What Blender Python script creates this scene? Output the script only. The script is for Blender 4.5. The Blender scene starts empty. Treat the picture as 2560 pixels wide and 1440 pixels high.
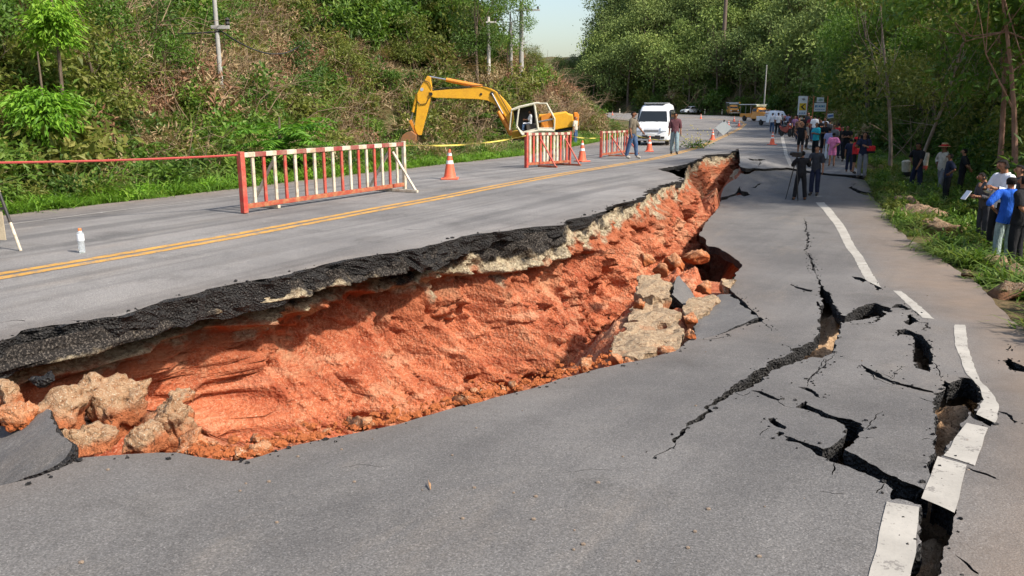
import bpy, bmesh, math, random
import numpy as np
from mathutils import Vector, Matrix, Euler
from mathutils.geometry import delaunay_2d_cdt

R = math.radians
random.seed(7)
rng = np.random.default_rng(7)
SC = bpy.context.scene
COL = SC.collection

# ------------------------------------------------------------------ camera
FPX, PITCH, CZ = 2009.0, 12.84, 1.7          # focal length in pixels of the 2560 px wide photograph
cam_d = bpy.data.cameras.new('camera'); cam = bpy.data.objects.new('camera', cam_d); COL.objects.link(cam)
cam_d.sensor_width = 36.0; cam_d.lens = FPX / 2560 * 36.0
cam_d.clip_start = 0.05; cam_d.clip_end = 4000
cam.location = (0, 0, CZ); cam.rotation_euler = (R(90 - PITCH), 0, 0)
SC.camera = cam

# ------------------------------------------------------------------ light
SUN_EL, SUN_AZ = 45.0, 122.0                 # azimuth clockwise from +Y: to the right and a little behind
w = bpy.data.worlds.new('World'); SC.world = w; w.use_nodes = True
nt = w.node_tree; nt.nodes.clear()
wo = nt.nodes.new('ShaderNodeOutputWorld'); bg = nt.nodes.new('ShaderNodeBackground')
sky = nt.nodes.new('ShaderNodeTexSky'); sky.sky_type = 'NISHITA'; sky.sun_disc = False
sky.sun_elevation = R(SUN_EL); sky.sun_rotation = R(SUN_AZ); sky.air_density = 1.2; sky.dust_density = 2.6
bg.inputs['Strength'].default_value = 0.13
nt.links.new(sky.outputs[0], bg.inputs['Color']); nt.links.new(bg.outputs[0], wo.inputs['Surface'])
sl = bpy.data.lights.new('sun', 'SUN'); sun = bpy.data.objects.new('sun', sl); COL.objects.link(sun)
sl.energy = 3.8; sl.angle = R(2.5); sl.color = (1.0, 0.93, 0.82)
sd = Vector((math.sin(R(SUN_AZ)) * math.cos(R(SUN_EL)), math.cos(R(SUN_AZ)) * math.cos(R(SUN_EL)), math.sin(R(SUN_EL))))
sun.rotation_euler = sd.to_track_quat('Z', 'Y').to_euler()
vs = SC.view_settings
vs.view_transform = 'Standard'; vs.look = 'None'; vs.exposure = 0.76; vs.gamma = 1.0; vs.use_curve_mapping = False
SC.cycles.max_bounces = 6; SC.cycles.diffuse_bounces = 3; SC.cycles.transparent_max_bounces = 8
SC.cycles.use_denoising = True

# ------------------------------------------------------------------ noise
def _h(ix, iy, iz):
    n = (ix * 374761393 + iy * 668265263 + iz * 1274126177) & 0x7fffffff
    n = ((n ^ (n >> 13)) * 1103515245 + 12345) & 0x7fffffff
    n = ((n ^ (n >> 15)) * 1103515245 + 54321) & 0x7fffffff
    return (n & 0xffffff) / float(0xffffff)
def noise(p, scale=1.0, seed=0):
    """value noise in -1..1 at points p (n,3)"""
    q = np.asarray(p, float) * scale + seed * 17.31
    i = np.floor(q).astype(np.int64); f = q - i; f = f * f * f * (f * (f * 6 - 15) + 10)
    r = 0
    for dx in (0, 1):
        for dy in (0, 1):
            for dz in (0, 1):
                wgt = (f[:, 0] if dx else 1 - f[:, 0]) * (f[:, 1] if dy else 1 - f[:, 1]) * (f[:, 2] if dz else 1 - f[:, 2])
                r = r + wgt * _h(i[:, 0] + dx, i[:, 1] + dy, i[:, 2] + dz)
    return r * 2 - 1
def fbm(p, scale=1.0, octaves=4, seed=0, gain=0.5):
    s, a, t = 0, 1.0, 0
    for o in range(octaves):
        s = s + a * noise(p, scale * 2.03 ** o, seed + o); t += a; a *= gain
    return s / t
def worley(p, scale=1.0, seed=0):
    """distance to nearest and second nearest feature point, and a cell id value"""
    q = np.asarray(p, float) * scale + seed * 9.7
    i = np.floor(q).astype(np.int64); d1 = np.full(len(q), 9.0); d2 = np.full(len(q), 9.0); idv = np.zeros(len(q))
    for dx in (-1, 0, 1):
        for dy in (-1, 0, 1):
            for dz in (-1, 0, 1):
                c = i + np.array([dx, dy, dz]); h1 = _h(c[:, 0], c[:, 1], c[:, 2])
                fp = c + np.stack([h1, _h(c[:, 0] + 71, c[:, 1] + 13, c[:, 2]), _h(c[:, 0], c[:, 1] + 57, c[:, 2] + 31)], 1)
                d = np.linalg.norm(q - fp, axis=1)
                m = d < d1; d2 = np.where(m, d1, np.minimum(d2, d)); idv = np.where(m, h1, idv); d1 = np.where(m, d, d1)
    return d1, d2, idv
def sstep(x, a=0.0, b=1.0):
    t = np.clip((np.asarray(x, float) - a) / (b - a), 0, 1); return t * t * (3 - 2 * t)
def xyz(x, y, z=0.0):
    x = np.asarray(x, float); return np.stack([x, np.asarray(y, float) + 0 * x, np.asarray(z, float) + 0 * x], -1)

# ------------------------------------------------------------------ materials
MATS = {}
class NB:
    """small helper around a material's node tree"""
    def __init__(s, name):
        s.m = bpy.data.materials.new(name); s.m.use_nodes = True; s.t = s.m.node_tree; s.t.nodes.clear()
        s.out = s.t.nodes.new('ShaderNodeOutputMaterial'); MATS[name] = s.m
    def n(s, typ, **kw):
        nd = s.t.nodes.new('ShaderNode' + typ)
        for k, v in kw.items():
            if k in nd.inputs and not hasattr(nd, k): s.put(nd.inputs[k], v)
            else: setattr(nd, k, v)
        return nd
    def put(s, sock, v):
        if isinstance(v, bpy.types.NodeSocket): s.t.links.new(v, sock)
        elif hasattr(v, '__len__') and len(v) == 3 and sock.type == 'RGBA': sock.default_value = (*v, 1)
        else: sock.default_value = v
    def coord(s, kind='Object'): return s.n('TexCoord').outputs[kind]
    def geo(s): return s.n('NewGeometry').outputs['Position']
    def noise(s, vec, scale, detail=4, rough=0.55, out='Fac'):
        nd = s.n('TexNoise'); s.put(nd.inputs['Vector'], vec); nd.inputs['Scale'].default_value = scale
        nd.inputs['Detail'].default_value = detail; nd.inputs['Roughness'].default_value = rough
        return nd.outputs[out]
    def voro(s, vec, scale, out='Distance', feature='F1'):
        nd = s.n('TexVoronoi'); nd.feature = feature; s.put(nd.inputs['Vector'], vec); nd.inputs['Scale'].default_value = scale
        return nd.outputs[out]
    def ramp(s, fac, stops):
        nd = s.n('ValToRGB'); s.put(nd.inputs[0], fac); el = nd.color_ramp.elements
        while len(el) < len(stops): el.new(0.5)
        for e, (p, c) in zip(el, stops):
            e.position = p; e.color = (*c, 1) if hasattr(c, '__len__') else (c, c, c, 1)
        return nd.outputs[0]
    def mix(s, fac, a, b, blend='MIX'):
        nd = s.n('Mix'); nd.data_type = 'RGBA'; nd.blend_type = blend
        s.put(nd.inputs[0], fac); s.put(nd.inputs[6], a); s.put(nd.inputs[7], b); return nd.outputs[2]
    def math(s, op, a, b=0.0, clamp=False):
        nd = s.n('Math'); nd.operation = op; nd.use_clamp = clamp; s.put(nd.inputs[0], a); s.put(nd.inputs[1], b); return nd.outputs[0]
    def attr(s, name, out='Fac'):
        nd = s.n('Attribute'); nd.attribute_name = name; return nd.outputs[out]
    def mapping(s, vec, scale=(1, 1, 1), rot=(0, 0, 0)):
        nd = s.n('Mapping'); s.put(nd.inputs['Vector'], vec); nd.inputs['Scale'].default_value = scale; nd.inputs['Rotation'].default_value = rot
        return nd.outputs[0]
    def bump(s, h, strength=0.5, dist=0.02, normal=None):
        nd = s.n('Bump'); s.put(nd.inputs['Height'], h); nd.inputs['Strength'].default_value = strength; nd.inputs['Distance'].default_value = dist
        if normal is not None: s.put(nd.inputs['Normal'], normal)
        return nd.outputs[0]
    def bsdf(s, col, rough=0.8, normal=None, metallic=0.0, spec=0.3, **kw):
        b = s.n('BsdfPrincipled'); s.put(b.inputs['Base Color'], col); s.put(b.inputs['Roughness'], rough)
        s.put(b.inputs['Metallic'], metallic); b.inputs['Specular IOR Level'].default_value = spec
        if normal is not None: s.put(b.inputs['Normal'], normal)
        for k, v in kw.items(): s.put(b.inputs[k], v)
        s.t.links.new(b.outputs[0], s.out.inputs['Surface']); return b
def paint(name, col, rough=0.5, wear=0.25, scale=6.0, dirt=(0.16, 0.12, 0.08), metallic=0.0, spec=0.4):
    """painted or plain surface with grime and slight unevenness"""
    if name in MATS: return MATS[name]
    b = NB(name); c = b.coord()
    n1 = b.noise(c, scale, 6, 0.65); n2 = b.noise(c, scale * 7, 3)
    f = b.math('MULTIPLY', b.ramp(n1, [(0.42, 0.0), (0.66, 1.0)]), wear, True)
    col2 = b.mix(f, col, dirt)
    col3 = b.mix(0.12, col2, b.ramp(n2, [(0.3, 0.0), (0.7, 1.0)]), 'OVERLAY')
    b.bsdf(col3, b.math('ADD', b.math('MULTIPLY', n1, 0.25), rough - 0.1), b.bump(n2, 0.15, 0.01), metallic, spec)
    return b.m
def cloth(name, col, scale=9.0):
    if name in MATS: return MATS[name]
    b = NB(name); c = b.coord(); n1 = b.noise(c, scale, 3)
    wv = b.noise(b.mapping(c, (1, 1, 0.35)), scale * 1.6, 2)
    b.bsdf(b.mix(0.25, col, b.ramp(n1, [(0.3, 0.15), (0.7, 0.9)]), 'OVERLAY'), 0.9, b.bump(wv, 0.9, 0.03), 0, 0.15)
    return b.m

# ------------------------------------------------------------------ objects
def mesh_np(name, v, f, mat=None, smooth=False, attrs=None, mats=None, midx=None):
    me = bpy.data.meshes.new(name)
    me.from_pydata(np.asarray(v).tolist(), [], f.tolist() if hasattr(f, 'tolist') else f)
    if mats:
        for m in mats: me.materials.append(m)
        if midx is not None: me.polygons.foreach_set('material_index', np.asarray(midx, np.int32))
    elif mat is not None: me.materials.append(mat)
    if smooth: me.polygons.foreach_set('use_smooth', np.ones(len(me.polygons), bool))
    for k, a in (attrs or {}).items():
        at = me.attributes.new(k, 'FLOAT', 'POINT'); at.data.foreach_set('value', np.asarray(a, np.float32))
    me.update(); return me
def add(name, me, parent=None, loc=None, rot=None):
    o = bpy.data.objects.new(name, me); COL.objects.link(o)
    if parent is not None: o.parent = parent
    if loc is not None: o.location = loc
    if rot is not None: o.rotation_euler = rot
    return o
def tag(o, label=None, cat=None, group=None, kind=None):
    if label: o['label'] = label
    if cat: o['category'] = cat
    if group: o['group'] = group
    if kind: o['kind'] = kind
    return o
def thing(name, loc, rz=0.0, label=None, cat=None, group=None, scale=1.0, rot=None):
    o = bpy.data.objects.new(name, None); COL.objects.link(o); o.empty_display_size = 0.2
    o.location = loc; o.rotation_euler = rot if rot is not None else (0, 0, rz); o.scale = (scale,) * 3
    return tag(o, label, cat, group)
def copy_tree(o, parent=None):
    c = o.copy(); COL.objects.link(c)
    if parent is not None: c.parent = parent
    for ch in list(o.children): copy_tree(ch, c)
    return c
class MB:
    """collects simple solids in one mesh"""
    def __init__(s): s.b = bmesh.new()
    def box(s, c, d, rot=None, bev=0.0, taper=None):
        r = bmesh.ops.create_cube(s.b, size=1.0); vs_ = r['verts']
        for v in vs_:
            if taper and v.co.z > 0: v.co.x *= taper[0]; v.co.y *= taper[1]
            v.co = Vector((v.co.x * d[0], v.co.y * d[1], v.co.z * d[2]))
        if bev:
            es = list({e for v in vs_ for e in v.link_edges}); k = bmesh.ops.bevel(s.b, geom=es, offset=bev, segments=2, profile=0.6, affect='EDGES', clamp_overlap=True)
            vs_ = list({v for f in k['faces'] for v in f.verts} | {v for v in vs_ if v.is_valid})
        M = Matrix.Translation(Vector(c)) @ (Euler(rot).to_matrix().to_4x4() if rot is not None else Matrix())
        bmesh.ops.transform(s.b, matrix=M, verts=[v for v in vs_ if v.is_valid]); return s
    def tube(s, p, q, r1, r2=None, n=10, caps=True):
        p, q = Vector(p), Vector(q); r2 = r1 if r2 is None else r2; d = q - p
        k = bmesh.ops.create_cone(s.b, cap_ends=caps, segments=n, radius1=r1, radius2=r2, depth=d.length)
        M = Matrix.Translation((p + q) / 2) @ d.to_track_quat('Z', 'Y').to_matrix().to_4x4()
        bmesh.ops.transform(s.b, matrix=M, verts=k['verts']); return s
    def path(s, pts, r, n=6):
        """swept tube through points; r scalar or list"""
        pts = [Vector(p) for p in pts]; rr = r if hasattr(r, '__len__') else [r] * len(pts); rings = []
        up = Vector((0.13, 0.31, 0.94))
        for i, p in enumerate(pts):
            t = (pts[min(i + 1, len(pts) - 1)] - pts[max(i - 1, 0)]).normalized()
            a = t.cross(up)
            if a.length < 0.05: a = t.cross(Vector((1, 0, 0)))
            a.normalize(); b_ = t.cross(a)
            rings.append([s.b.verts.new(p + (a * math.cos(2 * math.pi * k / n) + b_ * math.sin(2 * math.pi * k / n)) * rr[i]) for k in range(n)])
        for A, B in zip(rings, rings[1:]):
            for k in range(n): s.b.faces.new((A[k], A[(k + 1) % n], B[(k + 1) % n], B[k]))
        s.b.faces.new(rings[0][::-1]); s.b.faces.new(rings[-1]); return s
    def prism(s, poly, y0, y1, axis='y', bev=0.0):
        """polygon given in the plane normal to axis, extruded from y0 to y1"""
        def P(a, b, t): return (a, t, b) if axis == 'y' else ((t, a, b) if axis == 'x' else (a, b, t))
        A = [s.b.verts.new(P(a, b, y0)) for a, b in poly]; B = [s.b.verts.new(P(a, b, y1)) for a, b in poly]
        fs = [s.b.faces.new(A[::-1]), s.b.faces.new(B)]
        for i in range(len(poly)):
            j = (i + 1) % len(poly); fs.append(s.b.faces.new((A[i], A[j], B[j], B[i])))
        bmesh.ops.recalc_face_normals(s.b, faces=fs)
        if bev:
            es = list({e for f in fs[:2] for e in f.edges}); bmesh.ops.bevel(s.b, geom=es, offset=bev, segments=2, profile=0.6, affect='EDGES', clamp_overlap=True)
        return s
    def lathe(s, prof, n=16, c=(0, 0, 0)):
        rings = []
        for r, z in prof:
            rings.append([s.b.verts.new((c[0] + r * math.cos(2 * math.pi * k / n), c[1] + r * math.sin(2 * math.pi * k / n), c[2] + z)) for k in range(n)])
        for A, B in zip(rings, rings[1:]):
            for k in range(n): s.b.faces.new((A[k], A[(k + 1) % n], B[(k + 1) % n], B[k]))
        if prof[0][0] > 1e-4: s.b.faces.new(rings[0][::-1])
        if prof[-1][0] > 1e-4: s.b.faces.new(rings[-1])
        return s
    def quad(s, pts):
        s.b.faces.new([s.b.verts.new(p) for p in pts]); return s
    def ball(s, c, r, sub=2, scale=(1, 1, 1)):
        k = bmesh.ops.create_icosphere(s.b, subdivisions=sub, radius=r)
        bmesh.ops.transform(s.b, matrix=Matrix.Translation(Vector(c)) @ Matrix.Diagonal((*scale, 1)), verts=k['verts']); return s
    def mesh(s, name, mat=None, smooth=False):
        me = bpy.data.meshes.new(name); bmesh.ops.recalc_face_normals(s.b, faces=s.b.faces[:]); s.b.to_mesh(me); s.b.free()
        if mat: me.materials.append(mat)
        if smooth:
            me.polygons.foreach_set('use_smooth', np.ones(len(me.polygons), bool))
            try: me.set_sharp_from_angle(angle=R(40))
            except Exception: pass
        return me
    def build(s, name, mat=None, parent=None, smooth=False, loc=None, rot=None):
        return add(name, s.mesh(name, mat, smooth), parent, loc, rot)

# ------------------------------------------------------------------ projection of photograph pixels onto surfaces of the place
_c, _s = math.cos(R(PITCH)), math.sin(R(PITCH))
def rays(px):
    px = np.asarray(px, float).reshape(-1, 2); u = (px[:, 0] - 1280) / FPX; v = (px[:, 1] - 720) / FPX
    d = np.stack([u, _c - v * _s, -_s - v * _c], 1); return d / d[:, 1:2]      # per metre of forward distance Y
def at_depth(px, py, Y):
    d = rays([(px, py)])[0]; return Vector((d[0] * Y, Y, CZ + d[2] * Y))
def onto(px, surf):
    """first hit of the pixel rays with z = surf(x, y)"""
    d = rays(px); ys = np.geomspace(1.5, 420, 900)
    X = d[:, 0:1] * ys; Y = np.ones((len(d), 1)) * ys; Z = CZ + d[:, 2:3] * ys
    S = surf(X.ravel(), Y.ravel()).reshape(X.shape)
    below = Z < S; k = np.where(below.any(1), below.argmax(1), len(ys) - 1)
    a, b = ys[np.maximum(k - 1, 0)], ys[k]
    for _ in range(30):
        m = (a + b) / 2; zz = CZ + d[:, 2] * m; hit = zz < surf(d[:, 0] * m, m)
        b = np.where(hit, m, b); a = np.where(hit, a, m)
    return np.stack([d[:, 0] * b, b, CZ + d[:, 2] * b], 1)

# ------------------------------------------------------------------ heights
RD = np.array([0.4899, 0.8718]); RN = np.array([0.8718, -0.4899]); R0 = np.array([-5.1, 8.0])   # road direction, its right normal, a point of the yellow line
def along(x, y): return (x - R0[0]) * RD[0] + (y - R0[1]) * RD[1]
def lat(x, y): return (x - R0[0]) * RN[0] + (y - R0[1]) * RN[1]
def al2xy(a, l): return R0[0] + a * RD[0] + l * RN[0], R0[1] + a * RD[1] + l * RN[1]
def prof(pts, sm):
    ys = np.arange(-40, 460, 0.25); z = np.interp(ys, [p[0] for p in pts], [p[1] for p in pts])
    k = np.exp(-0.5 * (np.arange(-60, 61) * 0.25 / sm) ** 2); k /= k.sum(); zp = np.pad(z, 60, mode='edge')
    z = np.convolve(zp, k, 'valid'); return lambda y: np.interp(y, ys, z)
_pa = prof([(-40, 0), (20, 0), (26, -.13), (33, -.3), (45, -.5), (60, -.65), (90, -.6), (140, -.3), (200, 0), (460, 0)], 2.5)
_pb = prof([(-40, 0), (2.4, 0), (3.75, -.08), (5, -.28), (7.9, -.58), (12, -.88), (16.3, -1.05), (22, -1.15), (25, -1.23), (28, -1.08), (31, -.86), (34, -.72), (40, -.72)], 0.6)
def zA(x, y):
    x = np.asarray(x, float); y = np.asarray(y, float)
    return _pa(y) - 0.46 * sstep(lat(x, y), 0.5, 3.6) * sstep(y, 15, 24) * (1 - sstep(y, 90, 140))
def zB(x, y):
    x = np.asarray(x, float); y = np.asarray(y, float)
    k = sstep(y, 24.6, 27.9)
    return _pb(y) * (1 - k) + (zA(x, y) - .07) * k + 0.035 * noise(xyz(x.ravel(), y.ravel()), 0.45, 3).reshape(x.shape) * sstep(y, 2, 5) * (1 - sstep(y, 22, 26))
# ================================================================== the road sheets
A_LIP = [(0,852),(40,838),(90,822),(140,812),(200,808),(260,795),(300,792),(340,775),(380,765),(430,745),(480,735),(520,722),(580,712),(640,700),(700,690),(760,672),(820,660),(880,648),(940,635),(1000,630),(1060,615),(1120,600),(1180,588),(1240,578),(1290,574),(1350,568),(1400,562),(1425,548),(1460,540),(1500,530),(1540,512),(1580,502),(1610,492),(1625,470),(1660,461),(1700,452),(1706,446),(1694,438),(1668,430),(1640,423),(1662,419),(1690,415),(1730,405),(1750,396),(1765,388),(1790,386),(1815,385),(1830,379),(1846,371)]
A_SEAM = [(1849,385),(1850,405),(1852,422),(1868,430),(1888,420),(1905,421),(1975,421),(2020,428),(2080,436),(2160,445)]
B_SEAM = [(2162,450),(2080,440),(2020,432),(1975,425),(1935,426),(1905,428),(1888,428),(1868,437),(1852,433)]
B_LIP = [(1842,446),(1825,455),(1808,470),(1802,490),(1800,505),(1795,520),(1780,540),(1762,558),(1755,575),(1748,588),(1758,592),(1766,600),(1764,612),(1772,617),(1790,617),(1815,630),(1835,645),(1850,655),(1856,663),(1845,676),(1840,690),(1836,705),(1834,716),(1826,726),(1832,732),(1858,752),(1880,775),(1898,794),(1862,812),(1815,832),(1775,843),(1738,850),(1722,850),(1692,876),(1600,900),(1500,920),(1400,948),(1330,972),(1240,992),(1200,1005),(1150,1015),(1080,1035),(1000,1060),(900,1080),(800,1100),(740,1112),(690,1128),(640,1145),(590,1153),(560,1150),(500,1142),(450,1130),(400,1130),(330,1133),(260,1138),(185,1145),(175,1158),(130,1180),(90,1195),(40,1206),(0,1215),(-60,1228)]
B_EDGE = [(2820,1010),(2700,940),(2560,826),(2530,802),(2480,745),(2430,700),(2390,675),(2340,640),(2300,615),(2262,592),(2240,570),(2215,530),(2190,500),(2175,470)]
VERGE = [(0,540),(150,522),(300,505),(450,488),(600,470),(800,446),(1000,423),(1150,406),(1300,390),(1400,372),(1480,358),(1540,345),(1580,333),(1602,322),(1604,314),(1592,306),(1560,300),(1490,295),(1400,291)]
A_OUT = [(1300,279),(1400,279.5),(1490,281),(1600,283.5),(1690,286),(1800,289),(1900,294),(1950,301),(1985,312),(2010,328),(2040,345),(2080,372),(2120,402)]

def resample(P, step):
    P = np.asarray(P, float); seg = np.linalg.norm(np.diff(P, axis=0), axis=1); cs = np.r_[0, np.cumsum(seg)]; out = [P[0]]
    s = 0.0
    while True:
        p = np.array([np.interp(s, cs, P[:, k]) for k in range(P.shape[1])]); d = step(p) if callable(step) else step
        s += d
        if s >= cs[-1] - 0.4 * d: break
        out.append(np.array([np.interp(s, cs, P[:, k]) for k in range(P.shape[1])]))
    out.append(P[-1]); return np.array(out)
def jag(P, amp, seed=0, freq=3.0):
    """rough up a 2-D polyline sideways, ends kept"""
    P = np.asarray(P, float); t = np.gradient(P, axis=0); t /= np.linalg.norm(t, axis=1)[:, None] + 1e-9; n = np.stack([t[:, 1], -t[:, 0]], 1)
    q = xyz(P[:, 0], P[:, 1]); a = amp(P) if callable(amp) else amp
    k = fbm(q, freq, 4, seed, 0.65) * a; k[0] = k[-1] = 0
    return P + n * k[:, None]
def pip(P, poly):
    """points (n,2) inside polygon"""
    poly = np.asarray(poly, float); P = np.asarray(P, float); r = np.zeros(len(P), bool); lo, hi = poly.min(0), poly.max(0)
    idx = np.where(((P >= lo) & (P <= hi)).all(1))[0]
    if not len(idx): return r
    a = poly; b = np.roll(poly, -1, 0); k = a[:, 1] != b[:, 1]; a, b = a[k], b[k]; sl = (b[:, 0] - a[:, 0]) / (b[:, 1] - a[:, 1]); n = max(1, int(4e6 // len(a)))
    for c in range(0, len(idx), n):
        q = P[idx[c:c + n]]; y = q[:, 1:2]; cr = ((a[:, 1] > y) != (b[:, 1] > y)) & (q[:, 0:1] < sl * (y - a[:, 1]) + a[:, 0]); r[idx[c:c + n]] = cr.sum(1) % 2 == 1
    return r
def pdist(P, line):
    """distance to an open polyline, and signed side (positive to the left of its direction)"""
    best = np.full(len(P), 1e9); side = np.zeros(len(P)); line = np.asarray(line, float)
    for a, b in zip(line[:-1], line[1:]):
        d = b - a; t = np.clip(((P - a) @ d) / (d @ d), 0, 1); q = a + t[:, None] * d; e = P - q; dist = np.linalg.norm(e, axis=1)
        m = dist < best; best = np.where(m, dist, best); side = np.where(m, np.sign(d[0] * e[:, 1] - d[1] * e[:, 0]), side)
    return best, side

dstep = lambda p: max(0.05, 0.011 * p[1])
lipA = onto(A_LIP, zA)[:, :2]; lipB = onto(B_LIP, zB)[:, :2]
extA = np.array([lipA[0] - RD * t for t in (13, 9, 6, 3, 1.2)]) + np.array([[0.2, 0], [-.1, .1], [.15, 0], [-.1, 0], [0, 0]])
extB = np.array([lipB[-1] - RD * t for t in (1.2, 3, 6, 9, 13)])
lipA_f = np.r_[extA, lipA]; lipB_f = np.r_[lipB, extB]
lipA_j = jag(resample(lipA_f, dstep), lambda P: 0.075 + 0.0055 * P[:, 1], 3, 3.2)
lipB_j = jag(resample(lipB_f, dstep), lambda P: 0.02 + 0.002 * P[:, 1], 5, 2.0)
seamB = jag(resample(onto(B_SEAM, zB)[:, :2], 0.25), 0.10, 2)
seamA = np.r_[resample(np.r_[onto(A_SEAM[:2], zA)[:, :2], seamB[-1:] + (.05, .5)], .3)[:-1], seamB[::-1] + np.array([0, .07]) + .05 * noise(np.c_[seamB[::-1], seamB[:, :1]], 1.5, 3)[:, None] * np.array([[0, 1]])]
edgeB = resample(onto(B_EDGE, zB)[:, :2], 0.25); edgeB = jag(edgeB, 0.12, 8, 1.1)
verge = onto(VERGE, zA)[:, :2]; v0 = verge[0]; verge = np.r_[[v0 - RD * 16], [v0 - RD * 6], verge]
outA = onto(A_OUT, zA)[:, :2]
verge_r = jag(resample(verge, lambda p: max(.2, .012 * p[1])), 0.07, 6, 1.3)
outA_r = resample(outA, lambda p: max(.4, .012 * p[1]))
polyA = np.r_[lipA_j, seamA, outA_r[::-1], verge_r[::-1]]
polyB = np.r_[seamB, lipB_j, [(-6.5, -12), (5.5, -12), (5.3, 3.0)], edgeB]

# cracks, traced as outlines of the openings
CR = [
 [(2040,684),(2047,700),(2052,704),(2056,716),(2064,724),(2074,732),(2080,748),(2085,760),(2098,778),(2112,796),(2105,812),(2100,830),(2093,845),(2087,870),(2078,882),(2050,895),(2030,893),(2000,900),(1960,918),(1935,928),(1920,942),(1890,958),(1865,975),(1838,980),(1815,992),(1785,1008),(1775,1020),(1783,1030),(1765,1040),(1745,1055),(1725,1066),(1705,1086),(1691,1110),(1686,1108),(1698,1080),(1716,1061),(1738,1047),(1756,1036),(1770,1027),(1763,1014),(1779,999),(1809,984),(1829,971),(1850,955),(1880,935),(1900,922),(1925,905),(1950,893),(1980,880),(1975,872),(2000,868),(2030,855),(2045,835),(2050,818),(2043,805),(2052,795),(2048,770),(2040,756),(2043,752),(2052,765),(2056,760),(2052,742),(2046,735),(2050,722),(2044,703)],
 [(2100,800),(2112,796),(2122,782),(2140,772),(2160,762),(2185,757),(2200,762),(2222,768),(2232,778),(2225,782),(2205,775),(2215,785),(2200,800),(2185,812),(2178,815),(2195,790),(2180,795),(2160,803),(2140,808),(2115,815),(2105,818)],
 [(2232,770),(2236,760),(2250,760),(2276,772),(2270,776),(2248,768),(2238,769)],
 [(2275,785),(2290,795),(2300,805),(2325,806),(2318,820),(2305,828),(2318,808),(2290,805),(2275,815),(2265,812),(2258,808),(2268,800)],
 [(2240,842),(2250,828),(2270,824),(2285,832),(2300,838),(2318,855),(2332,870),(2328,885),(2334,905),(2325,930),(2305,925),(2288,915),(2280,900),(2285,880),(2282,865),(2290,852),(2278,840),(2255,838)],
 [(2128,691),(2150,693),(2165,698),(2160,706),(2150,701),(2138,698)],
 [(2360,950),(2372,958),(2385,955),(2400,943),(2425,945),(2445,958),(2452,980),(2455,1000),(2448,1015),(2440,1035),(2425,1045),(2412,1062),(2395,1090),(2375,1115),(2360,1140),(2345,1165),(2330,1200),(2315,1235),(2308,1250),(2300,1240),(2312,1210),(2325,1170),(2335,1120),(2334,1060),(2333,1000),(2340,985),(2358,980)],
 [(2425,1038),(2440,1039),(2470,1051),(2490,1062),(2480,1073),(2455,1063),(2425,1053)],
 [(1960,1092),(1985,1098),(2010,1112),(2040,1122),(2060,1128),(2085,1122),(2100,1108),(2115,1092),(2105,1088),(2118,1078),(2100,1062),(2085,1050),(2060,1042),(2035,1030),(2005,1022),(1992,1020),(2003,1008),(2015,1003),(2018,1012),(2040,1020),(2070,1035),(2095,1045),(2130,1050),(2150,1058),(2162,1072),(2150,1085),(2145,1105),(2125,1120),(2110,1130),(2130,1140),(2170,1160),(2220,1190),(2260,1208),(2300,1225),(2320,1240),(2345,1245),(2385,1280),(2384,1300),(2375,1330),(2365,1370),(2355,1400),(2345,1432),(2330,1470),(2262,1480),(2280,1400),(2290,1340),(2298,1285),(2300,1268),(2270,1262),(2240,1255),(2222,1258),(2225,1235),(2215,1215),(2180,1200),(2150,1185),(2120,1168),(2085,1158),(2070,1150),(2045,1142),(2030,1128),(1995,1112),(1970,1108)],
 [(1925,1047),(1935,1044),(1945,1054),(1965,1067),(1968,1075),(1950,1069),(1938,1063)], [(1934,1086),(1950,1079),(1956,1085),(1942,1093)],
 [(2000,967),(2020,969),(2040,980),(2053,990),(2050,996),(2035,986),(2020,977)],
 [(2150,910),(2165,917),(2185,929),(2210,941),(2230,951),(2270,961),(2300,971),(2335,979),(2335,985),(2300,977),(2265,967),(2228,958),(2205,949),(2180,936),(2160,921)],
 [(1875,975),(1895,976),(1925,987),(1950,1000),(1945,1004),(1918,993),(1895,981)],
 [(2010,545),(2019,560),(2017,575),(2024,590),(2021,615),(2015,627),(2012,625),(2017,613),(2019,590),(2013,575),(2015,560)],
 [(2022,632),(2028,645),(2034,660),(2038,678),(2034,678),(2029,660),(2023,645)],
 [(1800,495),(1840,483),(1845,470),(1850,464),(1853,478),(1870,479),(1873,487),(1858,491),(1850,486),(1830,491),(1805,501)],
 [(1880,470),(1888,466),(1893,460),(1902,457),(1896,464),(1888,470)],
 [(2140,458),(2128,468),(2150,477),(2185,484),(2192,494),(2150,484),(2120,470)],
 [(2236,565),(2250,570),(2262,578),(2262,584),(2244,578)],
 [(2513,905),(2520,895),(2535,905),(2560,914),(2570,932),(2530,927)], [(2520,880),(2524,868),(2530,862),(2526,876)],
 [(2488,1034),(2510,1039),(2540,1062),(2538,1066),(2508,1046)],
 [(2415,1166),(2440,1176),(2490,1196),(2488,1200),(2438,1182)], [(2385,1388),(2410,1404),(2445,1432),(2442,1436),(2408,1411)],
 [(1975,712),(1995,718),(2015,724),(2032,727),(2031,731),(2012,728),(1993,722)],
 [(2176,704),(2190,712),(2204,722),(2196,726),(2184,716)],
 [(1862,812),(1900,792),(1908,800),(1903,804)],
]
CRA = [[(1866,394),(1885,399),(1900,397),(1914,399),(1896,402),(1878,401)], [(1900,404),(1903,404),(1898,415),(1895,415)]]
def crack_world(c, surf, seed):
    P = onto(c, surf)[:, :2]; P = np.r_[P, P[:1]]; d = float(P[:, 1].mean())
    Q = resample(P, max(0.018, 0.0045 * d))[:-1]
    n3 = xyz(Q[:, 0], Q[:, 1]); k = np.stack([fbm(n3, 9, 3, seed, .7), fbm(n3, 9, 3, seed + 9, .7)], 1)
    return Q + k * (0.020 + 0.0030 * d)
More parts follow.
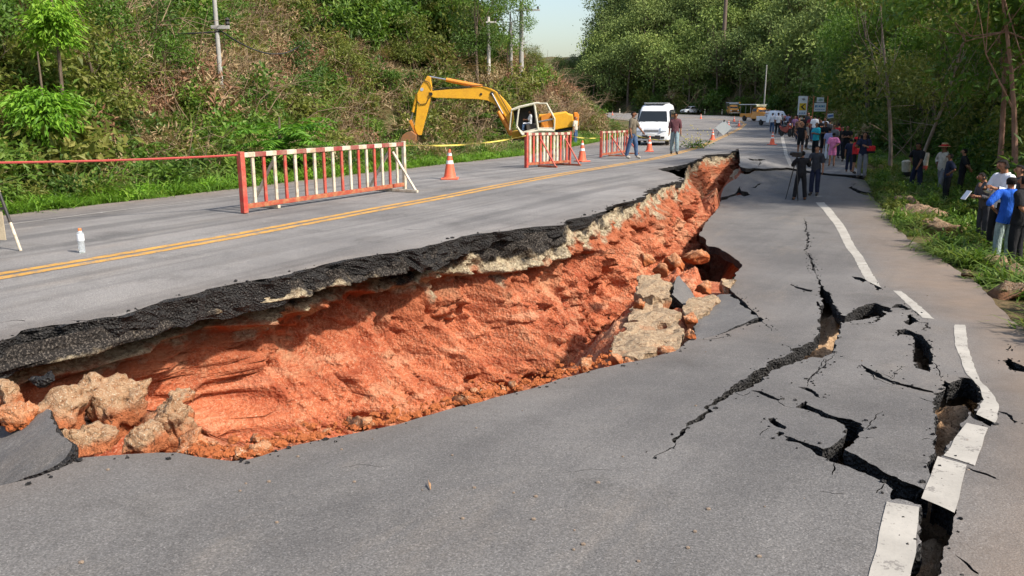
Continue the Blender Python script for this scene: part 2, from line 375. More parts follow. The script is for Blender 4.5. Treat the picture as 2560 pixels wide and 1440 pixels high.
cracksB = [crack_world(c, zB, i) for i, c in enumerate(CR)]
cracksA = [crack_world(c, zA, i) for i, c in enumerate(CRA)]
# hairline cracks branching off the open ones: centre lines in the photograph, widths in metres
HB = [([(1690,1108),(1672,1124),(1655,1134),(1632,1146)], .008), ([(2062,896),(2045,925),(2026,948),(2018,966)], .008), ([(2092,878),(2066,908),(2034,934),(2020,952)], .007), ([(1945,1003),(1962,1016),(1985,1020)], .007), ([(2168,926),(2188,944),(2206,952),(2232,964)], .010), ([(2190,930),(2215,938),(2238,948)], .006),
      ([(2120,822),(2150,818),(2190,818)], .007), ([(2015,628),(2019,640),(2022,632)], .006), ([(2330,1010),(2310,1004),(2298,996)], .008), ([(2333,1100),(2318,1096),(2304,1100)], .009), ([(2326,1165),(2310,1158),(2296,1160)], .009), ([(2160,1075),(2178,1060),(2192,1038),(2206,1030)], .007), ([(2150,1100),(2170,1104),(2184,1098)], .006),
      ([(1930,1070),(1912,1076),(1900,1090)], .006), ([(2085,1160),(2090,1176),(2080,1190)], .007), ([(2210,1216),(2196,1226),(2190,1240)], .007), ([(2040,684),(2030,650),(2026,640)], .008), ([(2334,905),(2346,925),(2352,945)], .008), ([(2276,772),(2290,780),(2294,792)], .008), ([(1990,880),(1972,866),(1958,862)], .006), ([(1838,980),(1856,988),(1875,978)], .007),
      ([(2440,1180),(2468,1186),(2500,1202)], .006), ([(1740,1060),(1722,1054),(1712,1060)], .006), ([(2225,950),(2238,930),(2262,915)], .005), ([(1742,850),(1780,848),(1830,838)], .010), ([(1420,1180),(1470,1172),(1530,1176)], .004), ([(850,1170),(900,1160),(960,1166)], .004), ([(2050,1230),(2085,1240),(2110,1236)], .004), ([(1900,800),(1918,812),(1930,828)], .008), ([(1795,738),(1790,780),(1812,806),(1835,822)], .012)]
HA = [([(170,800),(215,802),(262,797)], .010), ([(0,808),(35,800),(62,803)], .009), ([(1010,572),(1030,575),(1060,573)], .012), ([(1710,470),(1690,468),(1660,473)], .02)]
def hair(pts, wd, surf, seed):
    P = jag(resample(onto(pts, surf)[:, :2], .035), .035, seed, 6.0); t = np.gradient(P, axis=0); t /= np.linalg.norm(t, axis=1)[:, None] + 1e-9; n = np.stack([t[:, 1], -t[:, 0]], 1)
    w_ = wd * (.25 + .75 * np.sin(np.pi * np.linspace(.02, .98, len(P)))) * (.7 + .5 * fbm(xyz(P[:, 0], P[:, 1]), 12, 2, seed)); w_ = np.maximum(w_, .0015)[:, None]
    return np.r_[P + n * w_, (P - n * w_)[::-1]]
cracksB += [hair(p_, w_, zB, 30 + i) for i, (p_, w_) in enumerate(HB)]; cracksA += [hair(p_, w_, zA, 70 + i) for i, (p_, w_) in enumerate(HA)]
LIFT = [(2110, 815, .045, .5), (2100, 1105, .02, .3), (2330, 1260, .02, .4), (2420, 1040, .03, .4), (2300, 880, .03, .3), (1850, 700, .06, .8)]   # px, py, height, radius: heaved plates
LIFTW = [(*onto([(a, b)], zB)[0, :2], h, r) for a, b, h, r in LIFT]
def zBs(x, y):
    z = zB(x, y)
    for a, b, h, r in LIFTW: z = z + h * np.exp(-((x - a) ** 2 + (y - b) ** 2) / (r * r))
    return z

def cdt_sheet(poly, holes, surf, pts):
    V, E = [], []
    for L in [poly] + holes:
        k = len(V); n = len(L); V += [Vector((float(p[0]), float(p[1]))) for p in L]; E += [(k + i, k + (i + 1) % n) for i in range(n)]
    V += [Vector((float(p[0]), float(p[1]))) for p in pts]
    v, e, f, *_ = delaunay_2d_cdt(V, E, [], 0, 1e-5)
    v = np.array([(a.x, a.y) for a in v]); f = np.array([t for t in f if len(t) == 3])
    c = v[f].mean(1); keep = pip(c, poly)
    for h in holes: keep &= ~pip(c, h)
    f = f[keep]; d1 = v[f[:, 1]] - v[f[:, 0]]; d2 = v[f[:, 2]] - v[f[:, 0]]
    flip = d1[:, 0] * d2[:, 1] - d1[:, 1] * d2[:, 0] < 0; f[flip] = f[flip][:, ::-1]
    return v, f, surf(v[:, 0], v[:, 1])
def skirt(v, f, z, depths, rough, seed):
    """side faces round every free edge; returns vertices, faces"""
    e = np.r_[f[:, [0, 1]], f[:, [1, 2]], f[:, [2, 0]]]; key = np.sort(e, 1); k = key[:, 0] * (len(v) + 1) + key[:, 1]
    u, inv, cnt = np.unique(k, return_inverse=True, return_counts=True); b = e[cnt[inv] == 1]
    t = v[b[:, 1]] - v[b[:, 0]]; t /= np.linalg.norm(t, axis=1)[:, None] + 1e-9; n = np.stack([t[:, 1], -t[:, 0]], 1)
    N = np.zeros((len(v), 2)); np.add.at(N, b[:, 0], n); np.add.at(N, b[:, 1], n); N /= np.linalg.norm(N, axis=1)[:, None] + 1e-9
    ids = np.unique(b); mp = -np.ones(len(v), int); mp[ids] = np.arange(len(ids)); nb = len(ids)
    rows = []
    for j, d in enumerate(depths):
        p = xyz(v[ids, 0], v[ids, 1], z[ids] - d); vary = .72 + .75 * fbm(p * np.array([1, 1, 0]), .9, 4, seed + 20, .6) if depths[-1] > .2 else 1.0; p[:, 2] = z[ids] - d * np.clip(vary, .35, 1.3) * (1.16 - .58 * sstep(along(p[:, 0], p[:, 1]), 4.0, 8.5) if depths[-1] > .2 else 1)
        if j:
            am = rough * (1 if d > .015 else .5); w1, w2, wc = worley(p, 9.0, seed); q = fbm(p, 14, 3, seed, .6) * am + fbm(p, 3, 2, seed + 3) * am * .8 - 0.12 * d + (wc - .5) * am * 1.5 * sstep(w2 - w1, 0, .2)
            p[:, :2] += N[ids] * q[:, None]; p[:, 2] += fbm(p, 11, 2, seed + 5) * min(d * .3, .02)
        rows.append(p)
    V = np.concatenate(rows); F = []
    a, c = mp[b[:, 0]], mp[b[:, 1]]
    for j in range(len(depths) - 1): F.append(np.stack([a + j * nb, a + (j + 1) * nb, c + (j + 1) * nb, c + j * nb], 1))
    return V, np.concatenate(F)
def scatter(poly, n, dens):
    """random interior points, denser close to the camera"""
    lo, hi = np.maximum(np.min(poly, 0), (-30, -12)), np.minimum(np.max(poly, 0), (60, 210)); out = []
    P = []
    for y0, y1, st in dens:
        gx, gy = np.meshgrid(np.arange(lo[0], hi[0], st), np.arange(max(y0, lo[1]), min(y1, hi[1]), st)); g = np.stack([gx.ravel(), gy.ravel()], 1)
        if len(g): P.append(g + rng.uniform(-.35, .35, g.shape) * st)
    P = np.concatenate(P); return P[pip(P, poly)]

# asphalt
def make_asphalt(name, dusty, gain=1.0):
    b = NB(name); c = b.geo(); rc_ = b.mapping(c, (1, 1, 1), (0, 0, R(29.3)))
    big = b.noise(c, 0.35, 5, .6); mid = b.noise(c, 2.5, 5, .65)
    fine = b.noise(c, 95, 2, .6); sp = b.voro(c, 165, 'Color')
    base = b.mix(b.ramp(big, [(.38, 0), (.62, 1)]), tuple(gain * q for q in (.115, .109, .105)), tuple(gain * q for q in (.172, .163, .155)))
    base = b.mix(b.math('MULTIPLY', b.ramp(mid, [(.5, 0), (.75, 1)]), .35), base, tuple(gain * q for q in (.205, .19, .175)))
    st_ = b.noise(c, .8, 7, .75); base = b.mix(b.math('MULTIPLY', b.ramp(st_, [(.54, 0), (.66, 1)]), .5), base, (.08, .075, .07))
    dr_ = b.noise(b.mapping(rc_, (1.0, .3, 1)), .9, 7, .72); base = b.mix(b.math('MULTIPLY', b.ramp(dr_, [(.54, 0), (.72, 1)]), .4), base, (.26, .215, .17))
    streak = b.noise(b.mapping(rc_, (2.2, .07, 1)), 1.3, 5, .6)
    base = b.mix(b.math('MULTIPLY', b.ramp(streak, [(.46, 0), (.62, 1)]), .55 if not dusty else .25), base, (.088, .085, .084))
    spc = b.n('SeparateColor'); b.put(spc.inputs[0], sp)
    base = b.mix(.55, base, b.ramp(spc.outputs[0], [(0, .22), (.55, .46), (.9, .60), (1, .95)]), 'OVERLAY')
    base = b.mix(.42, base, b.ramp(fine, [(.3, .25), (.7, .75)]), 'OVERLAY')
    dust = b.attr('dust'); dn = b.noise(c, 1.1, 6, .7)
    df = b.math('MULTIPLY', dust, b.math('ADD', b.math('MULTIPLY', dn, 1.1), .25), True)
    base = b.mix(df, base, b.mix(b.noise(c, 5, 4), (.165, .122, .09), (.25, .19, .145)))
    h = b.math('ADD', b.math('MULTIPLY', sp if False else spc.outputs[1], .6), fine)
    b.bsdf(base, 0.86, b.bump(h, .55, .006, b.bump(mid, .35, .03)), 0, .25); return b.m
M_ROAD = make_asphalt('road_asphalt', False, 1.45); M_SLAB = make_asphalt('subsided_asphalt', True)  # left road's tone raised to carry its brightness at grazing angle
b = NB('broken_asphalt'); c = b.geo(); vor = b.voro(c, 48); n1 = b.noise(c, 16, 4, .7)
col = b.mix(b.ramp(n1, [(.45, 0), (.75, 1)]), (.014, .013, .013), (.045, .042, .04))
col = b.mix(b.ramp(b.noise(c, 70, 2, .7), [(.62, 0), (.70, 1)]), col, (.17, .155, .14))
b.bsdf(col, .8, b.bump(b.math('ADD', vor, n1), 1.0, .05), 0, .4); M_BROKEN = b.m

def dust_of(v, side):
    d, s = pdist(v, side); return d, s
def sheet(name, poly, holes, surf, dens, mat, rough, dustf, depths):
    v, f, z = cdt_sheet(poly, holes, surf, scatter(poly, 0, dens))
    SV, SF = skirt(v, f, z, depths, rough, 4)
    V = np.r_[xyz(v[:, 0], v[:, 1], z), SV]; F = f.tolist() + (SF + len(v)).tolist()
    du = np.r_[dustf(v), np.zeros(len(SV))]
    me = mesh_np(name, V, F, attrs={'dust': du}, mats=[mat, M_BROKEN], midx=np.r_[np.zeros(len(f)), np.ones(len(SF))])
    return tag(add(name, me), kind='structure')
def dustA(v):
    d, _ = pdist(v, verge); d2, _ = pdist(v, lipA_f); e = np.exp(-d / .55) * .8 + np.exp(-d2 / .35) * .25
    return np.clip(e + .12 * sstep(v[:, 1], 25, 60), 0, 1)
WL = onto([(2045,490),(2100,560),(2150,640),(2185,715),(2245,727),(2320,797),(2398,812),(2405,870),(2440,958),(2490,1020),(2420,1110),(2360,1200),(2255,1340),(2225,1440)], zB)[:, :2]
def dustB(v):
    d, s = pdist(v, np.r_[WL, [WL[-1] - RD * 8]]); d3, _ = pdist(v, edgeB)
    return np.clip(sstep(d * s, -.1, .7) * .70 * sstep(-v[:, 1], -22, -4) + sstep(d * s, -.1, .5)*.25 + np.exp(-d3 / .7) * .5 + np.exp(-pdist(v, lipB_f)[0] / .22) * .35, 0, 1)
sheet('road', polyA, cracksA, zA, [(-12, 4, 1.5), (4, 14, .35), (14, 40, .7), (40, 90, 1.8), (90, 210, 5)], M_ROAD, .04, dustA, [0, .02, .05, .09, .13, .17, .21, .25, .29])
sheet('subsided_road', polyB, cracksB, zBs, [(-12, 1.8, 1.0), (1.8, 9, .17), (9, 20, .4), (20, 42, .8)], M_SLAB, .022, dustB, [0, .012, .04, .08, .12, .16])

# painted markings: thin sheets 4 mm over the asphalt, worn through in places
def make_line(name, col, wear):
    b = NB(name); c = b.geo(); n1 = b.noise(c, 7, 6, .7); n2 = b.noise(c, 60, 3, .6)
    cc = b.mix(.35, col, b.ramp(b.noise(c, 2.0, 5, .7), [(.3, .2), (.7, .8)]), 'OVERLAY')
    f = b.math('GREATER_THAN', b.math('ADD', n1, b.math('MULTIPLY', n2, .5)), wear)
    b.bsdf(b.mix(b.math('MULTIPLY', f, .75), cc, (.17, .155, .14)), .8, b.bump(n2, .4, .004), 0, .3); return b.m
M_WHITE = make_line('white_line_paint', (.36, .335, .295), .86); M_YEL = make_line('yellow_line_paint', (.50, .27, .06), .80); M_FAINT = make_line('worn_white_paint', (.36, .34, .32), .62)
def strip_world(name, Lft, Rgt, surf, mat, step=.12, h=.004):
    n = max(2, int(max(np.linalg.norm(np.diff(Lft, axis=0), axis=1).sum(), .3) / step)); t = np.linspace(0, 1, n)
    def rs(P):
        P = np.asarray(P); s = np.r_[0, np.cumsum(np.linalg.norm(np.diff(P, axis=0), axis=1))]; s /= s[-1]; return np.stack([np.interp(t, s, P[:, k]) for k in (0, 1)], 1)
    A, B = rs(Lft), rs(Rgt); k = 4
    rows = [A + (B - A) * (j / k) for j in range(k + 1)]
    rows[0] = rows[0] + rng.normal(0, .004, rows[0].shape); rows[-1] = rows[-1] + rng.normal(0, .004, rows[-1].shape)
    V = np.concatenate([xyz(r[:, 0], r[:, 1], surf(r[:, 0], r[:, 1]) + h) for r in rows])
    F = [(j * n + i, (j + 1) * n + i, (j + 1) * n + i + 1, j * n + i + 1) for j in range(k) for i in range(n - 1)]
    return tag(add(name, mesh_np(name, V, F, mat)), kind='structure')
def strip_px(name, L, Rg, surf, mat, **kw): return strip_world(name, onto(L, surf)[:, :2], onto(Rg, surf)[:, :2], surf, mat, **kw)
EDGES = [
 ([(2215,1257),(2195,1340),(2170,1440),(2150,1520)], [(2300,1269),(2292,1340),(2278,1440),(2268,1520)]),
 ([(2345,1143),(2325,1195),(2305,1248)], [(2417,1163),(2402,1220),(2386,1283)]),
 ([(2412,1058),(2388,1098),(2361,1140)], [(2470,1070),(2455,1118),(2438,1165)]),
 ([(2385,812),(2388,870),(2418,938),(2450,968),(2457,1000),(2442,1038)], [(2413,813),(2420,870),(2450,955),(2482,982),(2498,1018),(2490,1060)]),
 ([(2232,727),(2270,762),(2305,795)], [(2254,728),(2295,762),(2336,798)]),
 ([(2035,490),(2085,560),(2132,640),(2165,700),(2176,707)], [(2056,490),(2108,560),(2156,640),(2188,695),(2203,720)]),
]
for L, Rg in EDGES: strip_px('edge_line', L, Rg, zBs, M_WHITE)
strip_px('edge_line', [(1953,312),(1951,330),(1953,350),(1960,385),(1974,416)], [(1958,312),(1958,330),(1961,350),(1969,385),(1984,416)], zA, M_WHITE, step=.5)
# double yellow centre line
ycl = onto([(0,690),(300,640),(600,588),(900,531),(1100,494),(1300,455),(1500,420),(1640,396),(1740,370),(1800,345),(1848,322),(1863,310),(1850,303),(1780,297),(1650,291)], zA)[:, :2]
ycl = np.r_[[ycl[0] - RD * 8], ycl]; ycl = resample(ycl, lambda p: max(.4, .03 * p[1]))
def offset_line(P, d):
    t = np.gradient(P, axis=0); t /= np.linalg.norm(t, axis=1)[:, None]; return P + np.stack([t[:, 1], -t[:, 0]], 1) * d
for o in (-.17, .05): strip_world('centre_line', offset_line(ycl, o), offset_line(ycl, o + .135), zA, M_YEL, step=.3)
vl = resample(verge[:12], 1.0); strip_world('edge_line', offset_line(vl, 1.0), offset_line(vl, 1.10), zA, M_FAINT, step=.3)

# crumbled asphalt along the broken edges
m = MB(); g = np.random.default_rng(21)
def crumbs(poly, n, surf, closed=True, near=None, big=.0075):
    Q = np.asarray(poly); Q = np.r_[Q, Q[:1]] if closed else Q; sg = np.linalg.norm(np.diff(Q, axis=0), axis=1); pick = g.choice(len(sg), n, p=sg / sg.sum())
    t = g.random(n)[:, None]; p = Q[pick] * (1 - t) + Q[pick + 1] * t; e = Q[pick + 1] - Q[pick]; e /= np.linalg.norm(e, axis=1)[:, None] + 1e-9; p = p + np.stack([e[:, 1], -e[:, 0]], 1) * (g.normal(size=n) * .045)[:, None]
    k = pip(p, polyA if surf is zA else polyB)
    for h_ in (cracksA if surf is zA else cracksB): k &= ~pip(p, h_)
    p = p[k]; z = surf(p[:, 0], p[:, 1])
    for a, zz in zip(p, z):
        r = min(big * 1.8, .004 + g.exponential(big * .35)); m.ball((a[0], a[1], zz + r * .4), r, 1, (g.uniform(.8, 1.5), g.uniform(.8, 1.4), g.uniform(.6, .9)))
for c_ in cracksB:
    if len(c_) and np.ptp(np.asarray(c_), axis=0).max() > .25: crumbs(c_, int(16 * min(4, np.ptp(np.asarray(c_), axis=0).max())), zBs)
crumbs(lipB_f[len(lipB_f) // 3:-5], 160, zBs, False, big=.011); crumbs(lipA_f[5:-12], 150, zA, False, big=.013)
for v in m.b.verts: v.co += Vector(g.normal(size=3) * .0015)
tag(m.build('asphalt_crumbs', M_BROKEN), kind='stuff')
# ================================================================== the chasm: one soil surface from under the upper lip down and up again under the slab
LW = [(-100,880)] + [p for p in A_LIP if not (p[0] <= 1704 and p[1] < 450 and p[0] > 1630)]
lw = onto([(max(x, 0), y) for x, y in LW[1:]], zA)[:, :2]; lw = np.r_[extA, lw]
RW = [p for p in B_LIP if not (1766 <= p[0] <= 1900 and 600 < p[1] < 850)]
rw = np.r_[onto(RW, zB)[:, :2], extB][::-1]
def lat_fn(P):
    a, l = along(P[:, 0], P[:, 1]), lat(P[:, 0], P[:, 1]); o = np.argsort(a); a, l = a[o], l[o]
    g = np.arange(-16, 40, .05); y = np.interp(g, a, l); k = np.exp(-0.5 * (np.arange(-30, 31) * .05 / .22) ** 2); k /= k.sum()
    return g, np.convolve(np.pad(y, 30, mode='edge'), k, 'valid')
gA, yA_ = lat_fn(lw); gB, yB_ = lat_fn(rw)
l0 = lambda a: np.interp(a, gA, yA_); r0 = lambda a: np.interp(a, gB, yB_)
A_END = along(*lw[-1]); A_ENDB = along(*rw[-1]); A_MAX = max(A_END, A_ENDB) + .2

MOUND = [  # px, py, top below the eye along that ray given by depth, radius along the road, across, kind of fill
 (230, 1060, 5.6, 1.0, .7), (60, 1050, 5.5, .9, .7), (440, 1100, 5.6, .7, .6), (600, 1140, 5.0, .9, .35),
 (1640, 800, 9.4, 1.5, .9), (1760, 680, 11.6, 1.3, 1.0), (1700, 760, 10.3, 1.2, .9), (1560, 880, 8.0, 1.1, .35), (1300, 985, 6.5, 1.6, .18), (1830, 470, 24.0, 1.5, 1.0)]
MW = [(at_depth(a, b_, d), ra, rl) for a, b_, d, ra, rl in MOUND]
na, ns = 1150, 190
ag = np.concatenate([np.linspace(-15, 1.5, 60, endpoint=False), np.linspace(1.5, 9, 560, endpoint=False), np.linspace(9, 17, 330, endpoint=False), np.linspace(17, A_MAX, 200)])
na = len(ag)
lt, rt = l0(ag), np.maximum(r0(ag), l0(ag) + .25); rt = np.where(ag > A_ENDB, np.minimum(rt, lt + .5), rt)
end = 1 - sstep(ag, A_END - 1.4, A_END + .15)
H = (2.7 - 1.2 * sstep(ag, 13, 26)) * (.35 + .65 * end)
s = np.linspace(0, 1, ns)
verts, lay, redd = [], [], []
S = np.tile(s, (na, 1)); AG = np.tile(ag[:, None], (1, ns))
topx, topy = al2xy(ag, lt); ztop = zA(topx, topy)
rx, ry = al2xy(ag, rt); zr = zB(rx, ry)
s1, s2 = .56, .80              # base course and wall, then floor, then the hidden rise under the slab
sw = np.clip(S / s1, 0, 1); D = .07 + (H[:, None] - .07) * sw ** 1.15
out = -.035 + .10 * sstep(D, .12, .5) + .34 * np.maximum(D - .45, 0) + .10 * np.maximum(D - 1.3, 0) ** 1.5
LATW = lt[:, None] + out; ZW = ztop[:, None] - D
wend = LATW[:, -1:]
foot_l = np.take_along_axis(LATW, np.full((na, 1), int(s1 * (ns - 1))), 1)[:, 0]; foot_z = ztop - H
t2 = np.clip((S - s1) / (s2 - s1), 0, 1); t3 = np.clip((S - s2) / (1 - s2), 0, 1)
rl2 = np.maximum(rt, foot_l + .3)
LT = LATW + (rl2 - foot_l)[:, None] * t2 + .9 * t3
ZT = np.where(S <= s1, ZW, foot_z[:, None] + .12 * t2 + ((zr - .14) - foot_z - .12)[:, None] * t3 ** .8)
X, Y = al2xy(AG, LT); P = np.stack([X, Y, ZT], -1).reshape(-1, 3)
depth = (ztop[:, None] - ZT).ravel(); af = AG.ravel(); sf = S.ravel()
wallm = 1 - sstep(sf, s1 + .02, s1 + .10)
# relief: buttresses, ledges, clods, chips
nrm = np.array([RN[0], RN[1], 0.0])
q = P.copy()
rl = fbm(q * np.array([1, 1, .26]), .8, 4, 1) * .60 + fbm(q * np.array([1, 1, .55]), 2.6, 4, 7) * .26
rl += -.46 * np.abs(fbm(q * np.array([1, 1, .28]), 1.7, 3, 21)) + .09
d1, d2, cid = worley(q + .15 * np.stack([fbm(q, 2, 2, 31), fbm(q, 2, 2, 32), fbm(q, 2, 2, 33)], 1), 3.2, 2); rl += (cid - .5) * .20 * sstep(d2 - d1, 0, .18)
d1, d2, cid = worley(q, 9.0, 4); rl += (cid - .5) * .12 * sstep(d2 - d1, 0, .12) + .03 * (.5 - d1)
d1, d2, cid = worley(q, 21.0, 6); rl += (cid - .5) * .055 * sstep(d2 - d1, 0, .15)
rl += fbm(q, 22, 3, 12, .6) * .018
lowend = .30 + .70 * sstep(depth, .2, .7)
offs = rl * lowend * (.4 + .6 * np.repeat(end, ns)) * (1 - .4 * sstep(af, 12, 22))
d1, d2, cid = worley(q * np.array([1, 1, .8]) + .25 * np.stack([fbm(q, 1.5, 3, 41), fbm(q, 1.5, 3, 42), fbm(q, 1.5, 3, 43)], 1), 1.25, 14)
offs -= .38 * sstep(cid, .70, .82) * sstep(.62 - d1, 0, .28) * sstep(depth, .45, .75)        # hollows where blocks dropped out
offs += .20 * sstep(.30 - cid, 0, .12) * sstep(.60 - d1, 0, .12) * sstep(depth, .35, .6)      # blocks still standing proud
hp = along(*onto([(850, 860)], lambda x, y: zA(x, y) - 1.0)[0, :2]); offs -= .42 * np.exp(-((af - hp) / .75) ** 2 - ((depth - .95 + .25 * (af - hp)) / .30) ** 2)
d1, d2, cid = worley(q * np.array([1, 1, 1.3]), 6.0, 9); offs += (cid - .5) * .13 * sstep(d2 - d1, 0, .2) * sstep(depth, .16, .26) * (1 - sstep(depth, .5, .8))
ledge = .60 + .14 * fbm(xyz(af, 0 * af), .8, 3, 40) + .05 * fbm(q, 6, 2, 44)
fa = 1 - sstep(af, 6.0, 8.4)
offs += .07 * sstep(depth, .40, .52) * (1 - sstep(depth, .9, 1.4))
offs += fa * (.10 * sstep(depth, .42, .55) - .30 * sstep(depth, ledge - .05, ledge + .05))
fb = 1 - sstep(af, 3.6, 4.8)
offs -= fb * .75 * sstep(depth, .26, .36) * (1 - .5 * sstep(depth, 1.1, 1.8))
ax = along(*onto([(1600, 560)], lambda x, y: zA(x, y) - .9)[0, :2])
offs -= .4 * np.exp(-((af - ax - .12 * fbm(q, 1.5, 2, 50)) / .16) ** 2) * sstep(depth, .3, .6)
P += nrm * (offs * wallm)[:, None]
fl = 1 - wallm
P[:, 2] += fl * (fbm(q, 1.3, 5, 61) * .14 + fbm(q, 7, 3, 62) * .05) * (1 - sstep(sf, .9, 1.0))
P[:, 2] += wallm * (fbm(q, 8, 3, 70) * .025 + fbm(q, 2.2, 3, 71) * .07) * sstep(depth, .12, .4)
P[:, 2] = np.minimum(P[:, 2], np.repeat(ztop, ns) - .05)
# heaps of fallen soil
for c, ra, rl_ in MW:
    da = (along(P[:, 0], P[:, 1]) - along(c.x, c.y)) / ra; dl = (lat(P[:, 0], P[:, 1]) - lat(c.x, c.y)) / rl_
    g = np.sqrt(da * da + dl * dl); zm = c.z - .05 - 1.0 * np.maximum(g - .45, 0) * max(.6, rl_) + .16 * fbm(P, 3.5, 4, 81) + .09 * fbm(P, 10, 4, 82, .65)
    m = (g < 2.6) & (sf > .15); P[:, 2] = np.where(m, np.maximum(P[:, 2], zm), P[:, 2])
cap = np.minimum(zB(P[:, 0], P[:, 1]) - .13, np.repeat(np.minimum(zr, ztop) - .1, ns)); under = sstep(lat(P[:, 0], P[:, 1]) - np.repeat(rt, ns), -.12, .05)
P[:, 2] = np.where(under > 0, np.minimum(P[:, 2], cap * under + P[:, 2] * (1 - under)), P[:, 2])
i = np.arange(na - 1)[:, None] * ns + np.arange(ns - 1)[None]; i = i.ravel()
F = np.stack([i, i + ns, i + ns + 1, i + 1], 1)
lay = depth - .14 * (1 - sstep(af, 4.2, 6.0)) + .10 * sstep(af, 5.0, 7.0) + .34 * fbm(P, .8, 4, 90) + .22 * fbm(P, 4, 3, 91)
lay = np.where(sf > s1, 1.6, lay)
b = NB('red_soil'); c = b.geo(); dl = b.attr('lay')
n0 = b.noise(c, .55, 5, .6); n1 = b.noise(c, 2.6, 6, .65); n2 = b.noise(c, 17, 5, .7); n3 = b.noise(c, 60, 3, .7); vc = b.voro(c, 26)
soil = b.mix(b.ramp(n1, [(.35, 0), (.66, 1)]), (.345, .084, .036), (.48, .150, .070))
soil = b.mix(b.ramp(n0, [(.50, 0), (.66, .85)]), soil, (.30, .058, .026))
soil = b.mix(b.math('MULTIPLY', b.ramp(n2, [(.50, 0), (.70, 1)]), .55), soil, (.56, .29, .17))
soil = b.mix(b.math('MULTIPLY', b.ramp(n3, [(.54, 0), (.66, 1)]), .6), soil, (.64, .40, .27))
soil = b.mix(b.math('MULTIPLY', b.ramp(n2, [(.32, 1), (.43, 0)]), .75), soil, (.20, .052, .024))
band = b.noise(b.mapping(c, (.35, .35, 4.5)), 1.1, 6, .7); soil = b.mix(b.math('MULTIPLY', b.ramp(band, [(.54, 0), (.64, 1)]), .55), soil, (.25, .055, .028)); soil = b.mix(b.math('MULTIPLY', b.ramp(band, [(.36, 1), (.44, 0)]), .5), soil, (.58, .31, .19))
vs_ = b.noise(b.mapping(c, (3.2, 3.2, .5)), .8, 5, .7); soil = b.mix(b.math('MULTIPLY', b.ramp(vs_, [(.57, 0), (.66, 1)]), .5), soil, (.23, .06, .03))
tn_ = b.noise(b.mapping(c, (1, 1, .7)), 1.15, 6, .72); soil = b.mix(b.math('MULTIPLY', b.ramp(tn_, [(.53, 0), (.63, 1)]), .6), soil, (.50, .29, .17)); soil = b.mix(b.math('MULTIPLY', b.ramp(tn_, [(.36, 1), (.45, 0)]), .6), soil, (.27, .058, .028))
upper = b.mix(b.ramp(n1, [(.4, 0), (.6, 1)]), (.21, .062, .030), (.33, .105, .05))
soil = b.mix(b.ramp(dl, [(.40, 1), (.95, 0)]), soil, upper)
cream = b.mix(b.ramp(n2, [(.35, 0), (.6, 1)]), (.16, .115, .075), (.42, .35, .235))
cream = b.mix(b.ramp(n3, [(.56, 0), (.66, 1)]), cream, (.54, .48, .37))
colr = b.mix(b.ramp(b.math('ADD', dl, b.math('MULTIPLY', b.math('SUBTRACT', n1, .5), .75)), [(.36, 1), (.52, 0)]), soil, cream)
colr = b.mix(b.ramp(b.math('ADD', dl, b.math('MULTIPLY', b.math('SUBTRACT', n1, .5), .5)), [(.17, 1), (.27, 0)]), colr, b.mix(b.ramp(n3, [(.5, 0), (.68, 1)]), (.022, .020, .019), (.16, .14, .12)))
hh = b.math('ADD', b.math('ADD', n2, b.math('MULTIPLY', n3, .5)), b.math('MULTIPLY', vc, .8))
b.bsdf(colr, .95, b.bump(hh, .65, .05, b.bump(n1, .4, .10)), 0, .1); M_SOIL = b.m
tag(add('chasm_soil', mesh_np('chasm_soil', P, F, M_SOIL, True, {'lay': lay})), kind='structure')

# soil under the cracked slab, seen through the openings
b = NB('crack_soil'); c = b.geo(); n1 = b.noise(c, 5, 5, .7); n2 = b.noise(c, 28, 4, .7)
colr = b.mix(b.ramp(n1, [(.35, 0), (.65, 1)]), (.40, .24, .13), (.62, .43, .27))
colr = b.mix(b.ramp(n2, [(.3, 1), (.45, 0)]), colr, (.07, .04, .025))
b.bsdf(colr, .95, b.bump(b.math('ADD', n1, n2), 1.0, .05), 0, .1); M_CSOIL = b.m
LUMP = [(2075, 790, .30, .17), (2062, 868, .22, .12), (2305, 895, .30, .16), (2388, 1010, .34, .20), (2372, 1060, .30, .18), (2335, 1330, .26, .12), (2325, 1400, .24, .12), (2350, 1110, .2, .14)]
xs, ys = [], []
gx, gy = np.meshgrid(np.arange(.6, 7.5, .035), np.arange(2.0, 12.5, .035)); g2 = np.stack([gx.ravel(), gy.ravel()], 1)
zz = zBs(g2[:, 0], g2[:, 1]) - .42 + .10 * fbm(xyz(g2[:, 0], g2[:, 1]), 2.5, 4, 3)
for a_, b_, h, r in LUMP:
    c0 = onto([(a_, b_)], lambda x, y: zB(x, y) - .15)[0]; zz += h * .82 * np.exp(-(((g2[:, 0] - c0[0]) ** 2 + (g2[:, 1] - c0[1]) ** 2) / (r * r)))
zz += .13 * fbm(xyz(g2[:, 0], g2[:, 1]), 5.5, 4, 8, .6) * sstep(zz - zBs(g2[:, 0], g2[:, 1]), -.4, -.2)
zz = np.minimum(zz, zBs(g2[:, 0], g2[:, 1]) - .055)
zz += .06 * fbm(xyz(g2[:, 0], g2[:, 1]), 11, 4, 5, .65); w1, w2, wc = worley(xyz(g2[:, 0], g2[:, 1]), 11, 3); zz += (wc - .5) * .07 * sstep(w2 - w1, 0, .2)
zz = np.minimum(zz, zBs(g2[:, 0], g2[:, 1]) - .03)
ny, nx = gx.shape; i = (np.arange(ny - 1)[:, None] * nx + np.arange(nx - 1)[None]).ravel(); F = np.stack([i, i + 1, i + nx + 1, i + nx], 1)
ok = pip(g2, np.r_[polyB]); F = F[ok[F].all(1)]
F = F[(lat(g2[F[:, 0], 0], g2[F[:, 0], 1]) > r0(along(g2[F[:, 0], 0], g2[F[:, 0], 1])) + .9)]
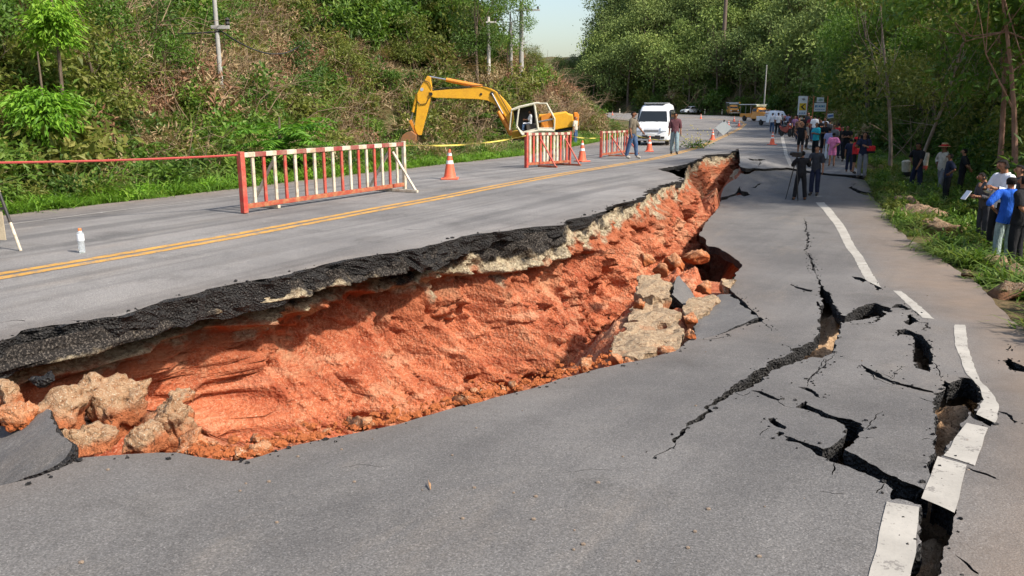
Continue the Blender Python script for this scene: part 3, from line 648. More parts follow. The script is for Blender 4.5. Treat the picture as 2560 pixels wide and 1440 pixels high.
tag(add('crack_soil', mesh_np('crack_soil', np.c_[g2, zz], F, M_CSOIL, True)), kind='structure')

# ================================================================== the ground: one sheet to the horizon
FOOT_L = np.array([(-24, -14), (-14.5, 5), (-9.6, 14), (-8.2, 19), (-7.6, 27), (-7.6, 37), (-7, 49), (-2.5, 55), (3.5, 61), (8.5, 72), (9, 92), (0, 118), (-30, 140), (-90, 150)], float)
FOOT_R = np.array([(10, -20), (11.5, 8), (13.5, 20), (18.5, 30), (23.5, 40), (26, 60), (33, 84), (41, 105), (50, 130), (48, 165), (24, 198), (-20, 222), (-70, 235), (-140, 240)], float)
chasm_poly = np.r_[lipA_f[::1], seamA[:1], lipB_f]
def G(x, y):
    x = np.asarray(x, float); y = np.asarray(y, float); P2 = np.stack([x.ravel(), y.ravel()], 1)
    base = zA(P2[:, 0], P2[:, 1]) - .05
    inA = pip(P2, polyA); inB = pip(P2, polyB)
    dv, sv = pdist(P2, verge); dl, sl_ = pdist(P2, FOOT_L); dr, sr = pdist(P2, FOOT_R); de, se = pdist(P2, edgeB); do, so = pdist(P2, outA)
    n2 = fbm(xyz(P2[:, 0], P2[:, 1]), .25, 4, 5)
    z = base.copy()
    left = sv > 0                                     # verge runs away from the camera, its left side is the hill side
    dip = -.75 * sstep(dv, .5, 5) * sstep(P2[:, 1], 26, 40) * (1 - sstep(P2[:, 1], 70, 95))
    z = np.where(left & ~inA, base + dip + .10 * n2 * sstep(dv, 0, 2), z)
    z = np.where(left & (sl_ > 0), z + 24 * (1 - np.exp(-.82 * dl / 24)) * sstep(dl, -.5, 2.5) + 1.0 * n2 * sstep(dl, 1, 8), z)
    right = ~left & ~inA
    bank = np.where(P2[:, 1] < 36, np.minimum(zB(P2[:, 0], P2[:, 1]) - .06, -.06) * (1 - sstep(de, 0, 2.5)) + (-1.28 + .12 * n2) * sstep(de, 0, 2.5), base - .4 * sstep(do, 0, 4) + .1 * n2)
    z = np.where(right, bank, z)
    kk = (.46 + .34 * sstep(P2[:, 1], 60, 120)) * (.22 + .78 * sstep(P2[:, 0] / np.maximum(P2[:, 1], 1), .075, .16)); hr = 75 * (1 - np.exp(-kk * dr / 75)) * sstep(dr, -.5, 3) + 1.2 * n2 * sstep(dr, 2, 10)
    z = np.where(right & (sr < 0), z + hr, z)
    a_, l_ = along(P2[:, 0], P2[:, 1]), lat(P2[:, 0], P2[:, 1])
    pit = (inA & (l_ > l0(a_) - 1.3) & (a_ < A_MAX + 1.0) & (l_ < r0(a_) + 3)) | (~inA & (l_ > l0(a_) - .3) & (l_ < r0(a_) + .5) & (a_ < A_MAX)) | (inB & (de > .35))
    z = np.where(inB & (de <= .35), zB(P2[:, 0], P2[:, 1]) - .05, z)
    z = np.where(pit, -7.0, z)
    return z.reshape(x.shape)
ang = np.r_[np.linspace(-180, -46, 100, endpoint=False), np.linspace(-46, 46, 470, endpoint=False), np.linspace(46, 180, 100, endpoint=False)]
rad = np.r_[np.geomspace(.5, 260, 420), np.geomspace(275, 3500, 14)]
AA, RR = np.meshgrid(np.radians(ang), rad); gx, gy = RR * np.sin(AA), RR * np.cos(AA)
gz = G(gx, gy); flat = sstep(RR, 300, 700); gz = gz * (1 - flat) + 14 * flat
nr, nA = gx.shape; i = np.arange(nr - 1)[:, None] * nA; j = np.arange(nA)[None]; jn = (j + 1) % nA
F = np.stack([(i + j).ravel(), (i + jn).ravel(), (i + nA + jn).ravel(), (i + nA + j).ravel()], 1)
b = NB('earth'); c = b.geo(); n1 = b.noise(c, .5, 5, .65); n2 = b.noise(c, 5, 5, .7); n3 = b.noise(c, 30, 3, .7)
colr = b.mix(b.ramp(n1, [(.4, 0), (.62, 1)]), (.055, .075, .022), (.16, .115, .06))
colr = b.mix(b.ramp(n2, [(.5, 0), (.7, .8)]), colr, (.20, .13, .075))
b.bsdf(colr, .95, b.bump(b.math('ADD', n2, n3), .9, .06), 0, .1); M_EARTH = b.m
tag(add('ground', mesh_np('ground', np.stack([gx.ravel(), gy.ravel(), gz.ravel()], 1), F, M_EARTH, True)), kind='structure')
def ground_at(px): return onto(px, G)
# ================================================================== vegetation
def leaf_mat(name, cols, trans=.42, rough=.55, spec=.35):
    b = NB(name); v = b.attr('v'); oi = b.n('ObjectInfo').outputs['Random']
    f = b.math('FRACT', b.math('ADD', v, b.math('MULTIPLY', oi, .35)))
    st = [(i / (len(cols) - 1), c) for i, c in enumerate(cols)]
    col = b.ramp(b.math('ADD', b.math('MULTIPLY', v, .62), b.math('MULTIPLY', oi, .38)), st)
    p = b.n('BsdfPrincipled'); b.put(p.inputs['Base Color'], col); p.inputs['Roughness'].default_value = rough; p.inputs['Specular IOR Level'].default_value = spec
    if trans:
        t = b.n('BsdfTranslucent'); b.put(t.inputs[0], b.mix(.5, col, b.mix(1, col, (1.0, 1.0, .35), 'MULTIPLY')))
        m = b.n('MixShader'); b.put(m.inputs[0], trans); b.t.links.new(p.outputs[0], m.inputs[1]); b.t.links.new(t.outputs[0], m.inputs[2]); b.t.links.new(m.outputs[0], b.out.inputs[0])
    else: b.t.links.new(p.outputs[0], b.out.inputs[0])
    return b.m
L_OLIVE = leaf_mat('olive_leaves', [(.075, .095, .018), (.13, .165, .03), (.20, .225, .045), (.30, .28, .08)])
L_GREEN = leaf_mat('green_leaves', [(.045, .095, .014), (.085, .17, .022), (.14, .24, .032), (.22, .31, .05)])
L_DARK = leaf_mat('dark_leaves', [(.038, .078, .016), (.065, .125, .024), (.105, .18, .032), (.16, .23, .045)])
L_BRIGHT = leaf_mat('bright_leaves', [(.09, .22, .012), (.15, .32, .02), (.23, .42, .035), (.33, .50, .06)])
L_GRASS = leaf_mat('grass_blades', [(.07, .16, .015), (.12, .25, .02), (.18, .33, .03), (.28, .38, .06)])
L_BANK = leaf_mat('bank_grass_blades', [(.05, .10, .014), (.095, .165, .022), (.15, .22, .035), (.26, .27, .08)])
L_DRY = leaf_mat('dry_leaves', [(.20, .135, .075), (.31, .22, .12), (.42, .32, .185), (.55, .44, .28)], .2, .8, .1)
L_RED = leaf_mat('rusty_dead_leaves', [(.15, .07, .045), (.23, .115, .07), (.32, .19, .115), (.40, .27, .16)], .2, .8, .1)
L_FAR = leaf_mat('far_hazed_leaves', [(.085, .12, .048), (.135, .185, .06), (.19, .245, .075), (.27, .305, .10)], .2, .7, .1)  # leaf colours lightened to paint in the distance haze
L_FARL_HAZE = leaf_mat('far_light_hazed_leaves', [(.11, .165, .048), (.17, .235, .065), (.23, .29, .08), (.32, .35, .12)], .2, .7, .1)  # lighter variety, with the same haze put into its colours
def bark_mat(name, c1, c2):
    b = NB(name); c = b.coord(); n1 = b.noise(b.mapping(c, (1, 1, .22)), 9, 5, .7); n2 = b.noise(c, 2.2, 4, .6)
    b.bsdf(b.mix(b.ramp(b.math('ADD', b.math('MULTIPLY', n1, .6), b.math('MULTIPLY', n2, .4)), [(.35, 0), (.62, 1)]), c1, c2), .9, b.bump(n1, 1.0, .04), 0, .1); return b.m
K_BROWN = bark_mat('brown_bark', (.07, .05, .035), (.20, .155, .115)); K_PALE = bark_mat('pale_bark', (.17, .12, .09), (.42, .33, .26)); K_TWIG = bark_mat('dry_twigs', (.13, .085, .055), (.33, .24, .16))
K_RED = bark_mat('reddish_bark', (.16, .085, .06), (.36, .22, .16))

def unit(v): return v / (np.linalg.norm(v, axis=-1, keepdims=True) + 1e-9)
def leaves(c, d, nrm, L, W, g, fold=.18):
    """diamond leaves: centre of the stalk end c, direction d, face normal nrm, length L, width W -> verts, faces, v attribute"""
    n = len(c); d = unit(d); s = unit(np.cross(d, nrm)); u = np.cross(s, d)
    L = np.broadcast_to(L, n)[:, None]; W = np.broadcast_to(W, n)[:, None]
    V = np.stack([c, c + d * L * .45 + s * W * .5 + u * W * fold, c + d * L - u * L * .08, c + d * L * .45 - s * W * .5 + u * W * fold], 1).reshape(-1, 3)
    F = np.arange(4 * n).reshape(n, 4); return V, F, np.repeat(g.random(n), 4)
def blades(c, d, L, W, g, bend=.5):
    """curved grass blades of three segments"""
    n = len(c); side = unit(np.cross(d, np.array([0, 0, 1.0])) + 1e-3); L = np.broadcast_to(L, n)[:, None]; W = np.broadcast_to(W, n)[:, None]
    out = unit(d * np.array([1, 1, 0]) + 1e-4); rows = []
    for t, wv in ((0, .8), (.4, 1.0), (.75, .7), (1, .08)):
        p = c + d * L * t + out * L * bend * t * t * .55 - np.array([0, 0, 1.0]) * L * bend * t ** 3 * .45
        rows += [p - side * W * wv * .5, p + side * W * wv * .5]
    V = np.stack(rows, 1).reshape(-1, 3); k = np.arange(n)[:, None] * 8
    F = np.concatenate([k + np.array([[0, 1, 3, 2]]), k + np.array([[2, 3, 5, 4]]), k + np.array([[4, 5, 7, 6]])]); return V, F, np.repeat(g.random(n), 8)
def join(parts):
    V, F, A, k = [], [], [], 0
    for v, f, a in parts: V.append(v); F.append(f + k); A.append(a); k += len(v)
    return np.concatenate(V), np.concatenate(F), np.concatenate(A)
def lumps(n, g, r=(1, 1, 1), k=7, shell=.55):
    """n points spread over k overlapping lobes of an ellipsoid; returns points and outward directions"""
    lc = unit(g.normal(size=(k, 3))) * g.uniform(.25, .62, (k, 1)); lr = g.uniform(.32, .58, k); i = g.integers(0, k, n)
    d = unit(g.normal(size=(n, 3))); rad = lr[i] * (shell + (1 - shell) * g.random(n)) * (1 + .15 * g.normal(size=n))
    p = lc[i] + d * rad[:, None]; return p * np.array(r), unit(d + .6 * lc[i])
def plant_mesh(name, V, F, A, mat, extra=None):
    me = mesh_np(name, V, F, mat, attrs={'v': A}); return me
def bush(name, seed, n, r, L, W, mat, ground=True, twigs=0, droop=.25):
    g = np.random.default_rng(seed); p, o = lumps(n, g, r); p[:, 2] += r[2] * .75
    p = p[p[:, 2] > -.05 * r[2]]; o = o[:len(p)]
    d = unit(o * .8 + g.normal(size=p.shape) * .6 + np.array([0, 0, -droop])); nm = unit(np.array([0, 0, 1.0]) + .75 * g.normal(size=p.shape) + .4 * o)
    parts = [leaves(p, d, nm, L * g.uniform(.6, 1.25, len(p)), W * g.uniform(.7, 1.2, len(p)), g)]
    if twigs:
        c = g.normal(size=(twigs, 3)) * np.array([r[0] * .2, r[1] * .2, 0]); dd = unit(g.normal(size=(twigs, 3)) * .5 + np.array([0, 0, 1.0]))
        parts.append(blades(c, dd, r[2] * g.uniform(1.0, 2.0, twigs), .02, g, .35))
    return plant_mesh(name, *join(parts), mat)
def tuft(name, seed, n, h, W, mat, spread=.12, bend=.8, lean=.55):
    g = np.random.default_rng(seed); c = g.normal(size=(n, 3)) * np.array([spread, spread, 0]); d = unit(g.normal(size=(n, 3)) * lean * np.array([1, 1, 0]) + np.array([0, 0, 1.0]))
    return plant_mesh(name, *blades(c, d, h * g.uniform(.45, 1.1, n), W, g, bend), mat)
def fronds(name, seed, n, L, mat, up=.7, leaflet=.16, h0=0.0, wid=.045):
    """pinnate fronds springing from one stem"""
    g = np.random.default_rng(seed); parts = []
    for i in range(n):
        a = g.uniform(0, 6.28); ln = L * g.uniform(.6, 1.1); up_ = up * g.uniform(.5, 1.4); z0 = h0 * g.random()
        t = np.linspace(.12, 1, 15); ax = np.array([math.cos(a), math.sin(a), 0])
        pos = ax * ln * t[:, None] * .9 + np.array([0, 0, 1.0]) * (z0 + ln * (up_ * t - .75 * up_ * t ** 2.2))[:, None]
        tan = unit(np.gradient(pos, axis=0)); sd = unit(np.cross(tan, [0, 0, 1.0])); ll = leaflet * np.sin(np.pi * (.15 + .8 * t)) * 1.1 + .03
        for sg in (-1, 1): parts.append(leaves(pos, sd * sg + tan * .45 + g.normal(size=pos.shape) * .15 - np.array([0, 0, .25]), np.array([0, 0, 1.0]) + .3 * g.normal(size=pos.shape), ll, wid, g))
        parts.append(blades(pos[:1], tan[:1], ln * .3, .015, g, 0))
    return plant_mesh(name, *join(parts), mat)
def twigs(name, seed, n, h, mat, r=.012, spread=.5, lean=.6, sub=3):
    g = np.random.default_rng(seed); m = MB()
    for i in range(n):
        p = np.array([g.normal() * spread, g.normal() * spread, -.1]); d = unit(g.normal(size=3) * lean * np.array([1, 1, .3]) + np.array([0, 0, 1.0])); ln = h * g.uniform(.5, 1.1); pts = [p]
        bend = g.normal(size=3) * .35
        for k in range(5): d = unit(d + bend * .3 + g.normal(size=3) * .08); pts.append(pts[-1] + d * ln / 5)
        m.path(pts, [r * (1 - .16 * k) for k in range(6)], 4)
        for q in range(sub):
            k = g.integers(2, 5); e = unit(d + g.normal(size=3) * .8); m.path([pts[k], pts[k] + e * ln * .18, pts[k] + e * ln * .3 + g.normal(size=3) * .05], [r * .6, r * .4, r * .2], 3)
    return m.mesh(name, mat)

# ---- instanced ground cover ("stuff")
def scatter_stuff(name, meshes, pts, idx, scl, label=None, tilt=.12, yaw=None):
    src = bpy.data.collections.new(name + '_kinds')
    for i, me in enumerate(meshes): src.objects.link(bpy.data.objects.new('kind_%02d_%s' % (i, name), me))
    n = len(pts); me = bpy.data.meshes.new(name); me.from_pydata(np.asarray(pts).tolist(), [], [])
    rot = np.stack([rng.normal(0, tilt, n), rng.normal(0, tilt, n), rng.uniform(0, 6.283, n)], 1)
    a = me.attributes.new('rot', 'FLOAT_VECTOR', 'POINT'); a.data.foreach_set('vector', rot.astype(np.float32).ravel())
    a = me.attributes.new('scl', 'FLOAT', 'POINT'); a.data.foreach_set('value', np.asarray(scl, np.float32))
    a = me.attributes.new('kind', 'INT', 'POINT'); a.data.foreach_set('value', np.asarray(idx, np.int32))
    ng = bpy.data.node_groups.new(name, 'GeometryNodeTree'); ng.interface.new_socket('Geometry', in_out='INPUT', socket_type='NodeSocketGeometry'); ng.interface.new_socket('Geometry', in_out='OUTPUT', socket_type='NodeSocketGeometry')
    N = ng.nodes; gi = N.new('NodeGroupInput'); go = N.new('NodeGroupOutput'); ip = N.new('GeometryNodeInstanceOnPoints'); ci = N.new('GeometryNodeCollectionInfo')
    ci.inputs[0].default_value = src; ci.inputs['Separate Children'].default_value = True; ci.inputs['Reset Children'].default_value = True
    def at(nm, tp):
        q = N.new('GeometryNodeInputNamedAttribute'); q.data_type = tp; q.inputs[0].default_value = nm; return q.outputs[0]
    L = ng.links.new; L(gi.outputs[0], ip.inputs['Points']); L(ci.outputs[0], ip.inputs['Instance']); ip.inputs['Pick Instance'].default_value = True
    L(at('kind', 'INT'), ip.inputs['Instance Index']); L(at('rot', 'FLOAT_VECTOR'), ip.inputs['Rotation']); L(at('scl', 'FLOAT'), ip.inputs['Scale']); L(ip.outputs[0], go.inputs[0])
    o = add(name, me); md = o.modifiers.new('cover', 'NODES'); md.node_group = ng
    return tag(o, label, None, None, 'stuff')
def to_px(P):
    y = P[:, 1] * _c - (P[:, 2] - CZ) * _s; v = -(P[:, 1] * _s + (P[:, 2] - CZ) * _c)
    return np.stack([1280 + FPX * P[:, 0] / y, 720 + FPX * v / y], 1)
def in_view(P, mx=250, top=-260, bot=1600):
    q = to_px(P); return (P[:, 1] > .5) & (q[:, 0] > -mx) & (q[:, 0] < 2560 + mx) & (q[:, 1] > top) & (q[:, 1] < bot)
def sample(x0, x1, y0, y1, dens):
    n = int((x1 - x0) * (y1 - y0) * dens); p = np.stack([rng.uniform(x0, x1, n), rng.uniform(y0, y1, n)], 1); return p
def lift(p): return np.c_[p, G(p[:, 0], p[:, 1])]

bushes = [bush('b0', 1, 420, (.75, .75, .6), .17, .075, L_OLIVE), bush('b1', 2, 420, (.6, .6, .75), .15, .07, L_GREEN), bush('b2', 3, 380, (.85, .7, .5), .19, .06, L_OLIVE, twigs=10),
          bush('b3', 4, 380, (.7, .7, .5), .16, .05, L_DRY, twigs=22), bush('b4', 5, 330, (.6, .7, .8), .17, .05, L_RED, twigs=22), tuft('b5', 6, 70, 1.25, .03, L_DRY, .22, .9, .6),
          twigs('b6', 7, 12, 1.9, K_TWIG), fronds('b7', 8, 16, 1.0, L_GREEN, .8, .2, .5), tuft('b8', 9, 80, 1.1, .035, L_BANK, .25, 1.0, .6), bush('b9', 10, 420, (.7, .7, .55), .17, .08, L_DARK)]
# left hillside cover; brown thickets and green patches lie where the photograph has them
PATCH = [(400, 250, 130, 'r'), (300, 60, 160, 'g'), (60, 130, 130, 'o'), (640, 250, 110, 'd'), (860, 200, 130, 'r'), (520, 160, 90, 'd'), (760, 90, 120, 'd'), (1000, 240, 140, 'd'), (930, 60, 130, 'g'), (1180, 260, 90, 'd'), (1120, 60, 140, 'k'),
         (230, 180, 90, 'd'), (80, 330, 90, 'o'), (700, 330, 90, 'g'), (1380, 240, 80, 'r'), (820, 330, 80, 'd'), (250, 320, 90, 'g'), (520, 330, 80, 'd')]
p = np.r_[sample(-40, 14, 6, 34, 3.4), sample(-30, 14, 34, 75, 1.9), sample(-26, 14, 75, 112, .7)]
dl_, sl2 = pdist(p, FOOT_L); p = p[(sl2 > 0) | (dl_ < .6)]; p = lift(p); p = p[in_view(p)]
q = to_px(p); wts = np.zeros((len(p), 10)); nz = fbm(p, .28, 3, 15); nz2 = fbm(p, .5, 3, 16)
base = np.array([1.5, 1.0, 1.1, .85, .2, .95, .65, .3, .5, .4]); wts += base
wts[:, [0, 1, 2, 7, 9]] *= np.exp(2.0 * nz)[:, None]; wts[:, [3, 4, 5, 6]] *= np.exp(-2.0 * nz)[:, None]
KI = {'g': [1, 7, 1, 8], 'o': [0, 2, 0], 'd': [3, 5, 6, 5, 3], 'r': [4, 6, 4, 3], 'k': [9, 9, 1]}
for a_, b_, r_, k_ in PATCH:
    gss = np.exp(-((q[:, 0] - a_) ** 2 + ((q[:, 1] - b_) * 1.2) ** 2) / (r_ * r_))
    for k in KI[k_]: wts[:, k] += (2.2 if k_ in 'dr' else 2.2) * gss
wts /= wts.sum(1)[:, None]; idx = (wts.cumsum(1) > rng.random((len(p), 1))).argmax(1)
sc = np.clip(rng.lognormal(-.05, .32, len(p)), .45, 1.9) * np.where(p[:, 1] > 40, 1.3, 1.0); sc = np.where(p[:, 1] > 75, 2.0, sc)
crest = (q[:, 0] > 820) & (q[:, 0] < 1300) & (q[:, 1] < 130) & (nz > -.35); idx = np.where(crest, rng.choice([9, 1, 0, 9], len(p)), idx); sc = np.where(crest, sc * 1.9, sc)
scatter_stuff('hillside_undergrowth', bushes, p, idx, sc)
# verge: bright grass at the edge of the asphalt, rank weeds behind
p = np.r_[sample(-20, 14, 6, 30, 20), sample(-6, 16, 30, 64, 8)]
dv, sv = pdist(p, verge); dl_, sl2 = pdist(p, FOOT_L); wid = np.where(p[:, 1] < 22, 1.7, 1.5)
k = (sv > 0) & (dv > .05) & (dv < wid + .5 * rng.random(len(p))); p1 = lift(p[k]); p1 = p1[in_view(p1)]
gr = [tuft('g%d' % i, 20 + i, 42, h, .022, L_GRASS, .11, .9, .55) for i, h in enumerate((.34, .46, .6))] + [bush('g3', 25, 60, (.18, .18, .16), .09, .05, L_BRIGHT)]
scatter_stuff('verge_grass', gr, p1, rng.choice(4, len(p1), p=[.4, .35, .15, .10]), rng.uniform(.55, 1.1, len(p1)))
k = (sv > 0) & (dv > 1.0) & ((sl2 < 0) | (dl_ < .8)) & (rng.random(len(p)) < .5); p2 = lift(p[k]); p2 = p2[in_view(p2)]
wd = [tuft('w0', 31, 60, .8, .035, L_BANK, .16, 1.0, .6), tuft('w1', 32, 60, .9, .03, L_GRASS, .16, .9, .5), bush('w2', 33, 200, (.4, .4, .35), .13, .06, L_GREEN), tuft('w3', 34, 50, 1.1, .025, L_DRY, .16, .9, .55), bush('w4', 35, 200, (.4, .4, .4), .13, .06, L_DARK), bush('w5', 36, 200, (.45, .4, .35), .13, .06, L_OLIVE)]
n2 = fbm(p2, .4, 3, 19); dry = (to_px(p2)[:, 0] > 1000) & (to_px(p2)[:, 0] < 1300)
pr = np.where(dry[:, None], np.array([[.15, .15, .15, .4, .05, .1]]), np.array([[.3, .12, .18, .06, .22, .12]]))
idx = (pr.cumsum(1) > rng.random((len(p2), 1))).argmax(1); scatter_stuff('verge_weeds', wd, p2, idx, rng.uniform(.7, 1.25, len(p2)))
# right bank
p = np.r_[sample(4, 26, 7, 34, 13), sample(10, 40, 34, 75, 3.0)]
de, se = pdist(p, np.r_[edgeB, outA[::-1]]); inB_ = pip(p, polyB) | pip(p, polyA); dr, sr = pdist(p, FOOT_R); dv, sv = pdist(p, verge)
bare = fbm(np.c_[p, 0 * p[:, 0]], .55, 3, 77)
TORN = onto([(2300, 552), (2330, 570), (2352, 590), (2275, 530), (2438, 640), (2485, 668), (2535, 700), (2460, 690), (2400, 620)], G)[:, :2]; torn = np.min(np.linalg.norm(p[:, None] - TORN[None], axis=2), 1)
k = ~inB_ & (sv < 0) & (de > .12) & ((bare > -.28) | (de > 2.2)) & (torn > .30) & ~((p[:, 1] < 13) & (de < .5) & (bare < .0))
p1 = lift(p[k]); p1 = p1[in_view(p1)]
bk = [tuft('k0', 41, 55, .5, .026, L_BANK, .14, 1.0, .6), tuft('k1', 42, 55, .7, .028, L_BANK, .16, 1.1, .6), bush('k2', 43, 150, (.34, .34, .30), .13, .055, L_GREEN), bush('k3', 44, 150, (.38, .36, .28), .12, .05, L_OLIVE), tuft('k4', 45, 40, .5, .02, L_DRY, .14, .9, .6), tuft('k5', 46, 45, .5, .024, L_GRASS, .12, .9, .55)]
scatter_stuff('bank_grass', bk, p1, rng.choice(6, len(p1), p=[.29, .25, .18, .15, .05, .08]), rng.uniform(.55, 1.1, len(p1)))
# understorey of the right-hand and far woods
p = np.r_[sample(10, 50, 6, 60, 1.1), sample(20, 75, 60, 130, .40), sample(-40, 110, 120, 285, .12)]
dr, sr = pdist(p, FOOT_R); k = (sr < 0) | (dr < .8); p1 = lift(p[k]); p1 = p1[in_view(p1, 300, -200)]
us = [bush('u0', 51, 520, (1.2, 1.2, 1.0), .26, .12, L_GREEN), bush('u1', 52, 520, (1.3, 1.1, 1.1), .26, .12, L_DARK), bush('u2', 53, 480, (1.2, 1.2, 1.3), .28, .11, L_OLIVE), bush('u3', 54, 420, (1.2, 1.2, .9), .25, .08, L_DRY, twigs=20), twigs('u4', 55, 10, 3.0, K_TWIG, .02, .8)]
far = p1[:, 1] > 75
idx = rng.choice(5, len(p1), p=[.34, .30, .22, .08, .06]); idx = np.where((p1[:, 1] < 45) & (idx >= 3), rng.choice(3, len(p1)), idx); scatter_stuff('woodland_undergrowth', us, p1, idx, rng.uniform(.7, 1.3, len(p1)) * np.where(far, 2.2, np.where(p1[:, 1] > 45, 1.25, .95)))

# ---- trees: tapered trunk with limbs, crown of leaf sprays round the limb ends
def make_tree(seed, h, tr, cr, ch, nl, lp, leaf, lmat, bark, lean=(0, 0), lobes=9, bare=.35, fork=True, limbs_show=1.0):
    g = np.random.default_rng(seed); m = MB(); n = 7; top = np.array([lean[0] * h, lean[1] * h, h - ch * .35]); ph = g.uniform(0, 6.28)
    pts = [np.array([0, 0, -.4])] + [top * t + np.array([math.sin(ph + 3 * t), math.cos(ph + 2.5 * t), 0]) * .05 * h * t * (1 - .4 * t) * np.array([1, 1, 0]) for t in np.linspace(.12, 1, n)]
    m.path(pts, [tr * 1.35] + [tr * (1 - .72 * t) for t in np.linspace(0, 1, n)], 8)
    cen = np.array([lean[0] * h, lean[1] * h, h - ch / 2]); V = []; lc = []
    for i in range(lobes):
        a = 6.283 * (i + g.random() * .7) / lobes; zz = g.uniform(-.42, .42); rr = math.sqrt(max(.05, 1 - (zz * 1.8) ** 2)) * g.uniform(.45, .72)
        if i == 0: zz, rr = .36, .1
        c = cen + np.array([math.cos(a) * cr * rr, math.sin(a) * cr * rr, zz * ch]); lc.append(c)
        k = g.integers(3, n); b0 = pts[k]; mid = (b0 + c) / 2 + np.array([0, 0, -.06 * h]) + g.normal(size=3) * .03 * h; r0_ = tr * .42 * (1 - .06 * k)
        m.path([b0, (b0 * .6 + mid * .4), mid, c], [r0_, r0_ * .8, r0_ * .6, r0_ * .25], 5)
        for q in range(2):
            e = c + g.normal(size=3) * cr * .28; m.path([mid, (mid + e) / 2 + g.normal(size=3) * .03 * h, e], [r0_ * .45, r0_ * .3, r0_ * .12], 4)
    lc = np.array(lc); lr = cr * g.uniform(.30, .50, lobes); i = g.integers(0, lobes, nl); d = unit(g.normal(size=(nl, 3)) * np.array([1, 1, .8]) + np.array([0, 0, .15]))
    sp = lc[i] + d * (lr[i] * (.45 + .6 * np.sqrt(g.random(nl))))[:, None] * np.array([1, 1, .75])          # spray centres
    c = np.repeat(sp, lp, 0) + g.normal(size=(nl * lp, 3)) * leaf * 1.5 * np.array([1, 1, .55]); o = np.repeat(d, lp, 0)
    dd = unit(o * .6 + g.normal(size=c.shape) * .7 + np.array([0, 0, -.3])); nm = unit(np.array([0, 0, 1.0]) + .55 * o + .65 * g.normal(size=c.shape))
    Vv, Ff, Av = leaves(c, dd, nm, leaf * g.uniform(.65, 1.25, len(c)), leaf * .5 * g.uniform(.7, 1.2, len(c)), g)
    Av = np.clip(np.repeat(np.repeat(g.random(nl), lp), 4) * .45 + Av * .55, 0, 1)
    return m.mesh('trunk', bark, True), mesh_np('crown', Vv, Ff, lmat, attrs={'v': Av})
def put_tree(meshes, x, y, s, rz, label, group=None, name='broadleaf_tree', tilt=(0, 0), z=None):
    z = float(G(np.array([x]), np.array([y]))[0]) if z is None else z
    t = thing(name, (x, y, z - .05), 0, label, 'tree', group, s, (tilt[0], tilt[1], rz)); add('trunk', meshes[0], t); add('crown', meshes[1], t); return t
FAR = [make_tree(100 + i, h, .22, cr, ch, nl, 9, .55, m_, K_BROWN) for i, (h, cr, ch, nl, m_) in enumerate([(11, 4.2, 7.5, 190, L_FAR), (9, 4.4, 6, 190, L_FAR), (12, 3.8, 8.5, 190, L_FARL_HAZE), (9.5, 4.6, 6.5, 200, L_FARL_HAZE), (13, 4.6, 8, 200, L_FAR), (8, 3.6, 6, 170, L_FARL_HAZE)])]
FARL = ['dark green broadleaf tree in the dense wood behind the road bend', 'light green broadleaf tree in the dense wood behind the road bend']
kept = []
cand = np.r_[sample(24, 80, 88, 130, .2), sample(-30, 110, 118, 275, .25)]
dr, sr = pdist(cand, FOOT_R); cand = cand[(sr < 0) & (dr > 1.5)]; c3 = lift(cand); c3 = c3[in_view(c3 + np.array([0, 0, 6]), 120, -60)]
c3 = c3[np.argsort(c3[:, 1])]
qx = to_px(c3 + np.array([0, 0, 8.0]))
for P_, Q_ in zip(c3, qx):
    if len(kept) >= 235: break
    if all((P_[0] - k_[0]) ** 2 + (P_[1] - k_[1]) ** 2 > 5.0 ** 2 for k_ in kept): kept.append(P_)
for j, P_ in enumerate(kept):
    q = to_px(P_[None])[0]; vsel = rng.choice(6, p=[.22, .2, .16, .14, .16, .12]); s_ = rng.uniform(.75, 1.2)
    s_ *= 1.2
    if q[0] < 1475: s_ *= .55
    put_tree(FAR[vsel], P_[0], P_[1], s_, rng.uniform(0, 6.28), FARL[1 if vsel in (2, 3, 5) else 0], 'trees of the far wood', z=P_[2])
NEAR = [make_tree(200 + i, h, tr, cr, ch, nl, 12, lf, m_, bk_, ln) for i, (h, tr, cr, ch, nl, lf, m_, bk_, ln) in enumerate([
    (8.5, .13, 3.0, 5.5, 330, .26, L_GREEN, K_PALE, (.08, .02)), (10, .16, 3.4, 6.5, 360, .28, L_OLIVE, K_BROWN, (-.05, .05)), (7, .11, 2.8, 5.0, 320, .25, L_DARK, K_PALE, (.1, -.04)),
    (12, .2, 3.8, 7.0, 380, .30, L_GREEN, K_BROWN, (.02, .06)), (9, .12, 2.6, 4.2, 260, .25, L_OLIVE, K_PALE, (-.12, 0)), (11, .17, 3.6, 7.5, 380, .29, L_DARK, K_BROWN, (.04, 0))])]
cand = sample(12, 62, 14, 112, .3); dr, sr = pdist(cand, FOOT_R); c3 = lift(cand[(sr < 0) & (dr > .6)]); c3 = c3[in_view(c3 + np.array([0, 0, 5]), 350, -400)]; c3 = c3[np.argsort(c3[:, 1])]; kept = []
for P_ in c3:
    if len(kept) >= 90: break
    mind = 2.3 if P_[1] < 45 else 3.4
    if all((P_[0] - k_[0]) ** 2 + (P_[1] - k_[1]) ** 2 > mind ** 2 for k_ in kept): kept.append(P_)
RL = ['mid green broadleaf tree in the thicket on the right bank', 'olive green tree in the thicket on the right bank', 'dark green leafy tree in the thicket on the right bank']
for j, P_ in enumerate(kept):
    v_ = int(rng.integers(0, 6)); put_tree(NEAR[v_], P_[0], P_[1], rng.uniform(.75, 1.15), rng.uniform(0, 6.28), RL[[0, 1, 2, 0, 1, 2][v_]], 'trees of the right bank thicket', z=P_[2])
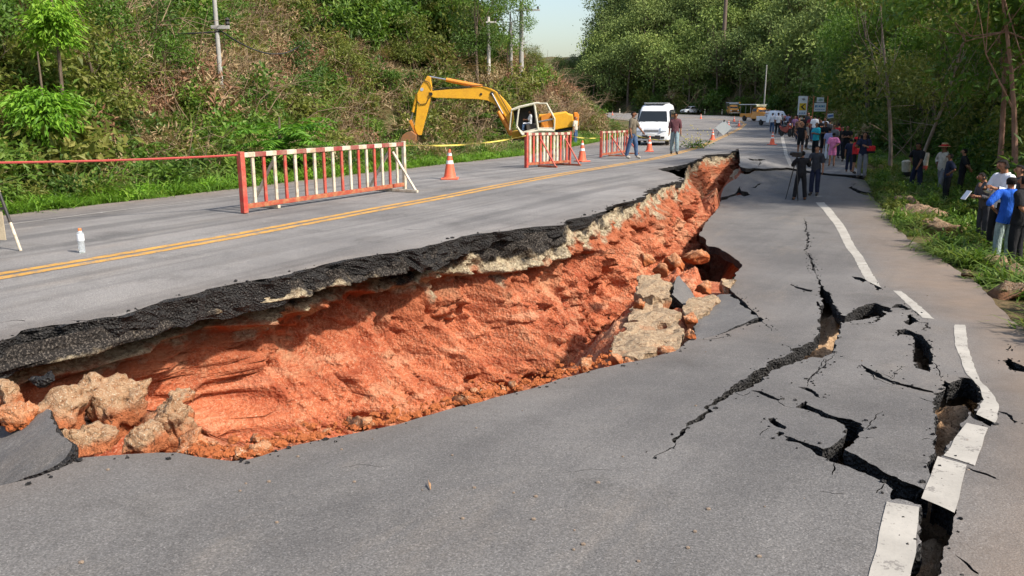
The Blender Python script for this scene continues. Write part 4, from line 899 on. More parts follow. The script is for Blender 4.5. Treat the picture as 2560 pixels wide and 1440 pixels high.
# trees that stand out one by one
def px_on_G(a, b_): return onto([(a, b_)], G)[0]
def stand_out(px_, py_, Y, mesh_i, s, rz, label, name='broadleaf_tree', meshes=None, tilt=(0, 0)):
    P_ = at_depth(px_, py_, Y) if py_ > 300 else Vector(px_on_G(px_, py_)); return put_tree(meshes or NEAR[mesh_i], P_.x, P_.y, s, rz, label, None, name, tilt)
slim = make_tree(301, 9, .085, 2.2, 5.5, 190, 12, .22, L_OLIVE, K_PALE, (-.06, 0), 7)
stand_out(2235, 330, 36, 0, 1.0, .4, 'slender pale trunked tree forking above the crowd by the motorcycles', 'slender_tree', slim, (0, -.10))
stand_out(2290, 360, 31, 0, .85, 2.0, 'pale bare trunk leaning left behind the person in the black polo shirt', 'slender_tree', slim, (0, -.16))
redt = make_tree(302, 10, .09, 3.3, 7.2, 330, 12, .24, L_GREEN, K_RED, (.03, 0), 9)
stand_out(2515, 330, 24, 0, 1.0, 1.0, 'tall reddish trunked tree behind the spectators at the right edge', 'broadleaf_tree', redt, (0, -.04))
stand_out(2560, 340, 22, 0, .95, 3.1, 'second reddish trunked tree leaning right at the right edge', 'broadleaf_tree', redt, (0, .12))
# leafy shrubs and small trees standing up out of the slope
SHR = [make_tree(320 + i, 3.2, .045, r_, 2.7, n_, 12, .19, m_, K_BROWN, ln_, 8) for i, (r_, n_, m_, ln_) in enumerate([(1.2, 110, L_GREEN, (.1, 0)), (1.4, 120, L_OLIVE, (-.08, .05)), (1.0, 100, L_DARK, (0, .1)), (1.3, 110, L_OLIVE, (.12, .05)), (1.1, 90, L_GREEN, (-.1, -.05))])]
SLB = ['mid green shrub standing up out of the brush on the left slope', 'olive green shrub standing up out of the brush on the left slope', 'dark green shrub standing up out of the brush on the left slope']
g = np.random.default_rng(44); kept = []
for i in range(400):
    if len(kept) >= 30: break
    a, b_ = g.uniform(-40, 1300), g.uniform(-60, 330)
    if 990 < a < 1320 and b_ > 190: continue
    P_ = px_on_G(a, b_)
    if P_[1] > 110 or pdist(np.array([P_[:2]]), FOOT_L)[1][0] < 0 or any(np.hypot(P_[0] - k_[0], P_[1] - k_[1]) < 1.5 for k_ in kept): continue
    kept.append(P_); v_ = int(g.integers(0, 5)); put_tree(SHR[v_], P_[0], P_[1], g.uniform(.5, .95) * (1.35 if P_[1] > 40 else 1), g.uniform(0, 6), SLB[[0, 1, 2, 1, 0][v_]], 'shrubs of the left slope', 'shrub', (g.normal() * .12, g.normal() * .12), P_[2])
RSB = ['mid green shrub with leaves to the ground behind the spectators', 'olive green shrub with leaves to the ground behind the spectators', 'dark green shrub with leaves to the ground behind the spectators']; kept = []
for i in range(900):
    if len(kept) >= 62: break
    a, Y_ = g.uniform(2090, 2700), g.uniform(17, 52); P_ = at_depth(a, 420, Y_); d_, s_ = pdist(np.array([[P_.x, P_.y]]), FOOT_R); d_ = d_[0] * -s_[0]
    if d_ < .5 or d_ > 9.0 or (a < 2450 and Y_ < 29.5) or (a >= 2430 and Y_ < 19.5) or any(math.hypot(P_.x - k_[0], P_.y - k_[1]) < 1.2 for k_ in kept): continue
    kept.append((P_.x, P_.y)); v_ = int(g.integers(0, 5)); put_tree(SHR[v_], P_.x, P_.y, g.uniform(.75, 1.3) * (1 + .04 * max(0, d_)), g.uniform(0, 6), RSB[[0, 1, 2, 1, 0][v_]], 'shrubs of the right bank', 'shrub', (g.normal() * .1, g.normal() * .1))
# bright saplings on the left
def weeping(name, seed, n, r):
    g = np.random.default_rng(seed); p, o = lumps(n, g, r, 9, .35); p[:, 2] += r[2] * .8; c = np.repeat(p, 7, 0); o = np.repeat(o, 7, 0); c = c + g.normal(size=c.shape) * np.array([.09, .09, .04])
    d = unit(o * np.array([1, 1, .2]) + g.normal(size=c.shape) * .35 + np.array([0, 0, -.55])); nm = unit(np.array([0, 0, 1.0]) + .5 * g.normal(size=c.shape) + .4 * o)
    return plant_mesh(name, *leaves(c, d, nm, .17 * g.uniform(.6, 1.2, len(c)), .055 * g.uniform(.7, 1.2, len(c)), g), L_BRIGHT)
frs = [weeping('crown', 60 + i, 270, r_) for i, r_ in enumerate([(.95, .85, .8), (.62, .6, 1.0)])]
def sapling(px_, py_, Y, s, label, me, stem_h=1.7):
    P_ = at_depth(px_, py_, Y); z = float(G(np.array([P_.x]), np.array([P_.y]))[0]); t = thing('sapling', (P_.x, P_.y, z - .05), rng.uniform(0, 6), label, 'young tree', None, s)
    MB().path([(0, 0, -.2), (.03, .02, stem_h * .5), (0, .05, stem_h), (.02, .02, stem_h + 1.2)], [.045, .04, .03, .012], 6).build('trunk', K_BROWN, t); o = add('crown', me, t); o.location = (0, 0, stem_h - .55); return t
sapling(120, 370, 16.0, 1.05, 'bright yellow green sapling with drooping fronds nearest the left edge of the photo', frs[0], 1.5)
sapling(165, 300, 17.5, 1.0, 'bright green sapling top standing just behind the lower one by the left edge', frs[1], 2.9)
fe = fronds('crown', 66, 40, 1.25, leaf_mat('fern_leaves', [(.06, .16, .012), (.10, .24, .02), (.16, .32, .03), (.22, .38, .04)]), .8, .22, .9, .06)
P_ = at_depth(700, 385, 20); t = thing('feathery_bush', (P_.x, P_.y, float(G(np.array([P_.x]), np.array([P_.y]))[0])), 0, 'bright green feathery bush on the slope behind the long barrier', 'bush', None, 1.25)
add('crown', fe, t); MB().path([(0, 0, -.2), (0, .02, .6), (.03, 0, 1.2)], [.05, .04, .02], 6).build('trunk', K_BROWN, t)
# dark trees on the hill above the excavator, and along the crest
for a_, b_, Y_, m_, s_, lb in [(1195, 215, 52, 5, .75, 'dark leaning tree on the slope right above the excavator boom'), (1060, 110, 50, 2, .8, 'dark green tree at the top of the slope above the excavator arm'), (1270, 215, 66, 3, .62, 'green tree at the end of the left hill beside the power poles'),
                              (940, 60, 46, 1, .6, 'olive tree on the crest above the middle of the left slope'), (840, 40, 44, 5, .55, 'dark tree on the crest left of the slope top over the long barrier'), (1140, 150, 58, 0, .6, 'green tree behind the dark leaning tree on the slope'), (40, 40, 24, 0, .35, 'small olive green tree at the top left corner of the slope'),
                              (1330, 225, 74, 4, .4, 'small pale green tree beside the grey power pole'), (600, 20, 36, 1, .4, 'small olive tree at the top of the slope behind the grey power pole')]: stand_out(a_, b_, Y_, m_, s_, rng.uniform(0, 6), lb)
# ================================================================== fallen blocks and slabs in the chasm
def block_mat(name, top, body, soil):
    b = NB(name); c = b.geo(); n1 = b.noise(c, 3, 5, .7); n2 = b.noise(c, 22, 4, .7); n3 = b.noise(c, 75, 3, .7)
    col = b.mix(b.ramp(n2, [(.35, 0), (.62, 1)]), body, top); col = b.mix(b.ramp(n3, [(.58, 0), (.68, 1)]), col, (.62, .55, .42))
    z = b.attr('v'); col = b.mix(b.ramp(b.math('ADD', z, b.math('MULTIPLY', b.math('SUBTRACT', n1, .5), .9)), [(.46, 1), (.66, 0)]), col, soil)
    col = b.mix(b.ramp(n2, [(.28, 1), (.40, 0)]), col, (.06, .04, .03))
    b.bsdf(col, .95, b.bump(b.math('ADD', n2, b.math('MULTIPLY', n3, .6)), 1.0, .04), 0, .1); return b.m
M_BLK = block_mat('gravel_block', (.46, .31, .19), (.33, .17, .085), (.43, .15, .065))
M_PALE = block_mat('pale_base_course', (.46, .34, .22), (.29, .19, .115), (.45, .20, .10))
M_BOULD = block_mat('bank_rock', (.36, .24, .15), (.20, .125, .075), (.26, .13, .07))
M_CLAY = block_mat('clay_clod', (.58, .30, .16), (.46, .16, .065), (.46, .14, .05))
def chunk(px_, py_, Y, dims, seed, mat, label, name='soil_block', cat='rubble', group=None, rz=0., tilt=(0, 0), sub=5, rough=1.0, dark_top=False):
    c = at_depth(px_, py_, Y); k = bmesh.new(); bmesh.ops.create_icosphere(k, subdivisions=sub, radius=1)
    V = np.array([v.co for v in k.verts]); F = np.array([[v.index for v in f.verts] for f in k.faces]); k.free()
    d = unit(V); q = np.sign(d) * np.abs(d) ** .72; q = q / np.abs(q).max(1)[:, None] ** .35
    g = np.random.default_rng(seed)
    for i in range(12):                                            # broken faces
        nn = unit(g.normal(size=3)); lim = g.uniform(.42, .75); s_ = q @ nn; q = np.where((s_ > lim)[:, None], q - nn * (s_ - lim)[:, None] * .97, q)
    sc = np.array(dims) / 2; p = q * sc; m = float(np.mean(sc)); nrm = unit(q / sc)
    d1, d2, cid = worley(p + seed * 3.1, 5.0 / (m * 2), seed); r = fbm(p + seed, 1.2 / m, 4, seed) * .14 * m + (cid - .5) * .26 * m * sstep(d2 - d1, 0, .3) + fbm(p + seed, 5 / m, 4, seed + 1, .6) * .10 * m + fbm(p + seed, 26, 3, seed + 2, .7) * .022
    p = p + nrm * (r * rough)[:, None]; v = (p[:, 2] / sc[2] + 1) / 2
    me = mesh_np(name, p, F, mat, True, {'v': v}); o = add(name, me, None, c, (tilt[0], tilt[1], rz)); return tag(o, label, cat, group)
GR = 'fallen blocks of roadbed in the chasm'
chunk(150, 1025, 5.3, (.50, .55, .60), 11, M_BLK, 'large gravelly block with a dark asphalt cap at the left end of the chasm', rz=.3)
chunk(300, 1020, 5.6, (.60, .6, .58), 12, M_BLK, 'wide tan block with a flat gravel top beside the capped block', rz=.2)
chunk(430, 1060, 5.45, (.46, .45, .58), 13, M_BLK, 'rough leaning block of clay and gravel below the two-knobbed one', rz=.9, tilt=(.1, .3))
chunk(462, 990, 5.8, (.20, .22, .13), 14, M_BLK, 'small knob of gravel on the upper right of the left rubble heap', rz=.2)
chunk(465, 1028, 5.75, (.17, .22, .10), 15, M_BLK, 'small flat clod just under the gravel knob', rz=.5)
chunk(20, 990, 5.3, (.24, .4, .36), 16, M_BLK, 'grey brown block cut off by the left edge of the photo', rz=.7)
chunk(45, 1050, 5.0, (.26, .3, .22), 17, M_CLAY, 'orange clay clod between the left edge and the fallen asphalt slab')
chunk(240, 1095, 5.05, (.44, .3, .26), 18, M_BLK, 'broken clay lump in front of the wide tan block', rz=.4)
chunk(350, 1105, 5.05, (.40, .3, .26), 19, M_BLK, 'crumbling clay lump at the foot of the leaning block', rz=1.2)
chunk(105, 955, 5.25, (.20, .2, .10), 10, M_BROKEN, 'black asphalt lump resting on top of the large gravelly block', name='asphalt_lump', rz=.2, sub=4)
g = np.random.default_rng(14)
LB_ = [(480,1140),(520,1143),(570,1150),(620,1146),(660,1134),(720,1114),(800,1098),(900,1078),(1000,1058),(1090,1031),(1150,1012),(1205,1000),(1270,983),(1340,968),(1400,946),(1470,926),(1530,912)]
for i in range(26):
    k = g.integers(0, len(LB_)) if i % 2 else g.integers(0, 5); a, b_ = LB_[k]; a += g.uniform(-25, 25); b_ -= g.uniform(4, 40 if k < 5 else 22); y = onto([(a, b_)], lambda x, y: zB(x, y) - .12)[0, 1] + .05; s_ = g.choice([.05, .07, .09, .14], p=[.35, .3, .2, .15])
    chunk(a, b_, y, (s_ * g.uniform(1, 2), s_ * g.uniform(1, 1.8), s_), 30 + i, M_CLAY, 'crumbled clay clod lying along the near edge of the chasm', 'clay_clod', 'clod', 'clay clods along the near edge of the chasm', rz=g.uniform(0, 6), sub=3, tilt=(g.normal() * .4, g.normal() * .4))
m = MB(); P_ = []
for i in range(650):
    u_ = g.random(); k = int(u_ * (len(LB_) - 1)); a = LB_[k][0] + (LB_[k + 1][0] - LB_[k][0]) * g.random(); b_ = np.interp(a, [q[0] for q in LB_], [q[1] for q in LB_]) - abs(g.normal()) * 16 + 2; P_.append((a, b_))
W_ = onto(P_, lambda x, y: zB(x, y) - .14)
for q in W_: m.ball((q[0], q[1], q[2] + .02), g.choice([.008, .014, .022, .032], p=[.4, .35, .17, .08]), 1, (g.uniform(.8, 1.5), g.uniform(.8, 1.4), .8))
for v in m.b.verts: v.co += Vector(g.normal(size=3) * .004)
tag(m.build('clay_crumbs', M_CLAY), kind='stuff')
def slab(corners, th, mats, label, name='asphalt_slab', cat='slab', seed=1, step=.05, part=None):
    """thick broken plate: corners are (px, py, depth); first material on the top face, second on the broken sides"""
    C = np.array([at_depth(*c) for c in corners]); cen = C.mean(0); u_, s_, vt = np.linalg.svd(C - cen); ex, ey, n = vt[0], vt[1], vt[2]
    if n[2] < 0: n = -n
    ey = np.cross(n, ex); P2 = np.stack([(C - cen) @ ex, (C - cen) @ ey], 1)
    area = .5 * np.sum(P2[:, 0] * np.roll(P2[:, 1], -1) - np.roll(P2[:, 0], -1) * P2[:, 1])
    if area < 0: P2 = P2[::-1]
    P2 = resample(np.r_[P2, P2[:1]], step)[:-1]; q = xyz(P2[:, 0], P2[:, 1]) + seed; P2 = P2 + np.stack([fbm(q, 5, 4, seed, .65), fbm(q, 5, 4, seed + 4, .65)], 1) * (.06 if mats[0] is M_SLAB else .11)
    lo, hi = P2.min(0), P2.max(0); gx_, gy_ = np.meshgrid(np.arange(lo[0], hi[0], step * 1.4), np.arange(lo[1], hi[1], step * 1.4)); g_ = np.stack([gx_.ravel(), gy_.ravel()], 1); g_ = g_[pip(g_, P2)]
    hgt = lambda x, y: .03 * fbm(xyz(x, y) + seed, 2.0, 4, seed) + (.07 * fbm(xyz(x, y) + seed, 4, 3, seed + 7) + .045 * fbm(xyz(x, y) + seed, 12, 3, seed + 2) if mats[0] is not M_SLAB else 0)
    v, f, z = cdt_sheet(P2, [], hgt, g_); SV, SF = skirt(v, f, z, [0, .02, th * .3, th * .6, th], .03, seed)
    nb_ = len(SV) // 5; bot = len(v) + len(SV); V = np.r_[xyz(v[:, 0], v[:, 1], z), SV, xyz(v[:, 0], v[:, 1], z - th)]
    Fa = f.tolist() + (SF + len(v)).tolist() + (f[:, ::-1] + bot).tolist()
    W = V[:, :1] * ex + V[:, 1:2] * ey + V[:, 2:] * n
    mi = np.r_[np.zeros(len(f)), np.ones(len(SF)), np.ones(len(f))]
    me = mesh_np(name, W, Fa, None, False, {'v': np.clip(.75 + V[:, 2] / th * .6, 0, 1), 'dust': np.zeros(len(W)), 'lay': np.full(len(W), .8)}, [mats[0], mats[1]], mi)
    o = add(name, me, None, cen); return tag(o, label, cat)
slab([(-90, 1238, 4.15), (0, 1214, 4.08), (95, 1190, 4.08), (135, 1178, 4.12), (184, 1138, 4.25), (148, 1062, 4.75), (108, 1008, 5.2), (60, 1030, 5.25), (30, 1058, 5.2), (-70, 1090, 5.4)], .16, [M_SLAB, M_BROKEN], 'dark asphalt slab tipped into the left end of the chasm', seed=2)
slab([(1736, 849, 8.05), (1738, 800, 9.2), (1766, 772, 9.9), (1795, 738, 10.7), (1824, 730, 10.7), (1860, 760, 9.75), (1896, 795, 8.95), (1815, 828, 8.35)], .16, [M_SLAB, M_BROKEN], 'grey asphalt slab with a crack sagging over the right lip of the chasm', seed=3)
slab([(1702, 681, 10.7), (1738, 748, 10.3), (1712, 758, 9.9), (1682, 738, 10.0), (1680, 712, 10.4)], .12, [M_SLAB, M_BROKEN], 'dark pointed asphalt shard standing upright among the pale rubble', seed=4, step=.04)
slab([(1530, 886, 7.6), (1548, 838, 8.3), (1572, 812, 8.75), (1622, 800, 8.85), (1640, 812, 8.6), (1690, 800, 8.8), (1718, 838, 8.3), (1704, 862, 7.95), (1688, 878, 7.7), (1640, 880, 7.75), (1600, 895, 7.55)], .44, [M_PALE, M_PALE], 'largest pale layered block of base course at the right end of the chasm', 'base_course_block', 'rubble', seed=5)
slab([(1574, 800, 9.1), (1584, 766, 9.75), (1640, 750, 10.0), (1662, 772, 9.6), (1704, 778, 9.4), (1690, 794, 9.1), (1636, 802, 8.95)], .40, [M_PALE, M_PALE], 'pale block of base course right behind the largest pale block', 'base_course_block', 'rubble', seed=12)
slab([(1588, 738, 9.9), (1600, 696, 10.7), (1650, 688, 10.9), (1684, 712, 10.4), (1680, 742, 9.9), (1630, 746, 9.7)], .30, [M_PALE, M_PALE], 'pale block of base course left of the upright asphalt shard', 'base_course_block', 'rubble', seed=6)
slab([(1712, 768, 9.6), (1740, 742, 10.2), (1790, 738, 10.3), (1796, 752, 10.0), (1762, 778, 9.3), (1735, 800, 9.0), (1712, 790, 9.2)], .26, [M_PALE, M_PALE], 'small pale block wedged between the shard and the sagging slab', 'base_course_block', 'rubble', seed=7)
slab([(1812, 690, 11.4), (1832, 702, 11.2), (1834, 716, 11.0), (1818, 722, 10.9), (1802, 712, 11.0)], .16, [M_PALE, M_PALE], 'pale broken piece under the black hollow of the right lip', 'base_course_block', 'rubble', seed=8, step=.04)
slab([(1834, 426, 29.5), (1846, 424, 29.5), (1848, 446, 27.5), (1836, 450, 27.2), (1828, 440, 28.0)], .5, [M_PALE, M_PALE], 'pale chunk at the far tip of the chasm', 'base_course_block', 'rubble', seed=9, step=.1)
for i, (a, b_, y, s_) in enumerate([(1650, 672, 11.4, .24), (1690, 655, 12.0, .3), (1740, 640, 12.5, .34), (1620, 650, 12.0, .26), (1570, 905, 7.2, .12), (1545, 900, 7.2, .14), (1660, 885, 7.5, .14), (1728, 800, 8.8, .16), (1722, 835, 8.2, .13), (1760, 715, 10.6, .2), (1600, 760, 9.6, .16)]):
    chunk(a, b_, y, (s_ * 1.4, s_ * 1.2, s_), 60 + i, M_CLAY, 'orange clay clod among the pale rubble at the right end of the chasm', 'clay_clod', 'clod', 'clay clods among the right rubble', rz=i * 1.7, sub=4)
# torn bank right of the pavement
for i, (a, b_, dm, lb) in enumerate([(2300, 540, (1.2, 1.6, .55), 'long bare earth block torn from the bank below the person in navy'), (2352, 575, (.9, 1.3, .6), 'rounded tan earth block at the near end of the long torn block'), (2268, 512, (.5, .7, .4), 'small pinkish rock at the far end of the torn bank'),
                                  (2438, 640, (.7, .9, .55), 'grey brown rock by the grass below the person in blue'), (2485, 668, (.6, .8, .6), 'brown boulder second from the right edge of the photo'), (2535, 690, (.6, .8, .5), 'tan rock at the right edge of the photo'), (2520, 735, (.7, .9, .4), 'low earth clod nearest the camera beside the right verge'), (2420, 690, (.3, .4, .2), 'small loose rock at the edge of the dusty pavement')]):
    c = px_on_G(a, b_ + 12); chunk(a, b_ - (4 if i < 3 else 6), c[1], tuple(q_ * (1.1 if i < 3 else .72) for q_ in dm), 80 + i, M_BOULD, lb, 'bank_rock', 'rock', rz=.5, sub=4, rough=.8)
# scattered chips on the asphalt
g = np.random.default_rng(3); m = MB(); P_ = []
for i in range(90):
    a, b_ = g.uniform(200, 2500), g.uniform(560, 1430); P_.append((a, b_))
W = onto(P_, zB); keep_ = pip(W[:, :2], polyB)
for cr_ in cracksB: keep_ &= ~pip(W[:, :2], cr_)
for q in W[keep_]: m.ball((q[0], q[1], q[2] + .003), g.uniform(.004, .011), 1, (1.2, 1, .7))
tag(m.build('road_gravel', paint('chip_stone', (.20, .15, .11))), kind='stuff')
q = onto([(1074, 1218)], zB)[0]; o = thing('dry_leaf', q + np.array([0, 0, .006]), .4, 'small curled dry leaf lying on the asphalt in the foreground', 'leaf')
MB().path([(-.008, -.04, .004), (0, 0, .012), (.006, .035, .006)], [.003, .006, .001], 5).build('blade', paint('dry_leaf', (.42, .24, .12)), o); MB().path([(.006, .033, .006), (.009, .05, .008)], [.0015, .001], 4).build('stalk', MATS['dry_leaf'], o)

# ================================================================== barriers, cones, tapes
RED = paint('red_paint', (.46, .055, .040), .6, .6, 6, (.36, .20, .13)); WHT = paint('white_paint', (.60, .54, .43), .6, .75, 6, (.34, .23, .13)); DRED = paint('dark_red_paint', (.26, .032, .032), .65, .6, 6, (.30, .22, .16))
BLACK = paint('black_paint', (.018, .018, .018), .5, .2); RUST = paint('rusty_red_paint', (.34, .065, .035), .7, .8, 7, (.38, .22, .10)); GREY = paint('grey_metal', (.30, .30, .31), .45, .2, 6, metallic=.5)
def gp(px_, surf=zA): return Vector(onto([px_], surf)[0])
def barrier(pl, pr, h, pattern, label, feet, rail_cols=(0, 1), post=.09, barw=.055):
    A, B = gp(pl), gp(pr); d = B - A; Ln = d.length; rz = math.atan2(d.y, d.x); sl_ = math.asin(d.z / Ln)
    t = thing('barrier', A, rz, label, 'barrier', 'red and white road barriers'); M_ = [WHT, RED, DRED]
    def tilt(x): return x * math.sin(sl_)
    MB().box((0, 0, h / 2 + .01), (post, post, h), bev=.008).build('post', RED, t); MB().box((Ln, 0, h / 2 + .01 + tilt(Ln)), (post * .75, post * .75, h), bev=.008).build('post', WHT if pattern[-1] == 'w' else RED, t)
    zt, zb = h - .045, .11
    m = MB().box((Ln / 2, 0, zb + tilt(Ln / 2)), (Ln - post, .06, .075), (0, -sl_, 0), bev=.006); m.build('bottom_rail', RUST, t)
    ns_ = len(pattern) + 1
    for i in range(ns_):
        w_ = (Ln - post) / ns_; x = post / 2 + w_ * (i + .5); MB().box((x, 0, zt + tilt(x)), (w_ - .002, .07, .075), (0, -sl_, 0), bev=.006).build('top_rail_segment', [WHT, DRED][i % 2], t)
    for i, ch in enumerate(pattern):
        x = Ln * (i + 1) / (len(pattern) + 1); MB().box((x, 0, (zt + zb) / 2 + tilt(x)), (barw, .035, zt - zb - .078), bev=.006).build('bar', WHT if ch == 'w' else RED, t)
    for x, side, colr in feet:
        x = x * Ln; z0 = tilt(x); mt_ = WHT if colr == 'w' else RED
        MB().path([(x, side * .05, zt - .14 + z0), (x, side * .58, .05 + z0)], .028, 6).build('brace', mt_, t); MB().box((x, side * .30, .035 + z0), (.06, .66, .05), bev=.006).build('foot', RUST if colr == 'r' else WHT, t)
    return t
b1 = barrier((612, 534), (1012, 474), .97, 'wrwrwrwrwrwrwrwrw', 'long red and white barred barrier standing in the left lane', [(.17, 1, 'w'), (.9, -1, 'w'), (.9, 1, 'w')])
b2 = barrier((1316, 420), (1424, 412), 1.0, 'wrwrwwrwwrwr', 'short red and white barrier in front of the excavator cab', [(.28, -1, 'r'), (.85, -1, 'r'), (.85, 1, 'r')], barw=.092)
b3 = barrier((1502, 394), (1566, 384), .98, 'wrwrwrwwr', 'short weathered red and white barrier beside the person in blue jeans', [(.3, -1, 'r'), (.9, -1, 'r')], barw=.105)
CONE = paint('cone_orange', (.78, .13, .06), .5, .25, 4, (.25, .15, .1)); CWHITE = paint('cone_white', (.80, .78, .74), .4, .2)
def cone0(name='traffic_cone'):
    t = thing(name, (0, 0, 0)); MB().box((0, 0, .02), (.40, .40, .035), bev=.012).build('base', CONE, t)
    pr = lambda z: .135 * (1 - z / .74) + .018
    MB().lathe([(.165, .036), (.15, .05), (pr(.07), .07), (pr(.40), .40), (pr(.66), .66), (.022, .70), (.0, .70)], 20).build('body', CONE, t, True)
    for z0, z1 in ((.36, .44), (.55, .62)): MB().lathe([(pr(z0) + .003, z0), (pr(z1) + .003, z1)], 20).build('white_band', CWHITE, t, True)
    return t
cone = cone0(); CG = 'orange traffic cones on the road'
for i, (a, b_, lb) in enumerate([(1125, 448, 'faded orange cone standing right of the long barrier'), (1455, 404, 'orange cone between the second and third barriers'), (1623, 379, 'orange cone in front of the white van'), (1930, 362, 'orange cone alone in the right lane before the crowd'), (1781, 350, 'orange cone left of the grey diamond sign'),
                              (1847, 316, 'orange cone on the bend of the yellow line'), (1835, 304, 'small orange cone just beyond the one on the yellow bend'), (1752, 297, 'small orange cone far off right of the van'), (1531, 288, 'tiny orange cone at the start of the far bend left of the van'), (1821, 318, 'orange cone showing behind the grey diamond sign')]):
    o = cone if i == 0 else copy_tree(cone); o.location = gp((a, b_)); o.rotation_euler = (0, 0, i * .7); tag(o, lb, 'traffic cone', CG)
def catenary(a, b_, sag, n=24): return [a.lerp(b_, t) + Vector((0, 0, -4 * sag * t * (1 - t))) for t in np.linspace(0, 1, n)]
A = gp((612, 534)); L0 = at_depth(-420, 470, 9.8); hb = A + Vector((0, 0, .93))
p0 = gp((-420, 600)); t = thing('red_post', p0, 0, 'red metal post holding the far end of the red rope', 'post'); MB().tube((0, 0, -.1), (0, 0, 1.15), .03).build('post', RED, t); MB().ball((0, 0, 1.16), .034, 2).build('cap', RED, t)
o = MB().path([Vector(p) for p in catenary(p0 + Vector((0, 0, .99)), hb, .05)], .017, 6).build('red_rope', paint('red_rope', (.42, .06, .05), .7, .3)); tag(o, 'taut dusty red rope from the long barrier to the left edge', 'rope')
q = px_on_G(133, 492); t = thing('red_post', q, 0, 'thin rusty red stake in the grass under the red rope', 'post'); MB().tube((0, 0, -.2), (-.03, 0, .72), .028, .025).build('stake', RUST, t); MB().ball((-.03, 0, .72), .028, 2).build('cap', RUST, t)
TAPE = paint('yellow_tape', (.62, .52, .10), .5, .15)
def tape(a, b_, sag, label, wid=.034):
    pts = catenary(a, b_, sag, 30); k = bmesh.new(); pv = None; d = (b_ - a).normalized(); sd = d.cross(Vector((0, 0, 1))).normalized()
    for i, p in enumerate(pts):
        tw = .9 * math.sin(i * .55) + .3; e = (Vector((0, 0, 1)) * math.cos(tw) + sd * math.sin(tw)) * wid / 2; cur = (k.verts.new(p + e), k.verts.new(p - e))
        if pv: k.faces.new((pv[0], pv[1], cur[1], cur[0]))
        pv = cur
    me = bpy.data.meshes.new('caution_tape'); k.to_mesh(me); k.free(); me.materials.append(TAPE); o = add('caution_tape', me); sm = o.modifiers.new('t', 'SOLIDIFY'); sm.thickness = .002
    return tag(o, label, 'tape')
e1 = gp((1012, 474)) + Vector((0, 0, .90)); e2 = gp((1316, 420)) + Vector((0, 0, .92)); e3 = gp((1424, 412)) + Vector((0, 0, .88)); e4 = gp((1502, 394)) + Vector((0, 0, .75))
tape(e1, e2, .10, 'yellow caution tape sagging between the long barrier and the second one'); tape(e3, e4, .05, 'yellow caution tape between the second and third barriers')
e5 = gp((1566, 384)) + Vector((0, 0, .9)); e6 = at_depth(1672, 352, 33.2); tape(e5, e6, .08, 'yellow caution tape stretched in front of the white van')
# striped sign stand cut by the left edge, water bottle
f1 = gp((52, 627)); t = thing('sign_stand', f1, 0, 'black and white striped sign stand with a beige plate at the left edge', 'sign stand')
def striped_leg(p, q, parent):
    p, q = Vector(p), Vector(q); leg = MB().path([p, q], .017, 8).build('leg', WHT, parent)
    for a_, b_ in ((.32, .66),): MB().path([p.lerp(q, a_), p.lerp(q, b_)], .0185, 8).build('black_band', BLACK, leg)
top_ = Vector((-.32, .12, 1.05)); striped_leg((0, 0, 0), top_, t); striped_leg((-1.15, .05, 0), (-.83, .16, 1.05), t)
MB().box((-.58, .05, .50), (.86, .03, .03), bev=.004).build('cross_bar', BLACK, t); MB().box((-.58, .10, 1.03), (.60, .03, .03), bev=.004).build('cross_bar', BLACK, t)
MB().box((-.60, .055, .30), (.82, .012, .36), bev=.004).build('sign_plate', paint('beige_plate', (.48, .40, .28), .5, .3), t)
bt = gp((206, 632)); t = thing('water_bottle', bt, 0, 'clear plastic water bottle with a white label and orange cap on the road', 'bottle')
b = NB('clear_plastic'); p_ = b.n('BsdfPrincipled'); p_.inputs['Base Color'].default_value = (.86, .92, .95, 1); p_.inputs['Roughness'].default_value = .12; p_.inputs['Transmission Weight'].default_value = .75; p_.inputs['IOR'].default_value = 1.33; b.t.links.new(p_.outputs[0], b.out.inputs[0])
MB().lathe([(.0, .0), (.032, .0), (.036, .008), (.035, .03), (.033, .05), (.036, .07), (.033, .09), (.036, .11), (.034, .125), (.038, .15), (.038, .215), (.036, .23), (.020, .262), (.015, .268), (.0, .268)], 20).build('bottle_body', b.m, t, True)
MB().lathe([(.0388, .145), (.0392, .15), (.0392, .215), (.0388, .22)], 20).build('paper_label', paint('white_label', (.80, .82, .86), .5, .1), t, True); MB().lathe([(.0, .262), (.019, .262), (.019, .288), (.016, .292), (0, .292)], 16).build('cap', paint('orange_cap', (.72, .20, .06), .4, .1), t, True)

# ================================================================== excavator (side on, built in metres)
YEL = paint('machine_yellow', (.78, .40, .025), .45, .22, 2.2, (.30, .13, .04)); YELO = paint('machine_orange', (.70, .25, .03), .5, .35, 3, (.25, .1, .04)); CREAM = paint('cab_cream', (.66, .62, .50), .45, .2); CHROME = paint('cylinder_rod', (.45, .45, .46), .3, .1, 5, metallic=.8); DARK = paint('dark_rubber', (.022, .021, .02), .8, .4, 4, (.12, .08, .05))
b = NB('tinted_glass'); p_ = b.n('BsdfPrincipled'); p_.inputs['Base Color'].default_value = (.018, .022, .026, 1); p_.inputs['Roughness'].default_value = .08; p_.inputs['Specular IOR Level'].default_value = .3; b.t.links.new(p_.outputs[0], b.out.inputs[0]); GLASS = b.m
EY = 48.0; PM = FPX / EY / 1.005
exo = at_depth(1365, 372, EY); gz0 = float(G(np.array([exo.x]), np.array([exo.y]))[0])
ex = thing('excavator', (exo.x, exo.y, exo.z), R(-3), 'yellow excavator with a cream cab digging at the foot of the left slope', 'excavator')
E = lambda x, y: (((1000 + x / 5.333) - 1365) / PM, (372 - (170 + y / 5.333)) / PM)
def EP(l): return [E(*p) for p in l]
def e3(x, y, d): a, b_ = E(x, y); return Vector((a, d, b_))
